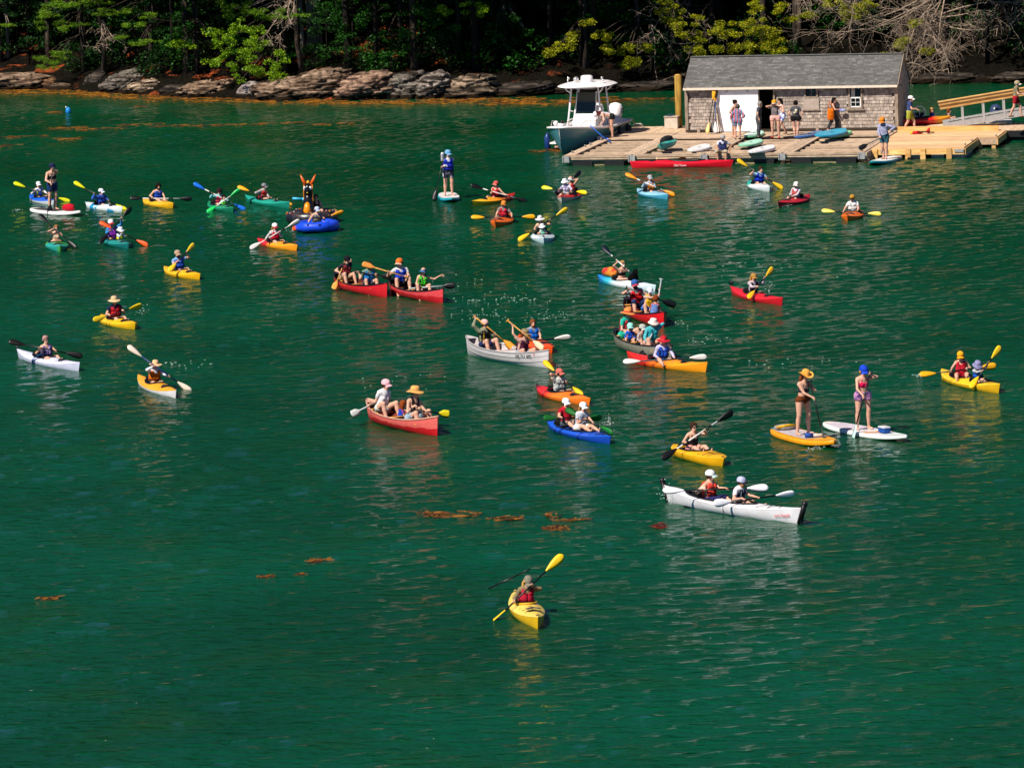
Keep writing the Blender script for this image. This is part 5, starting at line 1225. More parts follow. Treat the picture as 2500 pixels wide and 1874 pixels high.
def side_text(bt, fn, t, f, txt, size, col, side=None, slant=0):
    """lettering laid against the hull side that faces the viewer"""
    w, zs, zk, xx = fn; h = bt['h']; left = Vector((-h.y, h.x, 0)); sd = 1 if left.dot(CAM-bt['c']) > 0 else -1
    th = math.acos(1-f**(1/.9)); pt = lambda t_: Vector((xx(t_, f), sd*(w(t_)*math.sin(th)**.62+.008), zk(t_)+(zs(t_)-zk(t_))*f))
    p = pt(t); xd = (pt(t+.04)-pt(t-.04)).normalized()*(-sd if sd > 0 else 1); xd = xd if sd < 0 else xd
    zd = Vector((0, 0, 1)); zd = (zd-xd*zd.dot(xd)).normalized(); nd = xd.cross(zd)
    p = p+nd*.012
    return text_on(bt['o'], txt, size, mat('lettering_paint', col, .5, .02), Matrix(((xd.x, zd.x, nd.x, p.x), (xd.y, zd.y, nd.y, p.y), (xd.z, zd.z, nd.z, p.z), (0, 0, 0, 1))))
# ================================================================ everyone on the water
def PP(tagw, where, crown, **kw):
    pad = kw.get('pad'); p = P(tagw+" "+where, tagw, crown, **kw)
    if pad:
        kd = pad.get('kind', 'kayak'); pre = pad.get('pre', pad['c']); g = 'paddles held by the paddlers'
        col = pad['c']; sh = pad.get('s', '#131316')
        lb = f"{pre} paddle held by {tagw}"
        if len(lb.split()) > 16: lb = f"{pre} paddle of {tagw}"
        if len(lb.split()) > 16: lb = f"{pre.split()[0]} paddle of {tagw}"
        if len(lb.split()) > 16: print('LONG', lb)
        paddle_obj(lb, p.pad[0], p.pad[1], col, sh, kd, g, pad.get('rot', (8, 25)), True, pad.get('c2'))
    return p
W_ = '#e8e4e0'; YB = '#f2c318'; YO = '#f0a414'; BK = '#0d0d0f'; GREYB = '#d8d2cc'
# ---- far left group
b = kayak("blue topped white bottomed kayak half hidden behind the white paddle board", 132, 74, 494, 3.0, '#1c5fd6', '#d3dadf', ck=((-.05, .34),))
PP("kayaker in white cap and yellow trimmed blue vest", "behind the white paddle board", (92, 447), on=b, s=-.15, top=('long', '#e6e2e6'), vest=('#1b4fb0', '#d8d021'), hat=('cap', '#dfe0ea'), hair=('long', 'brown'), sex='f', glasses=True, pad=dict(a=(33, 447), b=(172, 493), c='#d7d512', pre="lime yellow bladed", f=(.36, .62), len=2.15))
b = board("white inflatable paddle board with a red dry bag on its bow", 196, 79, 522, 3.2, '#ece9e8', '#ece6e6', pad='#4a4648', th=.15, padr=(-.8, .25))
PP("standing paddler in navy cap and long navy shorts", "on the white inflatable board", (122, 397), on=b, s=-.12, pose='stand', face=35, top=('bikini', '#15131a'), low=('shorts', '#1a3566'), hat=('cap', '#182544'), hair=('short', 'brown'), glasses=True, feet=.13, shoes=None, lean=.08,
   pad=dict(a=(128, 411), b=(121, 526), c=BK, s='#26262a', kind='sup', pre="black stand-up", f=(.02, .34), len=1.75, dy=-.1))
q = b['c']+b['h']*.85; bag = empty('dry_bag', (q.x, q.y, .15), math.atan2(b['h'].y, b['h'].x)); tag(bag, "red dry bag lying on the bow of the white paddle board", 'bag')
MB().tube([(-.38, 0, .05), (-.3, .01, .12), (0, 0, .15), (.22, 0, .14), (.34, 0, .09)], [.03, .10, .14, .13, .03], 12).obj('bag_body', cloth('#c8102a'), bag); MB().tube([(.30, -.06, .14), (.36, 0, .16), (.30, .06, .14)], .012, 5).obj('bag_strap', plastic('#1a1014'), bag)
b = kayak("light blue and white mottled kayak of the paddler with raised yellow paddle", 300, 209, 512, 2.9, None, None, camo=('#2aa3d8', '#e6eef2', .4, .85, 2.5, .47, .53))
PP("kayaker in white cap and royal blue jacket", "in the mottled light blue kayak", (244, 461), on=b, s=-.12, top=('long', '#3d68c9'), vest='#2344a8', hat=('cap', '#dbdfee'), hair=('short', 'brown'), pad=dict(a=(180, 445), b=(310, 514), c='#f2e321', pre="bright yellow bladed", f=(.38, .66)), hy=25)
b = kayak("lime and teal mottled kayak pointing at the viewer at far left", 148, 130, 605, 2.9, None, None, camo=('#4fae2e', '#2aa39a', .4, .8, 1.6, .45, .6), W=.78)
PP("smiling bare shouldered woman with tied back hair", "in the lime and teal kayak", (137, 549), on=b, s=-.2, top=('bikini', '#d8c9a4'), low=('short', '#d8c9a4'), hat=None, hair=('pony', 'light'), sex='f', pad=dict(a=(95, 524), b=(187, 606), c=BK, pre="black bladed", f=(.40, .70), len=2.1))
b = kayak("dark teal tandem kayak with adult and child left of the yellow kayaks", 315, 256, 598, 3.3, '#1f8a83', '#176f6f', W=.78, ck=((-.10, .52),))
PP("adult in purple vest and blue sleeves", "in the rear of the dark teal tandem", (266, 535), on=b, s=-.28, top=('long', '#3f86c4'), vest='#8a2bb0', hat=('cap', '#efe8ea', '#c22030'), sex='f', pad=dict(a=(320, 506), b=(243, 594), c=BK, pre="black bladed crossing", f=(.3, .66), len=2.1))
PP("small child in yellow vest and white sun hat", "at the front of the dark teal tandem", (293, 556), on=b, s=.22, child=True, top=('long', '#c9d2ea'), vest='#e3dc1c', hat=('bucket', '#e6e6ee'), pad=dict(a=(243, 543), b=(362, 600), c='#f2551a', pre="orange bladed", f=(.47, .70), len=2.0))
# ---- upper left group
b = kayak("stubby yellow kayak of the bearded man", 424, 353, 503, 2.7, '#f0b41c', p=2.8, W=.74, hatch=False)
PP("curly haired bearded man in blue vest", "in the stubby yellow kayak", (385, 449), on=b, s=-.1, top=None, low=('shorts', '#22345a'), vest='#1d49b8', hair=('curly', 'dark'), beard='dark', pad=dict(a=(317, 484), b=(469, 485), c=BK, s=W_, pre="black bladed white shafted", f=(.36, .66), len=2.2), seat=.13)
b = kayak("dark green kayak carrying an adult and a child with two bright paddles", 571, 510, 512, 3.0, '#1a8a62', '#157055', W=.76, ck=((-.06, .5),))
PP("adult in black cap and pink red vest", "seated behind a child in the dark green kayak", (535, 460), on=b, s=-.2, top=('long', '#7fd6da'), vest='#cf3550', hat=('cap', '#2a1218', '#14090c'), sex='f', hair=('long', 'brown'), pad=dict(a=(472, 448), b=(600, 513), c='#1f6fe0', s=W_, pre="blue bladed", f=(.36, .66), len=2.1))
PP("toddler in bright green vest", "on the lap side of the dark green kayak", (546, 478), on=b, s=.12, lat=.02, child=True, top=('long', '#bfe0e0'), vest='#4fd21f', hair=('short', 'dark'), pad=dict(a=(586, 462), b=(505, 520), c='#17c05a', s=W_, pre="emerald bladed", f=(.36, .62), len=1.6))
b = kayak("long teal green sea kayak with amber paddle", 708, 599, 500, 3.9, '#1f9a84', '#178270', W=.62, p=2.1, end=.25, straps=(-.22,), strap_col='#0f3b38')
PP("paddler in grey cap, grey sleeves and red vest", "looking right from the long teal kayak", (645, 448), on=b, s=-.25, face=55, top=('long', '#b9b4b2'), vest='#d8342c', hat=('cap', '#7f7d84'), pad=dict(a=(587, 459), b=(722, 505), c=YO, pre="amber bladed", f=(.40, .72)), hands=(None, None), hy=15)
b = kayak("red stern and orange bow kayak of the paddler in white visor cap", 727, 629, 604, 3.1, None, None, grad=[(.40, '#d8252c'), (.46, '#f59a1a')], hatch=True)
PP("kayaker in white cap with red peak and speckled sleeves", "in the red and orange kayak", (669, 544), on=b, s=-.14, top=('long', camomat('#1d1d22', '#e8e4e6', .9, .8, 26, .46, .5)), vest='#c4142e', hat=('cap', '#f2eeee', '#b8202c'), hair=('long', 'light'), glasses=True, sex='f', pad=dict(a=(731, 537), b=(610, 608), c=GREYB, s=W_, pre="pale grey bladed", f=(.42, .80)))
b = kayak("orange yellow kayak with a dark deck hatch near the left middle", 490, 401, 674, 3.0, '#f5b414', W=.74, hatch=True)
PP("man in tan cap, sunglasses and blue vest", "in the yellow kayak at left middle", (430, 610), on=b, s=-.14, top=('tee', '#7fa6dc'), vest='#1d4cb4', hat=('cap', '#b79a80'), glasses=True, beard='brown', pad=dict(a=(473, 596), b=(412, 663), c='#f2c22a', pre="amber tipped", f=(.28, .62), len=2.0))
b = kayak("chunky yellow kayak of the paddler in the wide straw hat", 332, 247, 794, 2.8, '#f0bb18', W=.74, p=2.7, straps=(-.02,), strap_col='#caa018')
PP("man in wide straw hat and red vest", "in the chunky yellow kayak", (275, 723), on=b, s=-.14, top=('tee', '#1c2440'), vest='#c8202e', hat=('wide', '#d8b98c'), glasses=True, pad=dict(a=(345, 744), b=(226, 783), c='#d8b81c', pre="olive yellow bladed", f=(.38, .66)))
b = kayak("white hulled sea kayak with amber deck pointing right", 431, 338, 952, 3.8, '#f0a51e', '#ece8ea', W=.62, p=2.1, end=.22, crown=.15, mid=.08)
PP("paddler in straw hat, white sleeves and orange vest", "in the amber decked sea kayak", (378, 881), on=b, s=-.14, top=('long', '#dfe2ee'), vest='#d86a12', hat=('wide', '#dcb488'), hy=10, pad=dict(a=(311, 845), b=(468, 957), c='#f0dcc8', s='#1b2c66', pre="cream bladed navy shafted", f=(.42, .74)))
b = kayak("pale lavender white sea kayak at the far left with raised rudder", 196, 42, 889, 4.2, '#d6d6ec', '#cfd2ea', W=.62, p=2.1, end=.25, straps=(-.10,), strap_col='#2a5f9c')
MB().grid([[(-2.08, -.004, .36), (-2.08, .004, .36)], [(-2.30, -.004, .46), (-2.30, .004, .46)], [(-2.34, -.004, .34), (-2.34, .004, .34)]]).box((-2.1, 0, .34), (.14, .03, .14)).obj('rudder', plastic('#5a5c5e'), b['o'])
PP("bare armed paddler in pinkish headscarf and purple patterned vest", "in the pale lavender sea kayak", (108, 819), on=b, s=-.02, top=None, vest=(camomat('#3a2f86', '#b8a8d0', .9, .8, 9, .42, .58), '#17172a'), hair=('bun', '#b98a84'), glasses=True, sex='f', hp=0, pad=dict(a=(21, 834), b=(202, 869), c='#15110f', c2='#15110f', pre="black and copper bladed", f=(.42, .64)))
# ---- inflatable animal and blue raft
c = gw(763, 543); fl = empty('animal_float', (c.x, c.y, 0), R(-8)); tag(fl, "big black inflatable animal pool float with orange horns and yellow belly", 'pool float')
ring = MB(); pts = [(.72*math.cos(a), .62*math.sin(a), .20) for a in np.linspace(0, 2*math.pi, 36, endpoint=False)]; ring.tube(pts, .26, 12, True); ring.obj('float_ring', camomat('#17161a', '#3a3336', .3, .8, 3), fl)
sp = MB(); rgx = random.Random(4)
for k in range(60):
    a = rgx.uniform(0, 6.28); b_ = rgx.uniform(.3, 1.5); r_ = .72+.262*math.cos(b_); sp.ball((r_*math.cos(a), r_*.86*math.sin(a), .2+.262*math.sin(b_)), (.035, .035, .02), 5, 3)
tag(sp.obj('flower_print', islandmat('float_print', ['#c81e1e', '#e8702a', '#f0c8b8', '#8a1420', '#e0b030'], .4), fl), kind='stuff')
MB().tube([(-.05, -.42, .28), (-.06, -.46, .60), (-.05, -.40, .9), (-.04, -.36, 1.14)], [.24, .20, .16, .15], 14).obj('neck', plastic('#131216', .9, .25), fl)
MB().tube([(-.05, -.56, .26), (-.06, -.63, .5), (-.06, -.585, .72), (-.05, -.50, .84)], [.10, .15, .10, .015], 12).obj('belly_panel', plastic('#f0930f', .9, .25), fl)
hd = MB().ball((-.04, -.42, 1.22), (.16, .20, .26), 16, 10).obj('head', plastic('#121116', .9, .2), fl)
for s_ in (-1, 1):
    MB().tube([(-.04+s_*.10, -.36, 1.40), (-.04+s_*.19, -.36, 1.58), (-.04+s_*.28, -.36, 1.78)], [.07, .055, .012], 9).obj('horn', plastic('#e0601a', .9, .25), fl)
    MB().ball((-.04+s_*.105, -.555, 1.30), (.05, .03, .075), 10, 6).obj('eye', plastic('#f2efee'), hd); MB().ball((-.04+s_*.095, -.585, 1.285), (.022, .015, .035), 8, 5).obj('pupil', plastic('#1a2a55'), hd)
MB().ball((-.04, -.40, 1.49), (.06, .06, .08), 10, 6).obj('crest', plastic('#f0a020'), hd); MB().ball((-.04, -.62, 1.14), (.03, .015, .02), 8, 4).obj('nose_spot', plastic('#e8c020'), hd)
for s_ in (-1, 1): MB().tube([(-.04+s_*.15, -.42, 1.42), (-.04+s_*.165, -.46, 1.1), (-.04+s_*.16, -.42, .8), (-.05+s_*.19, -.45, .5)], .018, 6).obj('trim', plastic('#e8801a'), fl)
nb_ = {'c': c.copy(), 'h': Vector((.1, -.99, 0)), 'L': 1.2, 'seat': .30}
PP("brown haired rider mostly hidden behind the float's neck", "riding the black animal float", (771, 498), on=nb_, s=.05, lat=.20, pose='ride', top=('tank', '#1a1a22'), hair=('bun', 'brown'), sex='f', hands=('lap', 'lap'))
t_ = gw(727, 527); tb = MB().tube([(-.18, 0, .02), (.22, .05, -.03)], .05, 10).tube([(.18, .05, -.04), (.28, .05, -.02)], .07, 10).obj('water_tube', plastic('#3fb4d8'), None, (t_.x, t_.y+.1, .62)); tag(tb, "turquoise tube resting across the black animal float", 'toy')
c = gw(776, 563); rz = R(-6); rf_ = empty('pack_raft', (c.x, c.y, 0), rz); tag(rf_, "bright blue inflatable pack raft with bulging segments", 'raft')
pts = []; rr = []
for k in range(48):
    a = 2*math.pi*k/48; pts.append((.62*math.copysign(abs(math.cos(a))**.8, math.cos(a)), .85*math.sin(a)-.1, .17+.05*max(0, -math.sin(a)))); rr.append(.165+.022*abs(math.sin(k*math.pi/6)))
MB().tube(pts, rr, 12, True).obj('raft_tube', plastic('#1748d8', .95), rf_); MB().box((0, -.1, .06), (1.0, 1.4, .04)).obj('raft_floor', plastic('#12307c'), rf_)
for x in (-.2, .22): MB().ball((x, -1.09, .32), (.05, .03, .04), 8, 5).obj('lash_patch', plastic('#0c2a7a'), rf_)
rb = {'c': c.copy(), 'h': Vector((math.sin(R(25)), -math.cos(R(25)), 0)), 'L': 1.6, 'seat': .14}
PP("man in pale blue cap leaning from the raft", "in the blue pack raft with paddle up", (771, 516), on=rb, s=-.1, top=('tee', '#d8b0a0'), vest=('#6a6a60', '#2f9ad0'), hat=('cap', '#b4bfd8'), face=30, pad=dict(a=(838, 516), b=(713, 561), c='#e8551a', c2='#f09a1a', pre="orange bladed raft", f=(.38, .72), len=2.1), lean=.15)
# ---- top middle
b = board("white and teal paddle board of the man in the open blue vest", 1103, 1090, 486, 3.1, '#e9e3e0', '#1f9cb0', W=.80, th=.13)
PP("standing man in open blue vest over white long sleeves", "on the white and teal board", (1090, 365), on=b, s=-.05, pose='stand', face=15, top=('long', '#eceaf0'), vest='#1a2fb8', low=('shorts', camomat('#1a2440', '#c8c4c8', .9, .8, 4, .56, .60)), hat=('cap', '#6fa6cc'), hair=('short', 'brown'), feet=.14, pad=dict(a=(1084, 383), b=(1059, 489), c=BK, kind='sup', pre="black stand-up", f=(.02, .30), len=1.85), hy=20)
b = kayak("red and orange yellow kayak pointing left in the top middle", 1152, 1258, 494, 3.1, None, None, grad=[(.30, '#c82a18'), (.62, '#f59a14'), (.85, '#f0c020')], W=.72)
PP("bare armed man in red cap and red vest facing left", "in the orange kayak pointing left", (1214, 444), on=b, s=-.08, face=-30, top=None, vest='#cf2433', hat=('cap', '#cc5a50', '#e08a80'), glasses=True, pad=dict(a=(1149, 452), b=(1287, 492), c=BK, s=W_, pre="black bladed silver shafted", f=(.40, .68)), hy=-10)
b = kayak("bright orange kayak heading straight at the viewer with level yellow paddle", 1209, 1243, 545, 2.9, '#ef6a1a', W=.76)
PP("man in orange cap with grey sleeves and red vest", "holding his paddle level in the orange kayak", (1231, 491), on=b, s=-.15, top=('tee', '#8c8480'), vest=('#cc1f36', '#3a1a22'), hat=('cap', '#d88436'), pad=dict(a=(1150, 531), b=(1307, 529), c=YO, pre="level amber bladed", f=(.36, .64), len=2.2))
b = kayak("white and red inflatable tandem kayak with two capped paddlers", 1371, 1408, 484, 3.2, '#c81f24', '#d8cfc0', W=.80, ck=((-.05, .62),), hatch=False)
PP("rear paddler in white visor and red vest", "in the white and red tandem", (1394, 430), on=b, s=-.35, top=('tank', '#23202a'), vest='#c8262e', hat=('visor', '#f0eeee'), hair=('bun', 'dark'), sex='f', face=-25, pad=dict(a=(1417, 419), b=(1354, 477), c=BK, s=W_, pre="black bladed slanting", f=(.3, .66), len=2.0))
PP("front paddler in white bucket hat and mauve shirt", "in the white and red tandem", (1379, 443), on=b, s=.22, top=('long', camomat('#8a7cb0', '#e0dce6', .9, .8, 12, .45, .55)), hat=('bucket', '#e8ecf0'), sex='f', face=-20, pad=dict(a=(1323, 458), b=(1434, 471), c='#f0d01c', pre="lemon bladed", f=(.38, .66)))
b = kayak("white kayak pointing at the viewer with a woman and small child", 1328, 1322, 584, 3.1, '#dbe8ee', '#c4dbe4', W=.82, ck=((-.04, .5),), hatch=False)
PP("woman in broad white hat and black swimsuit", "in the white kayak facing the viewer", (1317, 533), on=b, s=-.2, top=('swim', '#131316'), low=None, hat=('wide', '#ded4d8'), glasses=True, sex='f', hair=('short', 'brown'), pad=dict(a=(1385, 508), b=(1265, 588), c='#f5c01c', pre="golden bladed", f=(.36, .66)))
PP("tiny child under a white sun hat", "in front of the woman in the white kayak", (1315, 560), on=b, s=.12, lat=.03, child=True, top=('tee', '#dfe8e0'), vest='#7ac8b0', hat=('bucket', '#f0f0f2'), hands=('lap', 'lap'))
b = kayak("sky blue kayak with pale deck near the red dock kayak", 1632, 1556, 480, 2.9, '#8fc4dc', '#4aa6c8', W=.74, hatch=False)
PP("woman in grey cap leaning back with orange paddle", "in the sky blue kayak", (1587, 431), on=b, s=-.1, top=('long', '#a8bcd4'), vest='#c8782a', hat=('cap', '#a8acae'), hair=('short', 'light'), glasses=True, sex='f', lean=-.08, pad=dict(a=(1527, 425), b=(1648, 477), c='#f58f14', s=W_, pre="orange bladed silver shafted", f=(.38, .64)))
b = kayak("teal and white kayak of the teenager below the dock", 1880, 1829, 461, 2.8, None, '#dfe6ea', grad=[(.30, '#1fae9c'), (.45, '#e6ecee')], W=.76, hatch=False)
PP("bare headed teenager in bright blue vest", "in the teal and white kayak", (1859, 405), on=b, s=-.1, top=('tee', '#8fb8d8'), vest='#1534c0', hair=('short', 'brown'), pad=dict(a=(1799, 390), b=(1912, 461), c='#f5bf20', pre="warm yellow bladed", f=(.36, .64), len=2.1), hy=30)
b = kayak("dark red kayak pointing left in the upper right", 1900, 1977, 497, 2.9, '#c21f2c', '#a81726', W=.74)
PP("paddler in white cap and salmon vest with one hand at the chin", "in the dark red kayak", (1946, 445), on=b, s=-.08, face=-25, top=('long', '#e2d8e2'), vest='#c45a56', hat=('cap', '#efe6dc'), sex='f', hair=('short', 'dark'), pad=dict(a=(1951, 462), b=(1917, 497), c='#1c1416', pre="end-on black", f=(.36, .60), len=2.0, k=.9))
b = kayak("orange kayak coming head on at the upper right", 2069, 2094, 531, 2.8, '#f0701c', W=.76)
PP("man in mustard cap and white tee shirt", "in the head-on orange kayak at upper right", (2081, 481), on=b, s=-.15, top=('tee', '#eceaea'), vest='#d8d6d2', hat=('cap', '#b8862e', '#2a1c10'), glasses=True, pad=dict(a=(2006, 515), b=(2152, 523), c='#e8d05a', pre="pale yellow bladed level", f=(.36, .64)))
# ---- twin red canoes
b = canoe("left red canoe of the joined pair with black gunwales", 946, 818, 712, 4.1, '#d8202c', '#5a2a22', '#1a1214')
tw1 = b
PP("stern canoeist in black cap pushing a tall wooden paddle", "at the stern of the left red canoe", (848, 623), on=b, s=-.62, pose='canoe', top=('tee', '#2a2a32'), vest=(camomat('#8a1620', '#1a1014', .9, .8, 5), '#1a1014'), low=('shorts', '#b8a27c'), hat=('cap', '#15131a'), face=35, pad=dict(a=(844, 632), b=(815, 706), c='#d89a48', s='wood', kind='canoe', pre="tall wooden", f=(.04, .50), len=1.5))
PP("bow canoeist in black cap and sky blue vest", "sitting at the bow of the left red canoe", (900, 638), on=b, s=.30, pose='canoe', seat=.24, top=('tee', '#6f8a78'), vest='#1f72b8', low=('shorts', '#4a4c60'), hat=('cap', '#15131a'), beard='grey', face=20, pad=dict(a=(867, 663), b=(955, 676), c=BK, s='#1a1a1a', kind='canoe', pre="black single bladed", f=(.06, .58), len=1.4), hy=-10)
b = canoe("right red canoe of the joined pair with scuffed side", 1083, 952, 726, 4.1, None, '#4a2420', '#1a1214', two=('#e84a50', '#cc1622', .25))
PP("canoeist in orange cap, white sleeves and blue vest", "at the stern of the right red canoe", (974, 630), on=b, s=-.55, pose='canoe', top=('tee', '#dcd6d4'), vest='#1a3ab4', low=('shorts', '#33302e'), hat=('cap', '#f0702a', '#d8b8a0'), face=10, hy=-35, pad=dict(a=(994, 677), b=(884, 644), c='#c8823a', s='wood', kind='canoe', pre="honey coloured wooden", f=(.04, .42), len=1.5))
PP("woman in blue visor and lime vest pointing right", "at the bow of the right red canoe", (1034, 651), on=b, s=.20, pose='canoe', seat=.24, top=('tank', '#25252a'), vest=('#3fc82a', '#2a2a2e'), low=('shorts', '#3a3436'), hat=('visor', '#4a78a8'), hair=('pony', 'brown'), sex='f', face=15, hy=-40, hands=('lap', 'point'))
qa, qb = at(1001, 704, b['c'].y-.55), at(1112, 696, b['c'].y-.75); paddle_obj("black single bladed paddle lying across the bow of the right red canoe", qa, qb, BK, '#b9bcc0', 'canoe', rot=(0, 0))
# ---- woman with dog
b = kayak("long blue to white kayak with an orange bag behind the seat and a dog", 1602, 1460, 699, 3.9, None, None, grad=[(.10, '#1f7ad0'), (.30, '#35b8d0'), (.50, '#eef0f0'), (.95, '#cfe6ee')], W=.74, straps=())
PP("fair haired woman in black bikini top", "paddling in front of a black dog", (1520, 641), on=b, s=-.18, top=('bikini', '#101014'), low=('short', '#c8b0a8'), hair=('short', '#b98a5a'), sex='f', face=40, lean=-.02, pad=dict(a=(1471, 603), b=(1560, 684), c='#0d1524', s=W_, pre="navy black bladed", f=(.42, .82), len=2.2))
q = b['c']-b['h']*1.15; bg = empty('gear_bag', (q.x, q.y, .22), math.atan2(b['h'].y, b['h'].x)); tag(bg, "red and orange gear bag on the stern of the blue to white kayak", 'bag')
MB().tube([(-.4, 0, .06), (-.25, 0, .12), (.1, .0, .15), (.36, 0, .10), (.42, 0, .08)], [.05, .14, .17, .13, .04], 10).obj('bag_body', camomat('#c81e20', '#e8861a', .8, .8, 4), bg)
# black dog sitting on the foredeck
q = b['c']+b['h']*.48; B_ = Body(); hv = b['h']*.80; lv = Vector((-b['h'].y, b['h'].x, 0))*.85; zz = Vector((0, 0, .72)); g_ = lambda f, l, z: hv*f+lv*l+zz*z
B_.add('b', g_(-.16, 0, .13), g_(.06, 0, .26), .115, .10, None, .04); B_.add('b', g_(.06, 0, .26), g_(.13, 0, .40), .09, .07, None, .04); B_.add('b', g_(.15, 0, .43), g_(.21, 0, .43), .072, .055, None, .03); B_.add('b', g_(.21, 0, .42), g_(.31, 0, .39), .045, .03, None, .02)
for s_ in (-1, 1):
    B_.add('b', g_(.09, s_*.06, .24), g_(.12, s_*.065, .10), .042, .03, None, .02); B_.add('b', g_(.12, s_*.065, .10), g_(.11, s_*.065, .0), .03, .022, None, .02); B_.add('b', g_(.11, s_*.065, .0), g_(.16, s_*.065, -.01), .026, .022, None, .02)
    B_.add('b', g_(-.16, s_*.08, .12), g_(-.02, s_*.10, .10), .075, .045, None, .03); B_.add('b', g_(-.02, s_*.10, .10), g_(-.08, s_*.10, .02), .035, .022, None, .02); B_.add('b', g_(-.08, s_*.10, .01), g_(.0, s_*.10, .0), .025, .022, None, .02)
    B_.add('b', g_(.15, s_*.045, .48), g_(.14, s_*.06, .60), .032, .008, None, .02)
B_.add('b', g_(-.24, 0, .08), g_(-.36, .08, .02), .03, .015, None, .02)
V, Q, _, _ = B_.mesh(.016); dog = link('dog', npmesh('dog', V, Q), mat('black_fur', '#050405', .9, .3, 30, .4, spec=.08), None, (q.x, q.y, .20)); tag(dog, "black prick eared dog sitting on the kayak foredeck", 'dog')
MB().ball(g_(.335, 0, .40), .014, 6, 4).obj('nose', plastic('#1c1416', 1, .2), dog)
for s_ in (-1, 1): MB().ball(g_(.235, s_*.045, .455), .010, 6, 4).obj('eye', plastic('#3a2412', 1, .2), dog)
# ---- the canoe pile-up right of centre
b = canoe("shiny red canoe carrying a family of three", 1622, 1530, 780, 4.3, '#d8141f', '#7a2a22', '#2a1518', W=.88)
PP("bearded man in red and blue cap and red vest", "at the stern of the shiny red canoe", (1545, 682), on=b, s=-.40, pose='canoe', top=('tee', '#a8a4a8'), vest='#c8161c', low=('long', '#1f3560'), hat=('cap', '#2a5a9c', '#c83a4a'), beard='brown', glasses=True, pad=dict(a=(1529, 702), b=(1650, 746), c=BK, s='#1a1a1a', kind='canoe', pre="black bladed canoe", f=(.06, .48), len=1.6))
PP("woman in yellow top and white cap", "in the middle of the shiny red canoe", (1599, 705), on=b, s=.05, lat=.05, pose='canoe', top=('tank', '#e8b414'), low=('shorts', '#3f7ad0'), hat=('cap', '#dfe6ec', '#a8b0c8'), sex='f', face=20, pad=dict(a=(1624, 681), b=(1612, 762), c=BK, s='#b9bcc0', kind='canoe', pre="upright white shafted", f=(.22, .62), len=1.45))
PP("red haired child in purple edged blue vest seen from behind", "at the bow of the shiny red canoe", (1607, 724), on=b, s=.48, child=True, pose='canoe', seat=.18, face=170, top=('tee', '#c85a4a'), vest=('#6a8ac8', '#8a2ad0'), hair=('short', 'red'), hands=('lap', 'lap'))
b = canoe("grey green canoe crowded with five people", 1640, 1503, 862, 4.6, '#8d8a7c', '#4a443c', '#1a1614', W=.92, mid=.34)
PP("person in red banded straw hat and turquoise shirt", "at the stern of the crowded grey canoe", (1528, 752), on=b, s=-.68, pose='canoe', top=('tee', '#1fb49c'), vest=(camomat('#a8202a', '#2a1a1c', .9, .8, 3), ), low=('shorts', '#1fae94'), hat=('wide', '#e08a4a', '#d8333a'), sex='f', face=55, hands=('knee', 'knee'))
PP("child in mint cap and orange patched blue vest", "near the stern of the crowded grey canoe", (1539, 791), on=b, s=-.35, lat=-.12, child=True, pose='canoe', seat=.2, top=('long', '#1c5cc8'), vest=('#1f4fb8', '#f08a1a'), hat=('cap', '#9ae0d0'), hands=('lap', 'lap'), face=5)
PP("brown haired child in blue vest tucked in the middle", "of the crowded grey canoe", (1564, 795), on=b, s=-.20, lat=.16, child=True, pose='canoe', seat=.2, top=('tee', '#2a50b8'), vest='#1a42b0', hair=('short', 'brown'), hands=('lap', 'lap'))
PP("person in grey cap and floral sleeves", "in the middle of the crowded grey canoe", (1577, 794), on=b, s=-.03, lat=-.06, child=True, pose='canoe', seat=.22, top=('long', camomat('#c8a8ae', '#a49a94', .9, .8, 16, .46, .54)), vest='#a89a88', hat=('cap', '#b4b6b0'), hands=('lap', 'lap'), face=35)
PP("woman in white bucket hat and aqua shirt with paddle raised", "at the bow of the crowded grey canoe", (1601, 774), on=b, s=.26, pose='canoe', top=('long', '#4fb8c0'), vest='#1f9aa4', low=('short', '#e0a898'), hat=('bucket', '#efdcd4'), sex='f', face=25, pad=dict(a=(1603, 790), b=(1564, 876), c=BK, s='#b9bcc0', kind='canoe', pre="pale shafted black bladed", f=(.03, .62), len=1.5))
b = kayak("red to orange kayak in front of the crowded grey canoe", 1728, 1531, 896, 3.6, None, None, grad=[(.30, '#e0261e'), (.42, '#f0661a'), (.70, '#f59a14')], W=.72, straps=(-.16,), strap_col='#8a1a14', end=.29)
PP("smiling kayaker in wide red hat and blue vest", "in the red to orange kayak", (1619, 819), on=b, s=-.12, face=12, top=('long', '#c4bcd8'), vest=('#1f50c0', '#20223a'), hat=('wide', '#b81f30', '#e04a50'), sex='f', hair=('short', 'dark'), pad=dict(a=(1521, 884), b=(1726, 871), c=GREYB, s='#3a4a50', pre="translucent grey bladed", f=(.43, .68), len=2.3))
# ---- red sea kayak at right
b = kayak("red sea kayak pointing right with black rudder block", 1912, 1784, 732, 3.8, '#d8222e', '#c81a28', W=.62, p=2.1, end=.25)
MB().box((-1.86, 0, .36), (.16, .06, .10)).obj('rudder', plastic(BK), b['o'])
PP("kayaker in brown cap, pale sleeves and black vest", "in the red sea kayak at right", (1838, 668), on=b, s=-.15, face=25, top=('long', '#c4b4be'), vest='#17171c', hat=('cap', '#a87c3c'), hair=('long', '#b87a34'), glasses=True, sex='f', pad=dict(a=(1886, 654), b=(1826, 730), c='#f0b41c', pre="mustard bladed", f=(.30, .62), len=2.1))
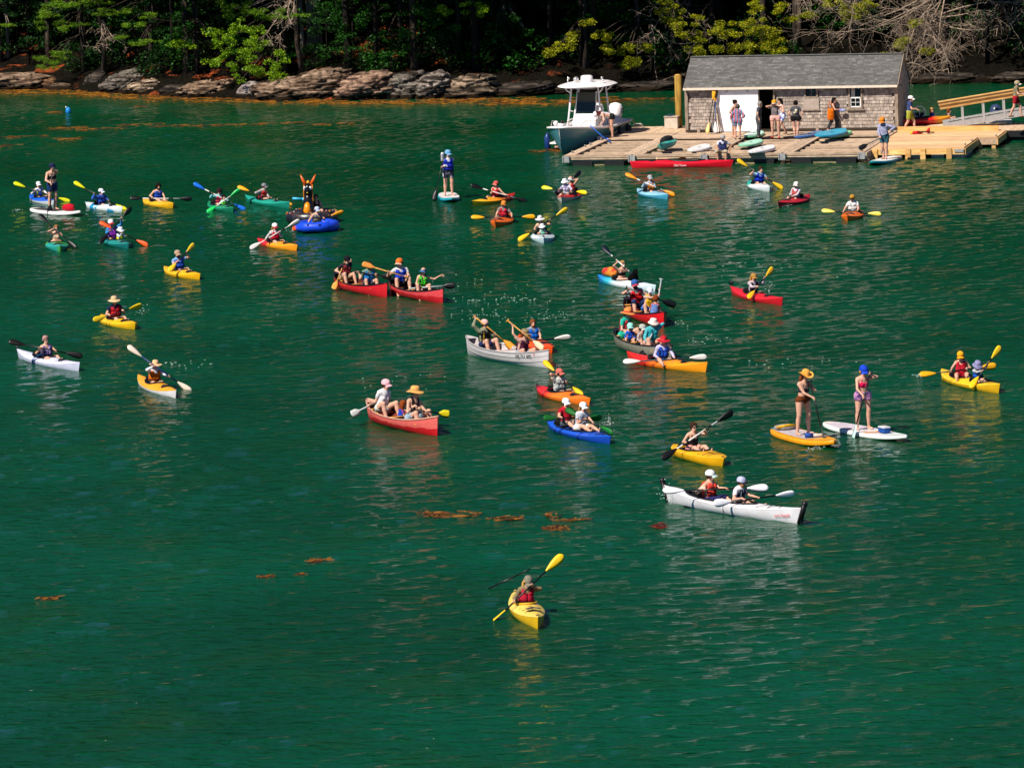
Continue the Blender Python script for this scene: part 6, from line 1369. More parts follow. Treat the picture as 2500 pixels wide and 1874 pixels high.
# ---- aluminium canoe and neighbours
b = canoe("dented white aluminium canoe with registration lettering at the bow", 1341, 1140, 880, 4.5, mat('brushed_aluminium_paint', '#cfc8ca', .42, .10, 3, .1, metal=.15), '#c2b8b8', '#b4acac', W=.90, mid=.31, end=.50, ribs=True, wood='#c8bcb4', endcap='#c4bcbc')
fn_ = hullfn(4.5, .90, .31, .50, .10, 2.1, .78, .06); side_text(b, fn_, .62, .80, "ME 711 60E", .135, '#2a2626'); side_text(b, fn_, .80, .84, "7", .13, '#d84a52')
PP("man in pink cap with black vest lifting a wooden paddle", "at the stern of the aluminium canoe", (1179, 779), on=b, s=-.55, pose='canoe', top=('long', '#8d8f74'), vest=('#15161a', '#c8a020'), low=('shorts', '#26305c'), hat=('cap', '#e0b4ac', '#1f1a1c'), face=40, hands=(None, None), pad=dict(a=(1158, 772), b=(1258, 854), c='#dc8f28', s='wood', kind='canoe', pre="orange tinted wooden", f=(.02, .52), len=1.6))
PP("canoeist in olive cap and maroon vest", "kneeling at the bow of the aluminium canoe", (1279, 801), on=b, s=.34, pose='canoe', seat=.16, top=('tee', '#d8a898'), vest='#541a38', low=('shorts', '#9aa4b0'), hat=('cap', '#8a7a5a'), hair=('long', 'red'), sex='f', face=40, pad=dict(a=(1239, 782), b=(1326, 852), c='#ecc8a4', s='wood', kind='canoe', pre="pale new wooden", f=(.03, .44), len=1.5))
b = kayak("bright orange kayak half hidden behind the aluminium canoe", 1350, 1268, 848, 3.2, '#f0521a', W=.78)
PP("red haired man in sky blue vest without a hat", "in the orange kayak behind the aluminium canoe", (1299, 782), on=b, s=-.15, top=('tee', '#8d949c'), vest='#1a6ad0', hair=('short', '#8a4a24'), beard='red', pad=dict(a=(1394, 821), b=(1212, 846), c=GREYB, s='#1a1a1c', pre="white grey bladed", f=(.30, .58), len=2.2))
b = kayak("red and orange kayak with black stern trim below the aluminium canoe", 1442, 1309, 974, 3.3, None, None, grad=[(.10, '#5a1a1c'), (.16, '#d81f28'), (.36, '#e0301e'), (.52, '#f5781e')], W=.74, straps=(-.16,), strap_col='#7a1416')
PP("kayaker in salmon cap and light grey shirt", "in the red and orange kayak with black stern", (1362, 902), on=b, s=-.12, face=35, top=('tee', '#cfcfcc'), vest=('#b4b6b4', '#46586c'), hat=('cap', '#c8685c'), pad=dict(a=(1328, 882), b=(1424, 968), c='#e0b414', pre="mustard tipped raised", f=(.34, .72), len=2.1), hy=15)
b = kayak("royal blue tandem kayak with two white capped paddlers", 1492, 1336, 1062, 3.9, '#1a58d0', '#1748b8', W=.80, ck=((-.06, .56),), straps=(-.18, .18), strap_col='#123a94', hatch=False, crown=.07)
PP("man in white cap, sunglasses and crimson tee shirt", "in the rear of the royal blue tandem", (1378, 971), on=b, s=-.38, face=30, seat=.13, top=('tee', '#c4182e'), low=('shorts', '#4a5258'), hat=('cap', '#f4f2f4'), glasses=True, pad=dict(a=(1326, 1022), b=(1468, 1018), c='#1f6a24', pre="dark green bladed", f=(.32, .60), len=2.2, rot=(30, 30)))
PP("paddler in white cap and white tee with green bladed paddle", "at the front of the royal blue tandem", (1422, 990), on=b, s=.06, face=35, seat=.13, top=('tee', '#e6e6ee'), vest=('#9aa4b4',), low=('shorts', '#e8e4e4'), hat=('cap', '#f4f2f4'), hair=('long', 'light'), sex='f', pad=dict(a=(1384, 1000), b=(1500, 1058), c='#1f7a24', c2='#155a1c', pre="slanting dark green bladed", f=(.42, .72), len=2.1, rot=(40, 20)))
# ---- big coral canoe
b = canoe("coral red canoe with scuffed pink side and two women", 1070, 899, 1042, 4.2, None, '#7a3a30', '#e0a890', two=('#ee6a62', '#d0101c', .235), mid=.29, end=.50, W=.90)
PP("woman in pink cap and white tee shirt", "at the stern of the coral canoe", (940, 924), on=b, s=-.58, pose='canoe', top=('tee', '#f0eef2'), low=('short', '#cfd8d0'), hat=('cap', '#f0b4bc'), hair=('short', 'brown'), sex='f', face=40, pad=dict(a=(934, 973), b=(858, 1012), c='#c9c9c6', s='#b9bcc0', kind='canoe', pre="clear plastic bladed", f=(.04, .46), len=1.35), hy=10)
PP("woman in tilted straw hat and black tank top", "at the bow of the coral canoe", (1008, 942), on=b, s=.30, pose='canoe', seat=.22, top=('tank', '#1a1618'), low=('shorts', '#9cb4c4'), hat=('wide', '#dca45c'), hair=('short', 'dark'), sex='f', glasses=True, face=45, hy=20, hands=('chest', (1040, 1004, -.30)), pad=None)
p_ = PEOPLE[-1]; wr = p_.base+p_.hands[1][1]; paddle_obj("yellow bladed paddle held low by the woman in the tilted straw hat", at(1004, 1000, wr.y)+(wr-at(1040, 1004, wr.y)), at(1098, 1011, wr.y)+(wr-at(1040, 1004, wr.y)), '#d8c414', '#131316', 'sup', rot=(10, 0))
PP("child with long brown hair behind the black tank top", "seated in the middle of the coral canoe", (983, 981), on=b, s=-.06, child=True, pose='canoe', seat=.14, top=('tee', '#8a4a9c'), vest=('#1a4ac0', '#e0e0e0'), hair=('long', 'red'), hands=('lap', 'lap'), sex='f', face=110)
# ---- right hand near group
b = kayak("yellow sit-on kayak of the woman in the black swimsuit", 1768, 1645, 1122, 2.8, '#f5b412', W=.80, p=2.8, ck=((-.10, .46),), hatch=False, straps=(-.22,), strap_col='#d89a10', crown=.07, mid=.18)
PP("smiling woman in scalloped black swimsuit", "on the yellow sit-on kayak", (1690, 1031), on=b, s=-.22, face=30, seat=.16, top=('swim', '#17141a'), low=('short', '#d88a8a'), hair=('bun', 'brown'), glasses=True, sex='f', pad=dict(a=(1789, 1003), b=(1614, 1121), c=BK, s=W_, pre="black bladed pink white shafted", f=(.40, .66), len=2.3))
b = board("orange sided paddle board with grey deck and teal stern", 2037, 1894, 1076, 3.25, '#f0a41e', '#f09a14', W=.84, th=.16, pad='#bcb2b6', padr=(-.78, .42), tail='#1f7fa0')
PP("woman in straw cowboy hat and brown high waisted bottoms", "standing on the orange board", (1967, 901), on=b, s=-.03, pose='stand', face=40, top=('bikini', '#2a2c34'), low=('bikini', '#6a3414'), hat=('cowboy', '#e8a84a'), hair=('long', '#7a3a1c'), sex='f', feet=.21, hy=-5, hp=.25, pad=dict(a=(1979, 928), b=(2014, 1076), c=BK, kind='sup', pre="long black stand-up", f=(.02, .43), len=1.75, dy=.12, rot=(84, 0)))
q = b['c']-b['h']*1.1; vj = empty('folded_vest', (q.x, q.y, .16), .4); tag(vj, "folded grey and yellow life vest on the stern of the orange board", 'life vest'); MB().ball((0, 0, .05), (.30, .22, .08), 12, 6).obj('vest_panel', cloth('#9c948e'), vj); MB().tube([(-.28, -.12, .08), (0, -.18, .12), (.28, -.1, .08)], .035, 6).obj('vest_trim', cloth('#e0a818'), vj)
q = b['c']+b['h']*.62; bt_ = empty('water_bottle', (q.x-.1, q.y, .16), .2); tag(bt_, "blue and silver bottle lying on the orange board", 'bottle'); MB().tube([(-.16, 0, .06), (.02, 0, .06)], .06, 10).obj('bottle_sleeve', cloth('#2a50a4'), bt_); MB().tube([(.02, 0, .05), (.26, 0, .05), (.34, 0, .05)], [.042, .042, .02], 10).obj('bottle', plastic('#c8b8b0', .9, .2), bt_)
b = board("white pointed paddle board with orange accents", 2214, 2015, 1060, 3.7, '#ece6ea', '#e4ece8', W=.78, th=.12, p=1.9, pad='#cbbfc8', padr=(-.85, -.05), nose='#e6f0ec', tail='#e8d8c8')
for t0 in (.06, .14): 
    x = t0*3.7/2+.2; MB().grid([[(x-.05, -.30, .122), (x+.05, -.30, .122)], [(x+.16, 0, .134), (x+.26, 0, .134)], [(x-.05, .30, .122), (x+.05, .30, .122)]]).obj('orange_stripe', plastic('#f0b070'), b['o'])
PP("woman in blue logo cap, pink bikini top and purple shorts", "standing on the white pointed board", (2104, 889), on=b, s=-.05, pose='stand', face=25, top=('bikini', '#e01a5a'), low=('short', camomat('#4a2f7a', '#c88ab8', .9, .8, 7, .46, .58)), hat=('cap', '#1a45c8'), hair=('pony', 'blond'), sex='f', feet=.18, hp=.2, pad=dict(a=(2125, 908), b=(2080, 1076), c='#bfe0dc', s='#17171c', kind='sup', pre="stand-up", f=(.02, .43), len=1.8, dy=.1, rot=(66, 0)))
q = b['c']+b['h']*.85; cx_ = empty('gear_box', (q.x, q.y, .13), math.atan2(b['h'].y, b['h'].x)); tag(cx_, "blue and white box strapped on the nose of the white board", 'box'); MB().box((0, 0, .08), (.28, .17, .12)).obj('box_body', cloth('#1f4f9c'), cx_, smooth=False); MB().box((0, 0, .15), (.29, .18, .03)).obj('lid', plastic('#e4e2e6'), cx_, smooth=False)
b = kayak("yellow tandem kayak at the right edge with adult and child", 2442, 2299, 941, 3.6, '#f2c024', '#eab41c', W=.82, ck=((-.12, .34), (.20, .26)), hatch=False, straps=(-.30,), strap_col='#d8a818', p=2.5, end=.25)
PP("adult in amber cap and long red vest", "in the rear of the right hand yellow tandem", (2344, 857), on=b, s=-.30, face=-5, seat=.14, top=None, vest='#c81f34', low=('shorts', '#c01830'), hat=('cap', '#f0a41c'), glasses=True, sex='f', hair=('long', 'dark'), hp=.25, pad=dict(a=(2244, 916), b=(2432, 892), c='#eaa818', pre="amber bladed level", f=(.36, .62), len=2.2))
PP("child in grey lavender bucket hat and blue vest", "at the front of the right hand yellow tandem", (2384, 882), on=b, s=.22, child=True, seat=.12, face=15, top=('long', '#b8bcc4'), vest='#1a58b4', hat=('bucket', '#8a86b0'), hp=.35, pad=dict(a=(2442, 846), b=(2369, 948), c='#f2c01c', pre="bright yellow upright", f=(.36, .72), len=1.9))
b = kayak("long white folding tandem kayak with black end caps", 1962, 1622, 1250, 4.9, '#ece8ec', '#e2dfe4', W=.74, ck=((-.08, .50),), hatch=False, straps=(.02,), strap_col='#c8c4c8', p=2.0, end=.36, mid=.20, crown=.06)
for s_ in (1, -1): MB().beam((s_*2.30, 0, .0), (s_*2.50, 0, .46), .07, .10, (0, 1, 0)).ball((s_*2.50, 0, .46), .07, 8, 5).obj('end_cap', plastic('#1c1618'), b['o'])
side_text(b, hullfn(4.9, .74, .20, .36, p=2.0), .78, .66, "oru kayak", .11, '#d8686a')
PP("bare armed paddler in white cap and coral vest", "in the rear of the white folding tandem", (1728, 1146), on=b, s=-.34, face=55, seat=.10, top=None, vest=('#f04a3c',), low=('long', '#26285a'), hat=('cap', '#dfe2e0', '#b4ccc4'), glasses=True, hy=15, pad=dict(a=(1618, 1198), b=(1876, 1190), c='#eceaf0', s='#1c1416', pre="white bladed level", f=(.40, .72), len=2.3))
PP("man in lavender cap, white tee and charcoal vest", "at the front of the white folding tandem", (1815, 1161), on=b, s=.06, face=60, seat=.10, top=('tee', '#eceaf0'), vest=('#2c2c34', '#8ab0d0'), hat=('cap', '#b4b6d6', '#20202c'), glasses=True, beard='light', low=('shorts', '#3a3a40'), pad=dict(a=(1942, 1204), b=(1744, 1230), c='#eceaf0', s='#1c1416', pre="white bladed slanting", f=(.30, .62), len=2.2))
# ---- nearest kayak
b = kayak("pale yellow kayak nearest the viewer with deck lines and mesh hatch", 1315, 1258, 1502, 3.2, '#f2cf62', '#e8b81e', W=.64, ck=((-.06, .30),), p=1.95, mid=.15, end=.25, crown=.12, rail='#e0a818', hatch=False)
w, zs, zk, xx = hullfn(3.2, .64, .15, .25, .10, 1.95); x = .92
MB().grid([[(x-.10, -.17, .29), (x-.10, 0, .325), (x-.10, .17, .29)], [(x, -.15, .30), (x, 0, .33), (x, .15, .30)], [(x+.10, -.12, .305), (x+.10, 0, .33), (x+.10, .12, .305)]]).obj('mesh_pocket', cloth('#4a4648'), b['o'])
PP("blond kayaker in grey cap and red vest", "in the nearest pale yellow kayak", (1288, 1414), on=b, s=-.12, face=14, hp=.35, hy=6, top=('long', '#8a7a5a'), vest=('#c41f3c',), hat=('cap', '#7c7868'), hair=('long', 'blond'), sex='f', pad=dict(a=(1374, 1354), b=(1192, 1529), c='#f2c61c', pre="golden yellow bladed", f=(.42, .80), len=2.25, rot=(78, 12), sg=1))
qa, qb = b['c']-b['h']*1.35+Vector((-.55, 0, .34)), b['c']-b['h']*1.15+Vector((-.02, 0, .62)); o = MB().beam(Vector((0, 0, 0)), qb-qa, .10, .03).tube([qb-qa, (qb-qa)*1.5], .016, 6).obj('spare_paddle', plastic('#151215'), None, qa); tag(o, "black spare paddle strapped behind the blond kayaker", 'paddle')
# ---- red kayak moored at the dock
c = gw(1664, 408); b = kayak("long red empty kayak lying along the front of the grey dock", 1540, 1790, 408, 4.2, '#e0142c', '#d81028', at_=(c, -EX), W=.60, p=2.1, mid=.16, end=.25, ck=((-.05, .36),)); DOCKK = b
side_text(b, hullfn(4.2, .60, .16, .25, p=2.1), .0, .75, "Old Town", .12, '#f2d8d8')
qa, qb = b['c']+b['h']*1.0+Vector((0, 0, .35)), b['c']-b['h']*.2+Vector((0, 0, .36)); paddle_obj("yellow bladed paddle stowed on the long red kayak", qa, qb, YO, '#e8c8a0', 'sup', 'paddles held by the paddlers', (70, 0))
# ================================================================ motorboat, people and gear on the docks
GD = 'people on the docks'
# ---- white centre console boat beside the dock
mo = dworld(-1.02, 9.1); hv = (dworld(-1.20, 5.3)-dworld(-.78, 12.9)).normalized(); mrz = math.atan2(hv.y, hv.x)
mbt = empty('motor_boat', (mo.x, mo.y, 0), mrz); tag(mbt, "white and grey teal motorboat with a hard top tied at the dock's left side", 'motorboat')
BL_, BW_ = 7.4, 2.45
def bw_(t): return BW_/2*(1-max(0, (t+.1)/1.1)**2.6)**.72 if t > -.1 else BW_/2*(1-.05*(-t))
def bs_(t): return .78+.34*max(0, (t+.3)/1.3)**1.6
rows = []; rl = []
for i in range(31):
    t = -1+2*i/30; t = t if t < .9 else t; row = []
    for s_ in range(-6, 7):
        f = abs(s_)/6; z0 = -.30+.30*max(0, t)**4; yb = bw_(t)*(f**.75)*(.80+.20*f) * (1-.42*max(0, t)**2*(1-f)); z = z0+(bs_(t)-z0)*f**1.7; x = t*BL_/2+.55*max(0, t)**3*(f**1.2)-.25*max(0, t)**3
        row.append((x, math.copysign(max(.012, yb), s_) if s_ else 0, z))
    rows.append(row); rl.append((row[0], row[-1]))
HT = mat('teal_grey_gelcoat', '#4a8490', .25, .08, 2, spec=.5); WG = mat('white_gelcoat', '#efe8e6', .35, .06, 3, spec=.5)
m_ = MB().grid(rows); m_.f.append(tuple(range(13))); m_.obj('hull', HT, mbt)
MB().grid([[(p[0], p[1]*1.01, -.02) for p in r_[1:-1]] for r_ in []] or [[(0, 0, -2), (0, .01, -2)], [(.01, 0, -2), (.01, .01, -2)]]) if False else None
for k in (0, 1): MB().tube([(p[k][0], p[k][1], p[k][2]+.02) for p in rl], .05, 6).obj('rub_rail', WG, mbt)
# deck: foredeck, gunwales and cockpit sole
dk = MB(); 
for i in range(20, 31): pass
fr = [[(r_[0][0], r_[0][1]*u, r_[0][2]+.035+.05*(1-u*u)) for u in (-1, -.5, 0, .5, 1)] for r_ in rows[20:]]; dk.grid(fr, False, True)
for k, sg_ in ((0, 1), (1, -1)):
    g_ = [[(p[k][0], p[k][1]*q, p[k][2]+.03) for q in (1, .80)] for p in rl[:21]]; dk.grid(g_, False, sg_ < 0)
dk.obj('deck', WG, mbt); MB().box((-.9, 0, .30), (5.4, 2.0, .06)).obj('cockpit_sole', WG, mbt, smooth=False)
for k in (0, 1): MB().grid([[(p[k][0], p[k][1]*.80, p[k][2]+.03), (p[k][0], p[k][1]*.80, .3)] for p in rl[:21]]).obj('inner_liner', WG, mbt)
MB().box((-3.6, 0, .62), (.25, 2.2, .5)).obj('transom', WG, mbt, smooth=False)
AFT = mbt; n_before = set(mbt.children)
c_ = MB(); pr_ = [(.95, .3), (1.05, 1.0), (.75, 1.28), (.55, 1.62), (-.25, 1.62), (-.35, .3)]
for s_ in (-.50, .50): c_.v += [(x, s_, z) for x, z in pr_]
c_.f += [tuple(range(6)), tuple(range(11, 5, -1))]+[(i, i+6, (i+1) % 6+6, (i+1) % 6) for i in range(6)]; cons = c_.obj('console', WG, mbt, smooth=False)
ws = MB(); ws.v += [(.72, -.44, 1.34), (.72, .44, 1.34), (.42, .40, 2.24), (.42, -.40, 2.24)]; ws.f += [(0, 1, 2, 3)]; o_ = ws.obj('windshield', mat('dark_tint_glass', '#14211f', .08, .1, 3, spec=.6), cons, smooth=False)
for y0 in (-.45, .45): MB().tube([(.73, y0, 1.32), (.42, y0*.92, 2.26)], .022, 6).obj('windshield_frame', WG, cons)
MB().box((1.35, 0, .62), (.75, .9, .5)).obj('bow_seat', WG, mbt, smooth=False)
MB().box((-1.35, 0, .78), (.6, .95, .9)).obj('leaning_post', WG, mbt, smooth=False)
for sx_ in (.95, -.55):
    for s_ in (-1, 1):
        MB().tube([(sx_+.05, s_*.78, .42), (sx_-.15*(1 if sx_ > 0 else 0), s_*.66, 1.6), (sx_-.2*(1 if sx_ > 0 else 0), s_*.58, 2.50)], .042, 8).obj('top_leg', WG, AFT)
        MB().tube([(sx_-.2*(1 if sx_ > 0 else 0), s_*.60, 2.22), (sx_-.1, s_*.76, 2.34), (sx_-.1, s_*.84, 2.50)], .028, 6).obj('top_brace', WG, AFT)
for s_ in (-1, 1): MB().tube([(.98, s_*.72, 1.05), (.5, s_*.70, 1.1), (-.5, s_*.72, 1.05)], .028, 6).tube([(.9, s_*.66, 1.5), (.55, s_*.52, 1.42), (.5, s_*.50, 1.2)], .025, 6).obj('side_brace', WG, AFT)
ht = MB(); rws = []
for i in range(13):
    a = -1+2*i/12; xx_ = .2+1.35*a; row = []
    wd = 1.18*(1-abs(a)**3.2*.28)
    for k in range(16):
        q = 2*math.pi*k/16; row.append((xx_, wd*math.copysign(abs(math.cos(q))**.5, math.cos(q)), 2.54+.07*math.sin(q)*(1-abs(math.cos(q))**3)+.06*(1-(math.cos(q))**2)*(1 if math.sin(q) > 0 else .2)-.02*abs(a)))
    rws.append(row)
ht.grid(rws, True); ht.f.append(tuple(range(15, -1, -1))); ht.f.append(tuple(12*16+k for k in range(16))); ht.obj('hard_top', WG, AFT)
MB().tube([(.35, .0, 2.64), (.35, .0, 2.70), (.35, 0, 2.90), (.35, 0, 2.94)], [.26, .27, .25, .17], 16).obj('radar_dome', WG, AFT)
MB().ball((.55, -.42, 2.78), (.14, .12, .12), 10, 6).tube([(.55, -.42, 2.6), (.55, -.42, 2.7)], .05, 6).obj('search_light', mat('chrome', '#c9c6c4', .2, .1, metal=.6), AFT)
for s_ in (-1, 1): MB().tube([(.6, s_*.76, 2.6), (.6, s_*.76, 2.80)], .03, 6).ball((.6, s_*.73, 2.84), .06, 8, 5).obj('spreader_light', mat('chrome', '#c9c6c4', .2, .1, metal=.6), AFT)
MB().tube([(.7, .55, 2.68), (.5, 1.12, 2.69)], .018, 6).obj('antenna', WG, AFT); MB().tube([(.7, -.7, 2.66), (.6, -.3, 2.69)], .018, 6).obj('antenna', WG, AFT)
for ch in mbt.children:
    if ch not in n_before: ch.location.x -= 1.15
MB().tube([(2.9, -.62, 1.12), (2.2, -.75, 1.28), (1.0, -1.0, 1.18)], .018, 6).obj('bow_rail', STEEL, mbt); MB().tube([(2.9, .62, 1.12), (2.2, .75, 1.28), (1.0, 1.0, 1.18)], .018, 6).obj('bow_rail', STEEL, mbt)
MB().box((3.45, 0, 1.22), (.5, .22, .10)).ball((3.3, -.3, 1.26), (.2, .11, .11), 10, 6).obj('windlass', WG, mbt); MB().box((3.55, .04, 1.30), (.16, .10, .2)).obj('anchor_roller', BLACKP, mbt)
MB().box((3.44, 0, .78), (.06, .17, .32)).tube([(3.52, -.2, .62), (3.46, 0, .52), (3.52, .2, .62)], .025, 6).tube([(3.48, 0, .55), (3.56, 0, .95)], .022, 6).obj('anchor', mat('dark_anchor', '#1b1b1d', .4, .2, metal=.6), mbt)
for s_ in (-.42, .42):
    e_ = MB().tube([(-3.85, s_, .82), (-3.9, s_, 1.05), (-3.95, s_, 1.32), (-3.98, s_, 1.46), (-4.0, s_, 1.52)], [.24, .30, .31, .24, .06], 14).obj('outboard_motor', WG, mbt)
    MB().tube([(-3.95, s_, .8), (-4.0, s_, .3), (-4.0, s_, -.3)], [.14, .09, .07], 8).obj('outboard_leg', plastic('#2a2c2e'), e_); MB().box((-3.93, s_-.30 if s_ < 0 else s_+.30, 1.25), (.34, .04, .05)).box((-3.93, s_-.31 if s_ < 0 else s_+.31, 1.12), (.34, .03, .04)).obj('cowl_stripe', plastic('#15181a'), e_)
MB().tube([(1.3, -1.22, .72), (1.3, -1.24, .50), (1.28, -1.22, .05), (1.28, -1.2, -.05)], [.03, .13, .13, .05], 10).obj('fender', plastic('#1c3a78'), mbt)
for y0, x0 in ((1.22, -1.2), (1.22, -2.6)): MB().tube([(x0, y0+.02, .75), (x0, y0+.08, .58), (x0, y0+.10, .15), (x0, y0+.06, .05)], [.04, .14, .15, .05], 10).obj('fender', plastic('#16181c'), mbt)
mw = lambda x, y, z: Vector((mo.x+x*math.cos(mrz)-y*math.sin(mrz), mo.y+x*math.sin(mrz)+y*math.cos(mrz), z))
def rope(label, pts, r, col):
    o = MB().tube([Vector(p)-Vector(pts[0]) for p in pts], r, 6).obj('mooring_rope', mat('rope_'+col, col, .85, .25, 30, .5), None, pts[0]); return tag(o, label, 'rope', 'mooring ropes')
a, c_ = mw(2.7, .98, 1.14), dworld(.14, 8.0, .5); rope("bright blue mooring rope sagging from the bow to the dock", [a.lerp(c_, k/12)+EX*(.62*math.sin(math.pi*(k/12)**.9))-EY*(.5*math.sin(math.pi*k/12))-Vector((0, 0, .46*math.sin(math.pi*min(1, (k/12)**.85)))) for k in range(13)], .022, '#1f68d8')
a, c_ = mw(-3.5, 1.1, .85), dworld(.2, 9.4, .5); rope("tan stern rope slanting down to a dock cleat", [a.lerp(c_, k/6)-Vector((0, 0, .06*math.sin(math.pi*k/6))) for k in range(7)], .026, '#c9bda6')
a, c_ = mw(-3.6, 1.2, .9), dworld(.5, 13.0, .5); rope("second tan stern rope reaching the back corner of the dock", [a.lerp(c_, k/6)-Vector((0, 0, .06*math.sin(math.pi*k/6))) for k in range(7)], .026, '#c4b596')
q = dworld(.55, 13.1, .5); o = MB()
for k in range(4): o.tube([(.22*math.cos(a)*(1-.1*k), .2*math.sin(a)*(1-.1*k), .03*k) for a in np.linspace(0, 6.0, 16)], .022, 5)
tag(o.obj('rope_heap', ROPE, None, q), "heap of tan rope on the back left corner of the dock", 'rope')
c = gw(1392, 360); b = board("pale pink and white paddle board floating under the motorboat's bow", 1358, 1432, 360, 3.0, '#cfc8cc', '#e8a898', True, W=.75, th=.13)
q = gw(1385, 356); o = MB().ball((0, 0, .18), (.46, .30, .07), 16, 6).obj('cushion', cloth('#d8202a'), None, q); tag(o, "flat red cushion on the pale board under the motorboat", 'cushion')
# ---- boards and kayak lying on the grey dock
def dboard(label, px, py, L, top, side, yaw, W=.72, th=.11, z=DZ+.005, tilt=None):
    w = gw(px, py, z); h = Vector((math.sin(R(yaw)), -math.cos(R(yaw)), 0)); return board(label, 0, 0, 0, L, top, side, at_=(w, h), z=z, W=W, th=th, group='boards lying on the dock', rocker=.06, tilt=tilt)
dboard("white board with a dark centre seam beside the teal kayak on deck", 1708, 366, 2.5, '#f0eceb', '#e4dedd', 166, .80)
dboard("white board nearest the dock edge right of the seated man", 1861, 369, 2.7, '#f2eeee', '#e4dedf', 160, .78)
dboard("pale mint board lying behind the seated man", 1834, 354, 2.6, '#a8e0c4', '#7fc4a0', 162, .76)
dboard("pale mint board at the feet of the grey haired woman", 1842, 332, 2.4, '#c4ecdc', '#5fae84', 168, .76)
dboard("blue grey board at the left of the stacked boards", 1976, 333, 2.6, '#5a7da8', '#2a5a9c', 155, .70)
dboard("light green board at the bottom of the stack", 2044, 333, 2.6, '#8fd8a0', '#4fae74', 152, .70)
dboard("turquoise board lying on top of the green board", 2030, 329, 3.0, '#35a8c8', '#1f94bc', 155, .80, z=DZ+.13, tilt=(R(7), 0))
w = gw(1630, 362, .45); w.z = DZ+.12
b = kayak("teal kayak resting end-on on the grey dock with dark cockpit cover", 0, 0, 0, 2.7, None, None, camo=('#17988e', '#4fb0a0', .5, .85, 3), at_=(w, Vector((-.22, -.975, 0))), W=.74, ck=((-.05, .5),), hatch=False)
b['o'].rotation_euler[0] = R(14); MB().ball((-.1, 0, .25), (.72, .25, .16), 14, 7).obj('cockpit_cover', cloth('#1d2022'), b['o'])
qa, qb = dworld(3.5, .95, DZ+.03), dworld(6.0, 1.0, DZ+.03); o = MB().tube([(0, 0, 0), qb-qa], .016, 6).tube([(-.25, 0, 0), (-.05, 0, .0)], [.05, .03], 6).obj('loose_paddle', plastic('#3a2220'), None, qa); tag(o, "dark loose paddle shaft lying in front of the teal deck kayak", 'paddle')
# ---- paddles leaning on the shed
def lean(label, px0, py0, px1, py1, c, s, c2=None, rot=(0, 0)):
    a = gw(px0, py0, DZ+.01)+Vector((0, 0, .02)); t = hit(px1, py1, S0+EY*(-.16), -EY); paddle_obj(label, a, t, c, s, 'kayak', 'paddles leaning on the shed', rot, False, c2)
lean("yellow bladed paddle with black shaft leaning left of the door, outermost", 1727, 327, 1745, 217, YO, '#141416', '#ecc070', (0, 10))
lean("black and white bladed paddle with black shaft in the leaning bundle", 1738, 326, 1748, 219, '#15151a', '#15151a', '#2a2e34', (0, 20))
lean("white lower bladed paddle with blue shaft in the leaning bundle", 1747, 326, 1746, 222, YO, '#1f4f94', '#efe8e2', (30, 0))
a, t = gw(1757, 325, DZ), hit(1747, 247, S0+EY*(-.14), -EY); o = MB().tube([(0, 0, 0), t-a], .022, 6).obj('wooden_pole', woodmat('pole_wood', '#8d7055', '#c4a483'), None, a); tag(o, "thin wooden pole leaning against the white door's left edge", 'pole')
a, t = gw(1762, 324, DZ), hit(1749, 262, S0+EY*(-.14), -EY); o = MB().tube([(0, 0, 0), t-a], .018, 6).obj('wooden_pole', woodmat('pole_wood', '#8d7055', '#c4a483'), None, a); tag(o, "shorter wooden pole leaning beside the thin pole", 'pole')
# ---- people on the docks
def D(tagw, where, crown, foot, **kw):
    kw.setdefault('pose', 'stand'); kw.setdefault('group', GD); return PP(tagw, where, crown, foot=foot, **kw)
D("woman in white top and black shorts bending over", "at the dock's left edge by the motorboat", (1470, 264), (1493, 335), pose='bend', face=-78, top=('tank', '#ece8f0'), low=('short', '#1c2420'), hat=('cap', '#e8dce0'), hair=('long', '#5a1f18'), sex='f', hands=('reach', 'reach'), scale=.96)
D("dark haired woman in a pale pink dress", "in front of the white sliding door", (1796, 243), (1793, 335), face=60, top=('dress', '#f0c8c4'), low=('short', '#f0c0bc'), hair=('bun', 'dark'), sex='f', hands=('hip', 'chest'))
D("grey haired person in a red, white and blue striped poncho", "facing the woman in the pink dress", (1807, 254), (1800, 340), face=165, top=('robe', None), low=('shorts', '#7f9ab8'), hair=('short', '#5a5450'), sex='f', hands=('hip', 'down'), shoes='#2a2c30') if False else None
m, nt, b_ = _nt('striped_cloth'); wv = nt.nodes.new('ShaderNodeTexWave'); wv.wave_type = 'BANDS'; wv.bands_direction = 'X'; wv.inputs['Scale'].default_value = 2.6; wv.inputs['Distortion'].default_value = 1.0; tc_ = nt.nodes.new('ShaderNodeTexCoord'); nt.links.new(tc_.outputs['Object'], wv.inputs[0])
nt.links.new(ramp(nt, wv.outputs[1], [(.25, C('#b01c34', .9)), (.34, C('#d8d2d8', .9)), (.55, C('#5d7ca6', .9)), (.8, C('#4a688f', .9))]), b_.inputs['Base Color']); b_.inputs['Roughness'].default_value = .9; STRIPE = m
D("grey haired person in a striped red and blue poncho", "with a bottle, facing the woman in the pink dress", (1807, 254), (1801, 340), face=165, top=('robe', STRIPE), low=('shorts', '#7f9ab8'), hair=('short', '#5a5450'), sex='f', hands=('hip', 'down'), shoes='#2a2c30')
p_ = PEOPLE[-1]; q = p_.base+p_.hands[1][1]; q2 = at(1814, 305, q.y); o = MB().tube([(0, 0, -.16), (0, 0, .0), (0, 0, .05), (0, 0, .09)], [.036, .036, .018, .016], 9).obj('water_bottle', plastic('#a8a0c0', .9, .15), None, q+Vector((0, -.03, -.03))); tag(o, "clear lilac bottle hanging from the poncho wearer's hand", 'bottle')
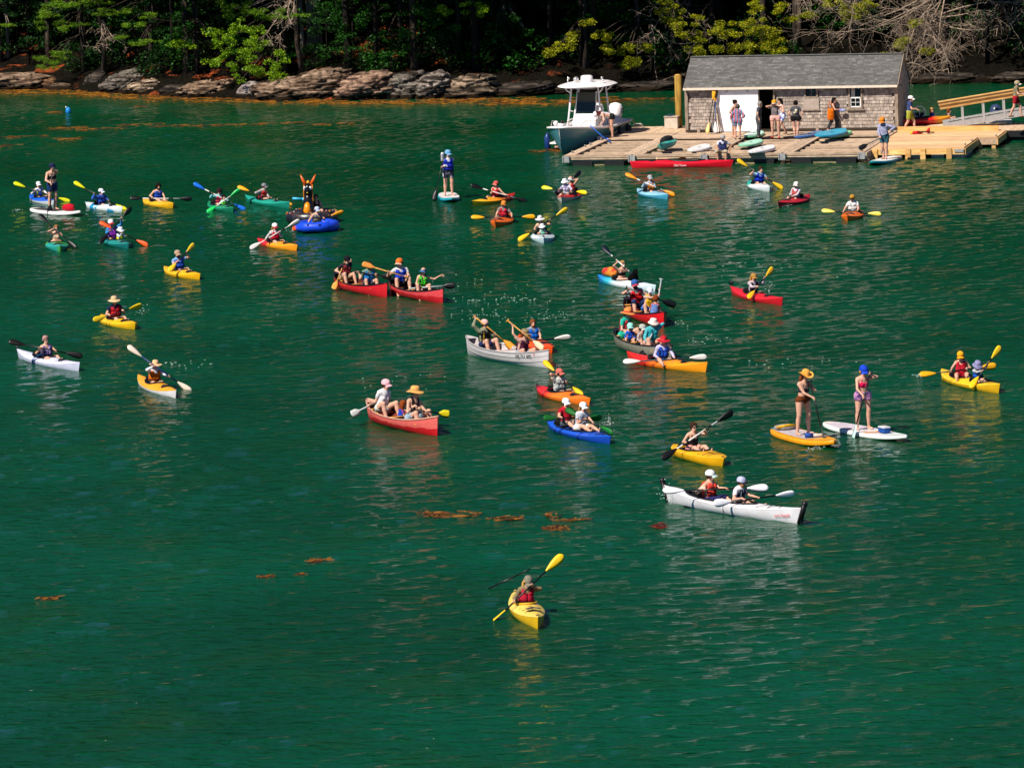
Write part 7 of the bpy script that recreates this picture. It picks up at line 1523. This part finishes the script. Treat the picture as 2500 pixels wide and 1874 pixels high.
D("grey haired woman in a charcoal jumpsuit", "looking into the dark shed doorway", (1856, 247), (1853, 336), face=80, top=('tee', '#4c5058'), low=('pants', '#575a60'), hair=('short', 'grey'), sex='f', hands=('down', 'down'), shoes='#1c1c1e')
D("woman in orange cap taking a photo with both hands raised", "at the shed doorway in pink shorts", (1886, 243), (1894, 337), face=-15, top=('tee', '#857a7a'), low=('short', '#f0b4a8'), hat=('cap', '#e8a020', '#c8c0b8'), hair=('short', 'brown'), sex='f', hands=('face', 'face'), feet=.15, shoes='#d8333a')
D("long haired woman in white top and blue tie dye shorts", "behind the woman in the orange cap", (1903, 240), (1910, 330), face=-60, pose='walk', top=('tank', '#e4e2ea'), low=('shorts', camomat('#2a58c8', '#dfe6f4', .9, .85, 9, .46, .56)), hair=('long', 'dark'), sex='f', hands=('down', 'chest'))
D("person in dark grey tee with a cream back print", "walking toward the small shed window", (1943, 245), (1944, 337), face=172, top=('tee', '#56575c'), low=('short', '#1a181a'), hair=('short', 'dark'), sex='f', hands=('down', 'down'), feet=.05)
p_ = PEOPLE[-1]; V_ = Vector((0, -.15*p_.scale, 1.24*p_.scale)); MB().box((V_.x+.01, V_.y-.005, V_.z+.02), (.10, .008, .16)).box((V_.x-.04, V_.y-.006, V_.z-.05), (.12, .008, .08)).obj('back_print', cloth('#e0d4b4'), p_.o)
D("woman in black with an orange shoulder bag", "striding right past the shed windows", (2036, 238), (2034, 320), face=82, pose='walk', top=('tank', '#17171a'), low=('pants', '#3f4246'), hair=('long', 'dark'), sex='f', hands=('fwd', 'down'), hy=-20)
p_ = PEOPLE[-1]; q = p_.base+Vector((-.10, -.22, .84)); bg = empty('shoulder_bag', q, R(8)); tag(bg, "bright orange tote bag on the shoulder of the woman in black", 'bag')
MB().tube([(0, 0, -.36), (0, 0, -.3), (0, 0, .0), (0, 0, .12)], [.08, .15, .14, .11], 10).obj('bag_body', cloth('#f0780f'), bg).scale = (1, .45, 1); MB().tube([(-.1, .02, .1), (-.04, .08, .36), (.0, .14, .42), (.05, .10, .34), (.1, .02, .1)], .014, 5).obj('bag_strap', cloth('#e06a0c'), bg)
q = p_.base+p_.hands[-1][1] if p_.hands[-1] else p_.base; q = p_.base+Vector((.38, -.12, .86)); o = MB().ball((0, 0, 0), (.17, .07, .07), 10, 6).obj('rolled_towel', camomat('#2a48c0', '#a8b8e0', .9, .8, 9), None, q); tag(o, "blue bundle carried by the woman in black", 'towel')
e_ = gw(1762, 381, DZ); nbd = {'c': dworld(6.45, .20), 'h': -EY, 'L': 1.0, 'seat': DZ+.005}
PP("man in grey cap and dark blue vest sitting on the dock edge", "with his feet over the red kayak", (1765, 328), on=nbd, s=0.0, pose='edge', face=-8, top=('tee', '#d8d6e6'), vest=(camomat('#1d2f6a', '#20242e', .9, .8, 6), '#3a4a9a'), low=('long', '#c0ae92'), hat=('cap', '#b0a8a6', '#8d8688'), glasses=True, skin=1, hands=('knee', 'lean'), shoes='#2c2622', group=GD, hy=10)
c = gw(2161, 395); bb = board("white topped teal paddle board at the corner of the pine dock", 2130, 2193, 396, 3.0, '#eceaec', '#1f90a0', True, W=.80, th=.13)
PP("man in orange cap, lilac long sleeves and teal shorts", "standing on the board beside the docks", (2149, 284), on=bb, s=.05, pose='stand', face=-28, top=('long', '#a8a8c4'), low=('shorts', '#3f6a78'), hat=('cap', '#e8862a'), hair=('short', 'brown'), feet=.06, group=GD, hp=.35, pad=dict(a=(2180, 321), b=(2097, 364), c=BK, s='#1b2a4a', kind='sup', pre="dark stand-up", f=(.08, .52), len=1.6, clamp=0))
D("man in white cap, navy tee and lime towel skirt", "walking right on the pine dock", (2224, 233), (2221, 322), face=80, pose='walk', top=('tee', '#3f4f80'), low=('skirt', '#a8a840'), hat=('cap', '#f2eeee'), hair=('short', 'brown'), hands=('fwd', 'down'), shoes='#3a2a20', sex='m')
ggp = at(2482, 287, 205.2)
D("man in tan cap, khaki tee and red shorts", "walking up the gangway at the right edge", (2486, 196), (2480, 287), face=80, pose='walk', top=('tee', '#8f8464'), low=('shorts', '#a81a2a'), hat=('cap', '#a89a7c', '#e0d8cc'), hair=('short', 'grey'), hands=('fwd', 'fwd'), shoes='#5a3a22', deckz=1.02)
# ---- red kayak with kids, skiff, outboard
w = gw(2254, 304, .47); b = kayak("red and amber kayak resting on the rear float beside the shed", 0, 0, 0, 2.6, None, None, grad=[(.62, '#e0201c'), (.80, '#f0a01c')], at_=(Vector((w.x, w.y, .56)), Vector((.93, .36, 0))), W=.74, ck=((-.1, .52),), hatch=False); 
wh = empty('steering_wheel', dworld(12.75, 12.6, .98)); tag(wh, "white spoked steering wheel standing up behind the red rear kayak", 'wheel'); MB().tube([(.24*math.cos(a), 0, .24*math.sin(a)) for a in np.linspace(0, 6.283, 20, endpoint=False)], .022, 6, True).obj('wheel_rim', WG, wh)
for k in range(3): MB().tube([(0, 0, 0), (.24*math.cos(k*2.1+.5), 0, .24*math.sin(k*2.1+.5))], .016, 5).obj('spoke', WG, wh)
MB().box((-.1, .2, -.30), (.6, .3, .5)).obj('wheel_stand', plastic('#15181c'), wh)
nbk = {'c': dworld(13.25, 12.9), 'h': Vector((.8, -.6, 0)), 'L': 1.0, 'seat': .60}
PP("blond child in blue vest", "sitting behind the red kayak on the rear float", (2264, 266), on=nbk, s=0, child=True, pose='canoe', face=30, top=('tee', '#2a3a8a'), vest='#1c2fa8', hair=('long', 'blond'), hands=('lap', 'lap'), group=GD, sex='f')
skc = dworld(14.3, 16.2); sk = board("long pale blue rowing shell with white sides behind the rear float", 0, 0, 0, 5.6, '#cfe0ea', '#dfe6ec', at_=(skc, Vector((.72, .69, 0))), W=.95, th=.42, p=2.0, rocker=.2, name='rowing_shell', cat='boat', group='boats behind the float')
nbk2 = {'c': dworld(13.75, 14.7), 'h': Vector((.8, -.6, 0)), 'L': 1.0, 'seat': .42}
PP("small blond child in a pale top", "sitting at the near end of the pale blue shell", (2296, 275), on=nbk2, s=0, child=True, pose='canoe', face=60, top=('tee', '#e0b0a4'), hair=('long', 'red'), hands=('lap', 'lap'), group=GD, sex='f', scale=.55)
ob = dworld(15.9, 13.2); om = empty('outboard_engine', (ob.x, ob.y, .40), 0); tag(om, "navy blue outboard engine standing behind the gangway", 'outboard engine')
MB().tube([(0, 0, .12), (0, 0, .24), (0, 0, .55), (.02, 0, .74), (.03, 0, .82)], [.24, .28, .27, .20, .05], 14).obj('cowl', plastic('#33415f', .95, .25), om); MB().tube([(0, 0, .12), (0, 0, -.4)], [.12, .09], 8).obj('leg', plastic('#2a3242'), om)
MB().box((0, -.27, .66), (.16, .05, .03)).obj('air_slot', plastic('#0e1118'), om); text_on(om, "YAMAHA", .085, mat('lettering_paint', '#e8e6e8', .5, .02), Matrix(((1, 0, 0, 0), (0, 0, -1, -.287), (0, 1, 0, .40), (0, 0, 0, 1))))
MB().box((.1, -.12, .10), (1.1, .5, .10)).obj('transom_board', mat('pale_transom', '#d0cccc', .6, .1), om, smooth=False)
w = gw(2248, 327, .45); fp = empty('gear_heap', w, 0); tag(fp, "red and yellow paddle float and dark straps lying on the pine dock", 'gear'); MB().tube([(-.34, 0, .06), (-.1, .02, .05), (.1, 0, .06)], [.05, .08, .03], 8).obj('float_bag', cloth('#d81f2a'), fp); MB().tube([(-.42, .1, .04), (-.2, .1, .05)], [.05, .07], 8).obj('float_bag', cloth('#e8b41c'), fp); MB().tube([(-.2, .0, .08), (.1, -.2, .10), (.55, -.1, .05)], .025, 6).obj('strap', cloth('#1c1a1c'), fp); MB().tube([(.28, .0, .03), (.33, 0, .16), (.38, 0, .26)], [.09, .06, .01], 6).obj('flag', cloth('#d81f2a'), fp)
# ---- small buoy, splashes
q = gw(167, 276); bu = empty('mooring_buoy', q); tag(bu, "small bright blue buoy alone in the upper left water", 'buoy'); MB().tube([(0, 0, -.1), (0, 0, .05), (0, 0, .2), (0, 0, .28)], [.05, .14, .12, .04], 12).obj('buoy_body', plastic('#1f86d8'), bu); MB().ball((-.1, -.02, .28), .045, 8, 5).obj('buoy_cap', plastic('#e8e8ea'), bu)
SPL = islandmat('white_water', ['#c8d4d0', '#f0f4f2'], .3, 0, .5)
for i, (lb, px, py, n_, hgt) in enumerate([("splash under the left blade of the white folding tandem", 1622, 1232, 90, .5), ("splash below the left blade of the right hand tandem", 2246, 924, 60, .12), ("drip of water from the olive paddle blade", 345, 770, 50, .45), ("splash by the green blade of the royal blue tandem", 1484, 1040, 70, .3), ("white churn at the bow of the orange board", 1988, 1098, 60, .08), ("splash at the orange blade of the blue raft", 716, 566, 50, .1), ("small splash beside the dark red kayak", 1920, 505, 40, .1), ("drops near the red sea kayak's far blade", 1878, 712, 40, .3), ("wake flecks behind the white inflatable board", 45, 515, 50, .05)]):
    q = gw(px, py); rgs = random.Random(60+i); x = MB()
    for _ in range(int(n_*.5)):
        z = abs(rgs.gauss(0, .5))*hgt; r_ = rgs.uniform(.004, .012); x.ball((rgs.gauss(0, .09), rgs.gauss(0, .12), z+.02), (r_*1.5, r_, r_*.8), 5, 3)
    tag(x.obj('splash', SPL, None, q), lb, None, None, 'stuff')
# ---- drifting foam flecks
fm = MB(); rgs = random.Random(77)
for (px, py, rx, ry, n_) in [(1240, 735, 130, 12, 150), (1180, 772, 70, 16, 80), (1340, 772, 70, 14, 80), (1640, 790, 90, 12, 60), (1730, 830, 70, 10, 40), (450, 890, 80, 9, 60), (980, 930, 140, 22, 40), (1850, 640, 250, 60, 90), (1150, 700, 220, 34, 60), (1950, 880, 170, 22, 40)]:
    for _ in range(int(n_*.35)):
        w = gw(px+rgs.gauss(0, .5)*rx, py+rgs.gauss(0, .5)*ry); r_ = rgs.uniform(.004, .010)*rgs.choice([1, 1, 1.5]); b0 = len(fm.v); m_ = 6
        for k in range(m_):
            a = 2*math.pi*k/m_; q = rgs.uniform(.6, 1.2)*r_; fm.v.append((w.x+q*2.8*math.cos(a), w.y+q*1.6*math.sin(a), .030+.01*math.sin(a)))
        fm.f.append(tuple(b0+k for k in range(m_)))
tag(fm.obj('foam_flecks', mat('foam', '#7c9183', .6, .1), None, smooth=False), "scattered pale foam flecks drifting between the kayaks", None, None, 'stuff')
# ---- ripples that every floating boat pushes into the water sheet
nv = len(water.data.vertices); WC_ = np.empty(nv*3, np.float32); water.data.vertices.foreach_get('co', WC_); WC_ = WC_.reshape(-1, 3)
for i, (c, h, L) in enumerate(BOATS):
    if c.z > .2 or abs(c.x) > 30: continue
    sel = np.nonzero((np.abs(WC_[:, 0]-c.x) < L/2+3.2) & (np.abs(WC_[:, 1]-c.y) < L/2+3.6))[0]
    dx, dy = WC_[sel, 0]-c.x, WC_[sel, 1]-c.y; u = dx*h.x+dy*h.y; v = -dx*h.y+dy*h.x
    e = np.sqrt((u/(L/2+.15))**2+(v/.42)**2); d = np.clip((e-1)*.42, 0, 9); d = np.where(np.abs(u) > L/2, np.hypot(np.abs(u)-L/2, v), np.minimum(d+0, np.abs(v)))
    wake = np.exp(-((np.abs(v)-.34*(L/2-u)*.55-.1)/.16)**2)*(u < L/2)*np.exp(-(L/2-u)/3.5)
    WC_[sel, 2] += (.011*np.sin(d*2*np.pi/.42+i)*np.exp(-d/.9)*(e > .9) + .016*wake).astype(np.float32)*np.where(e < 1.0, 0, 1)
water.data.vertices.foreach_set('co', WC_.ravel()); water.data.update()
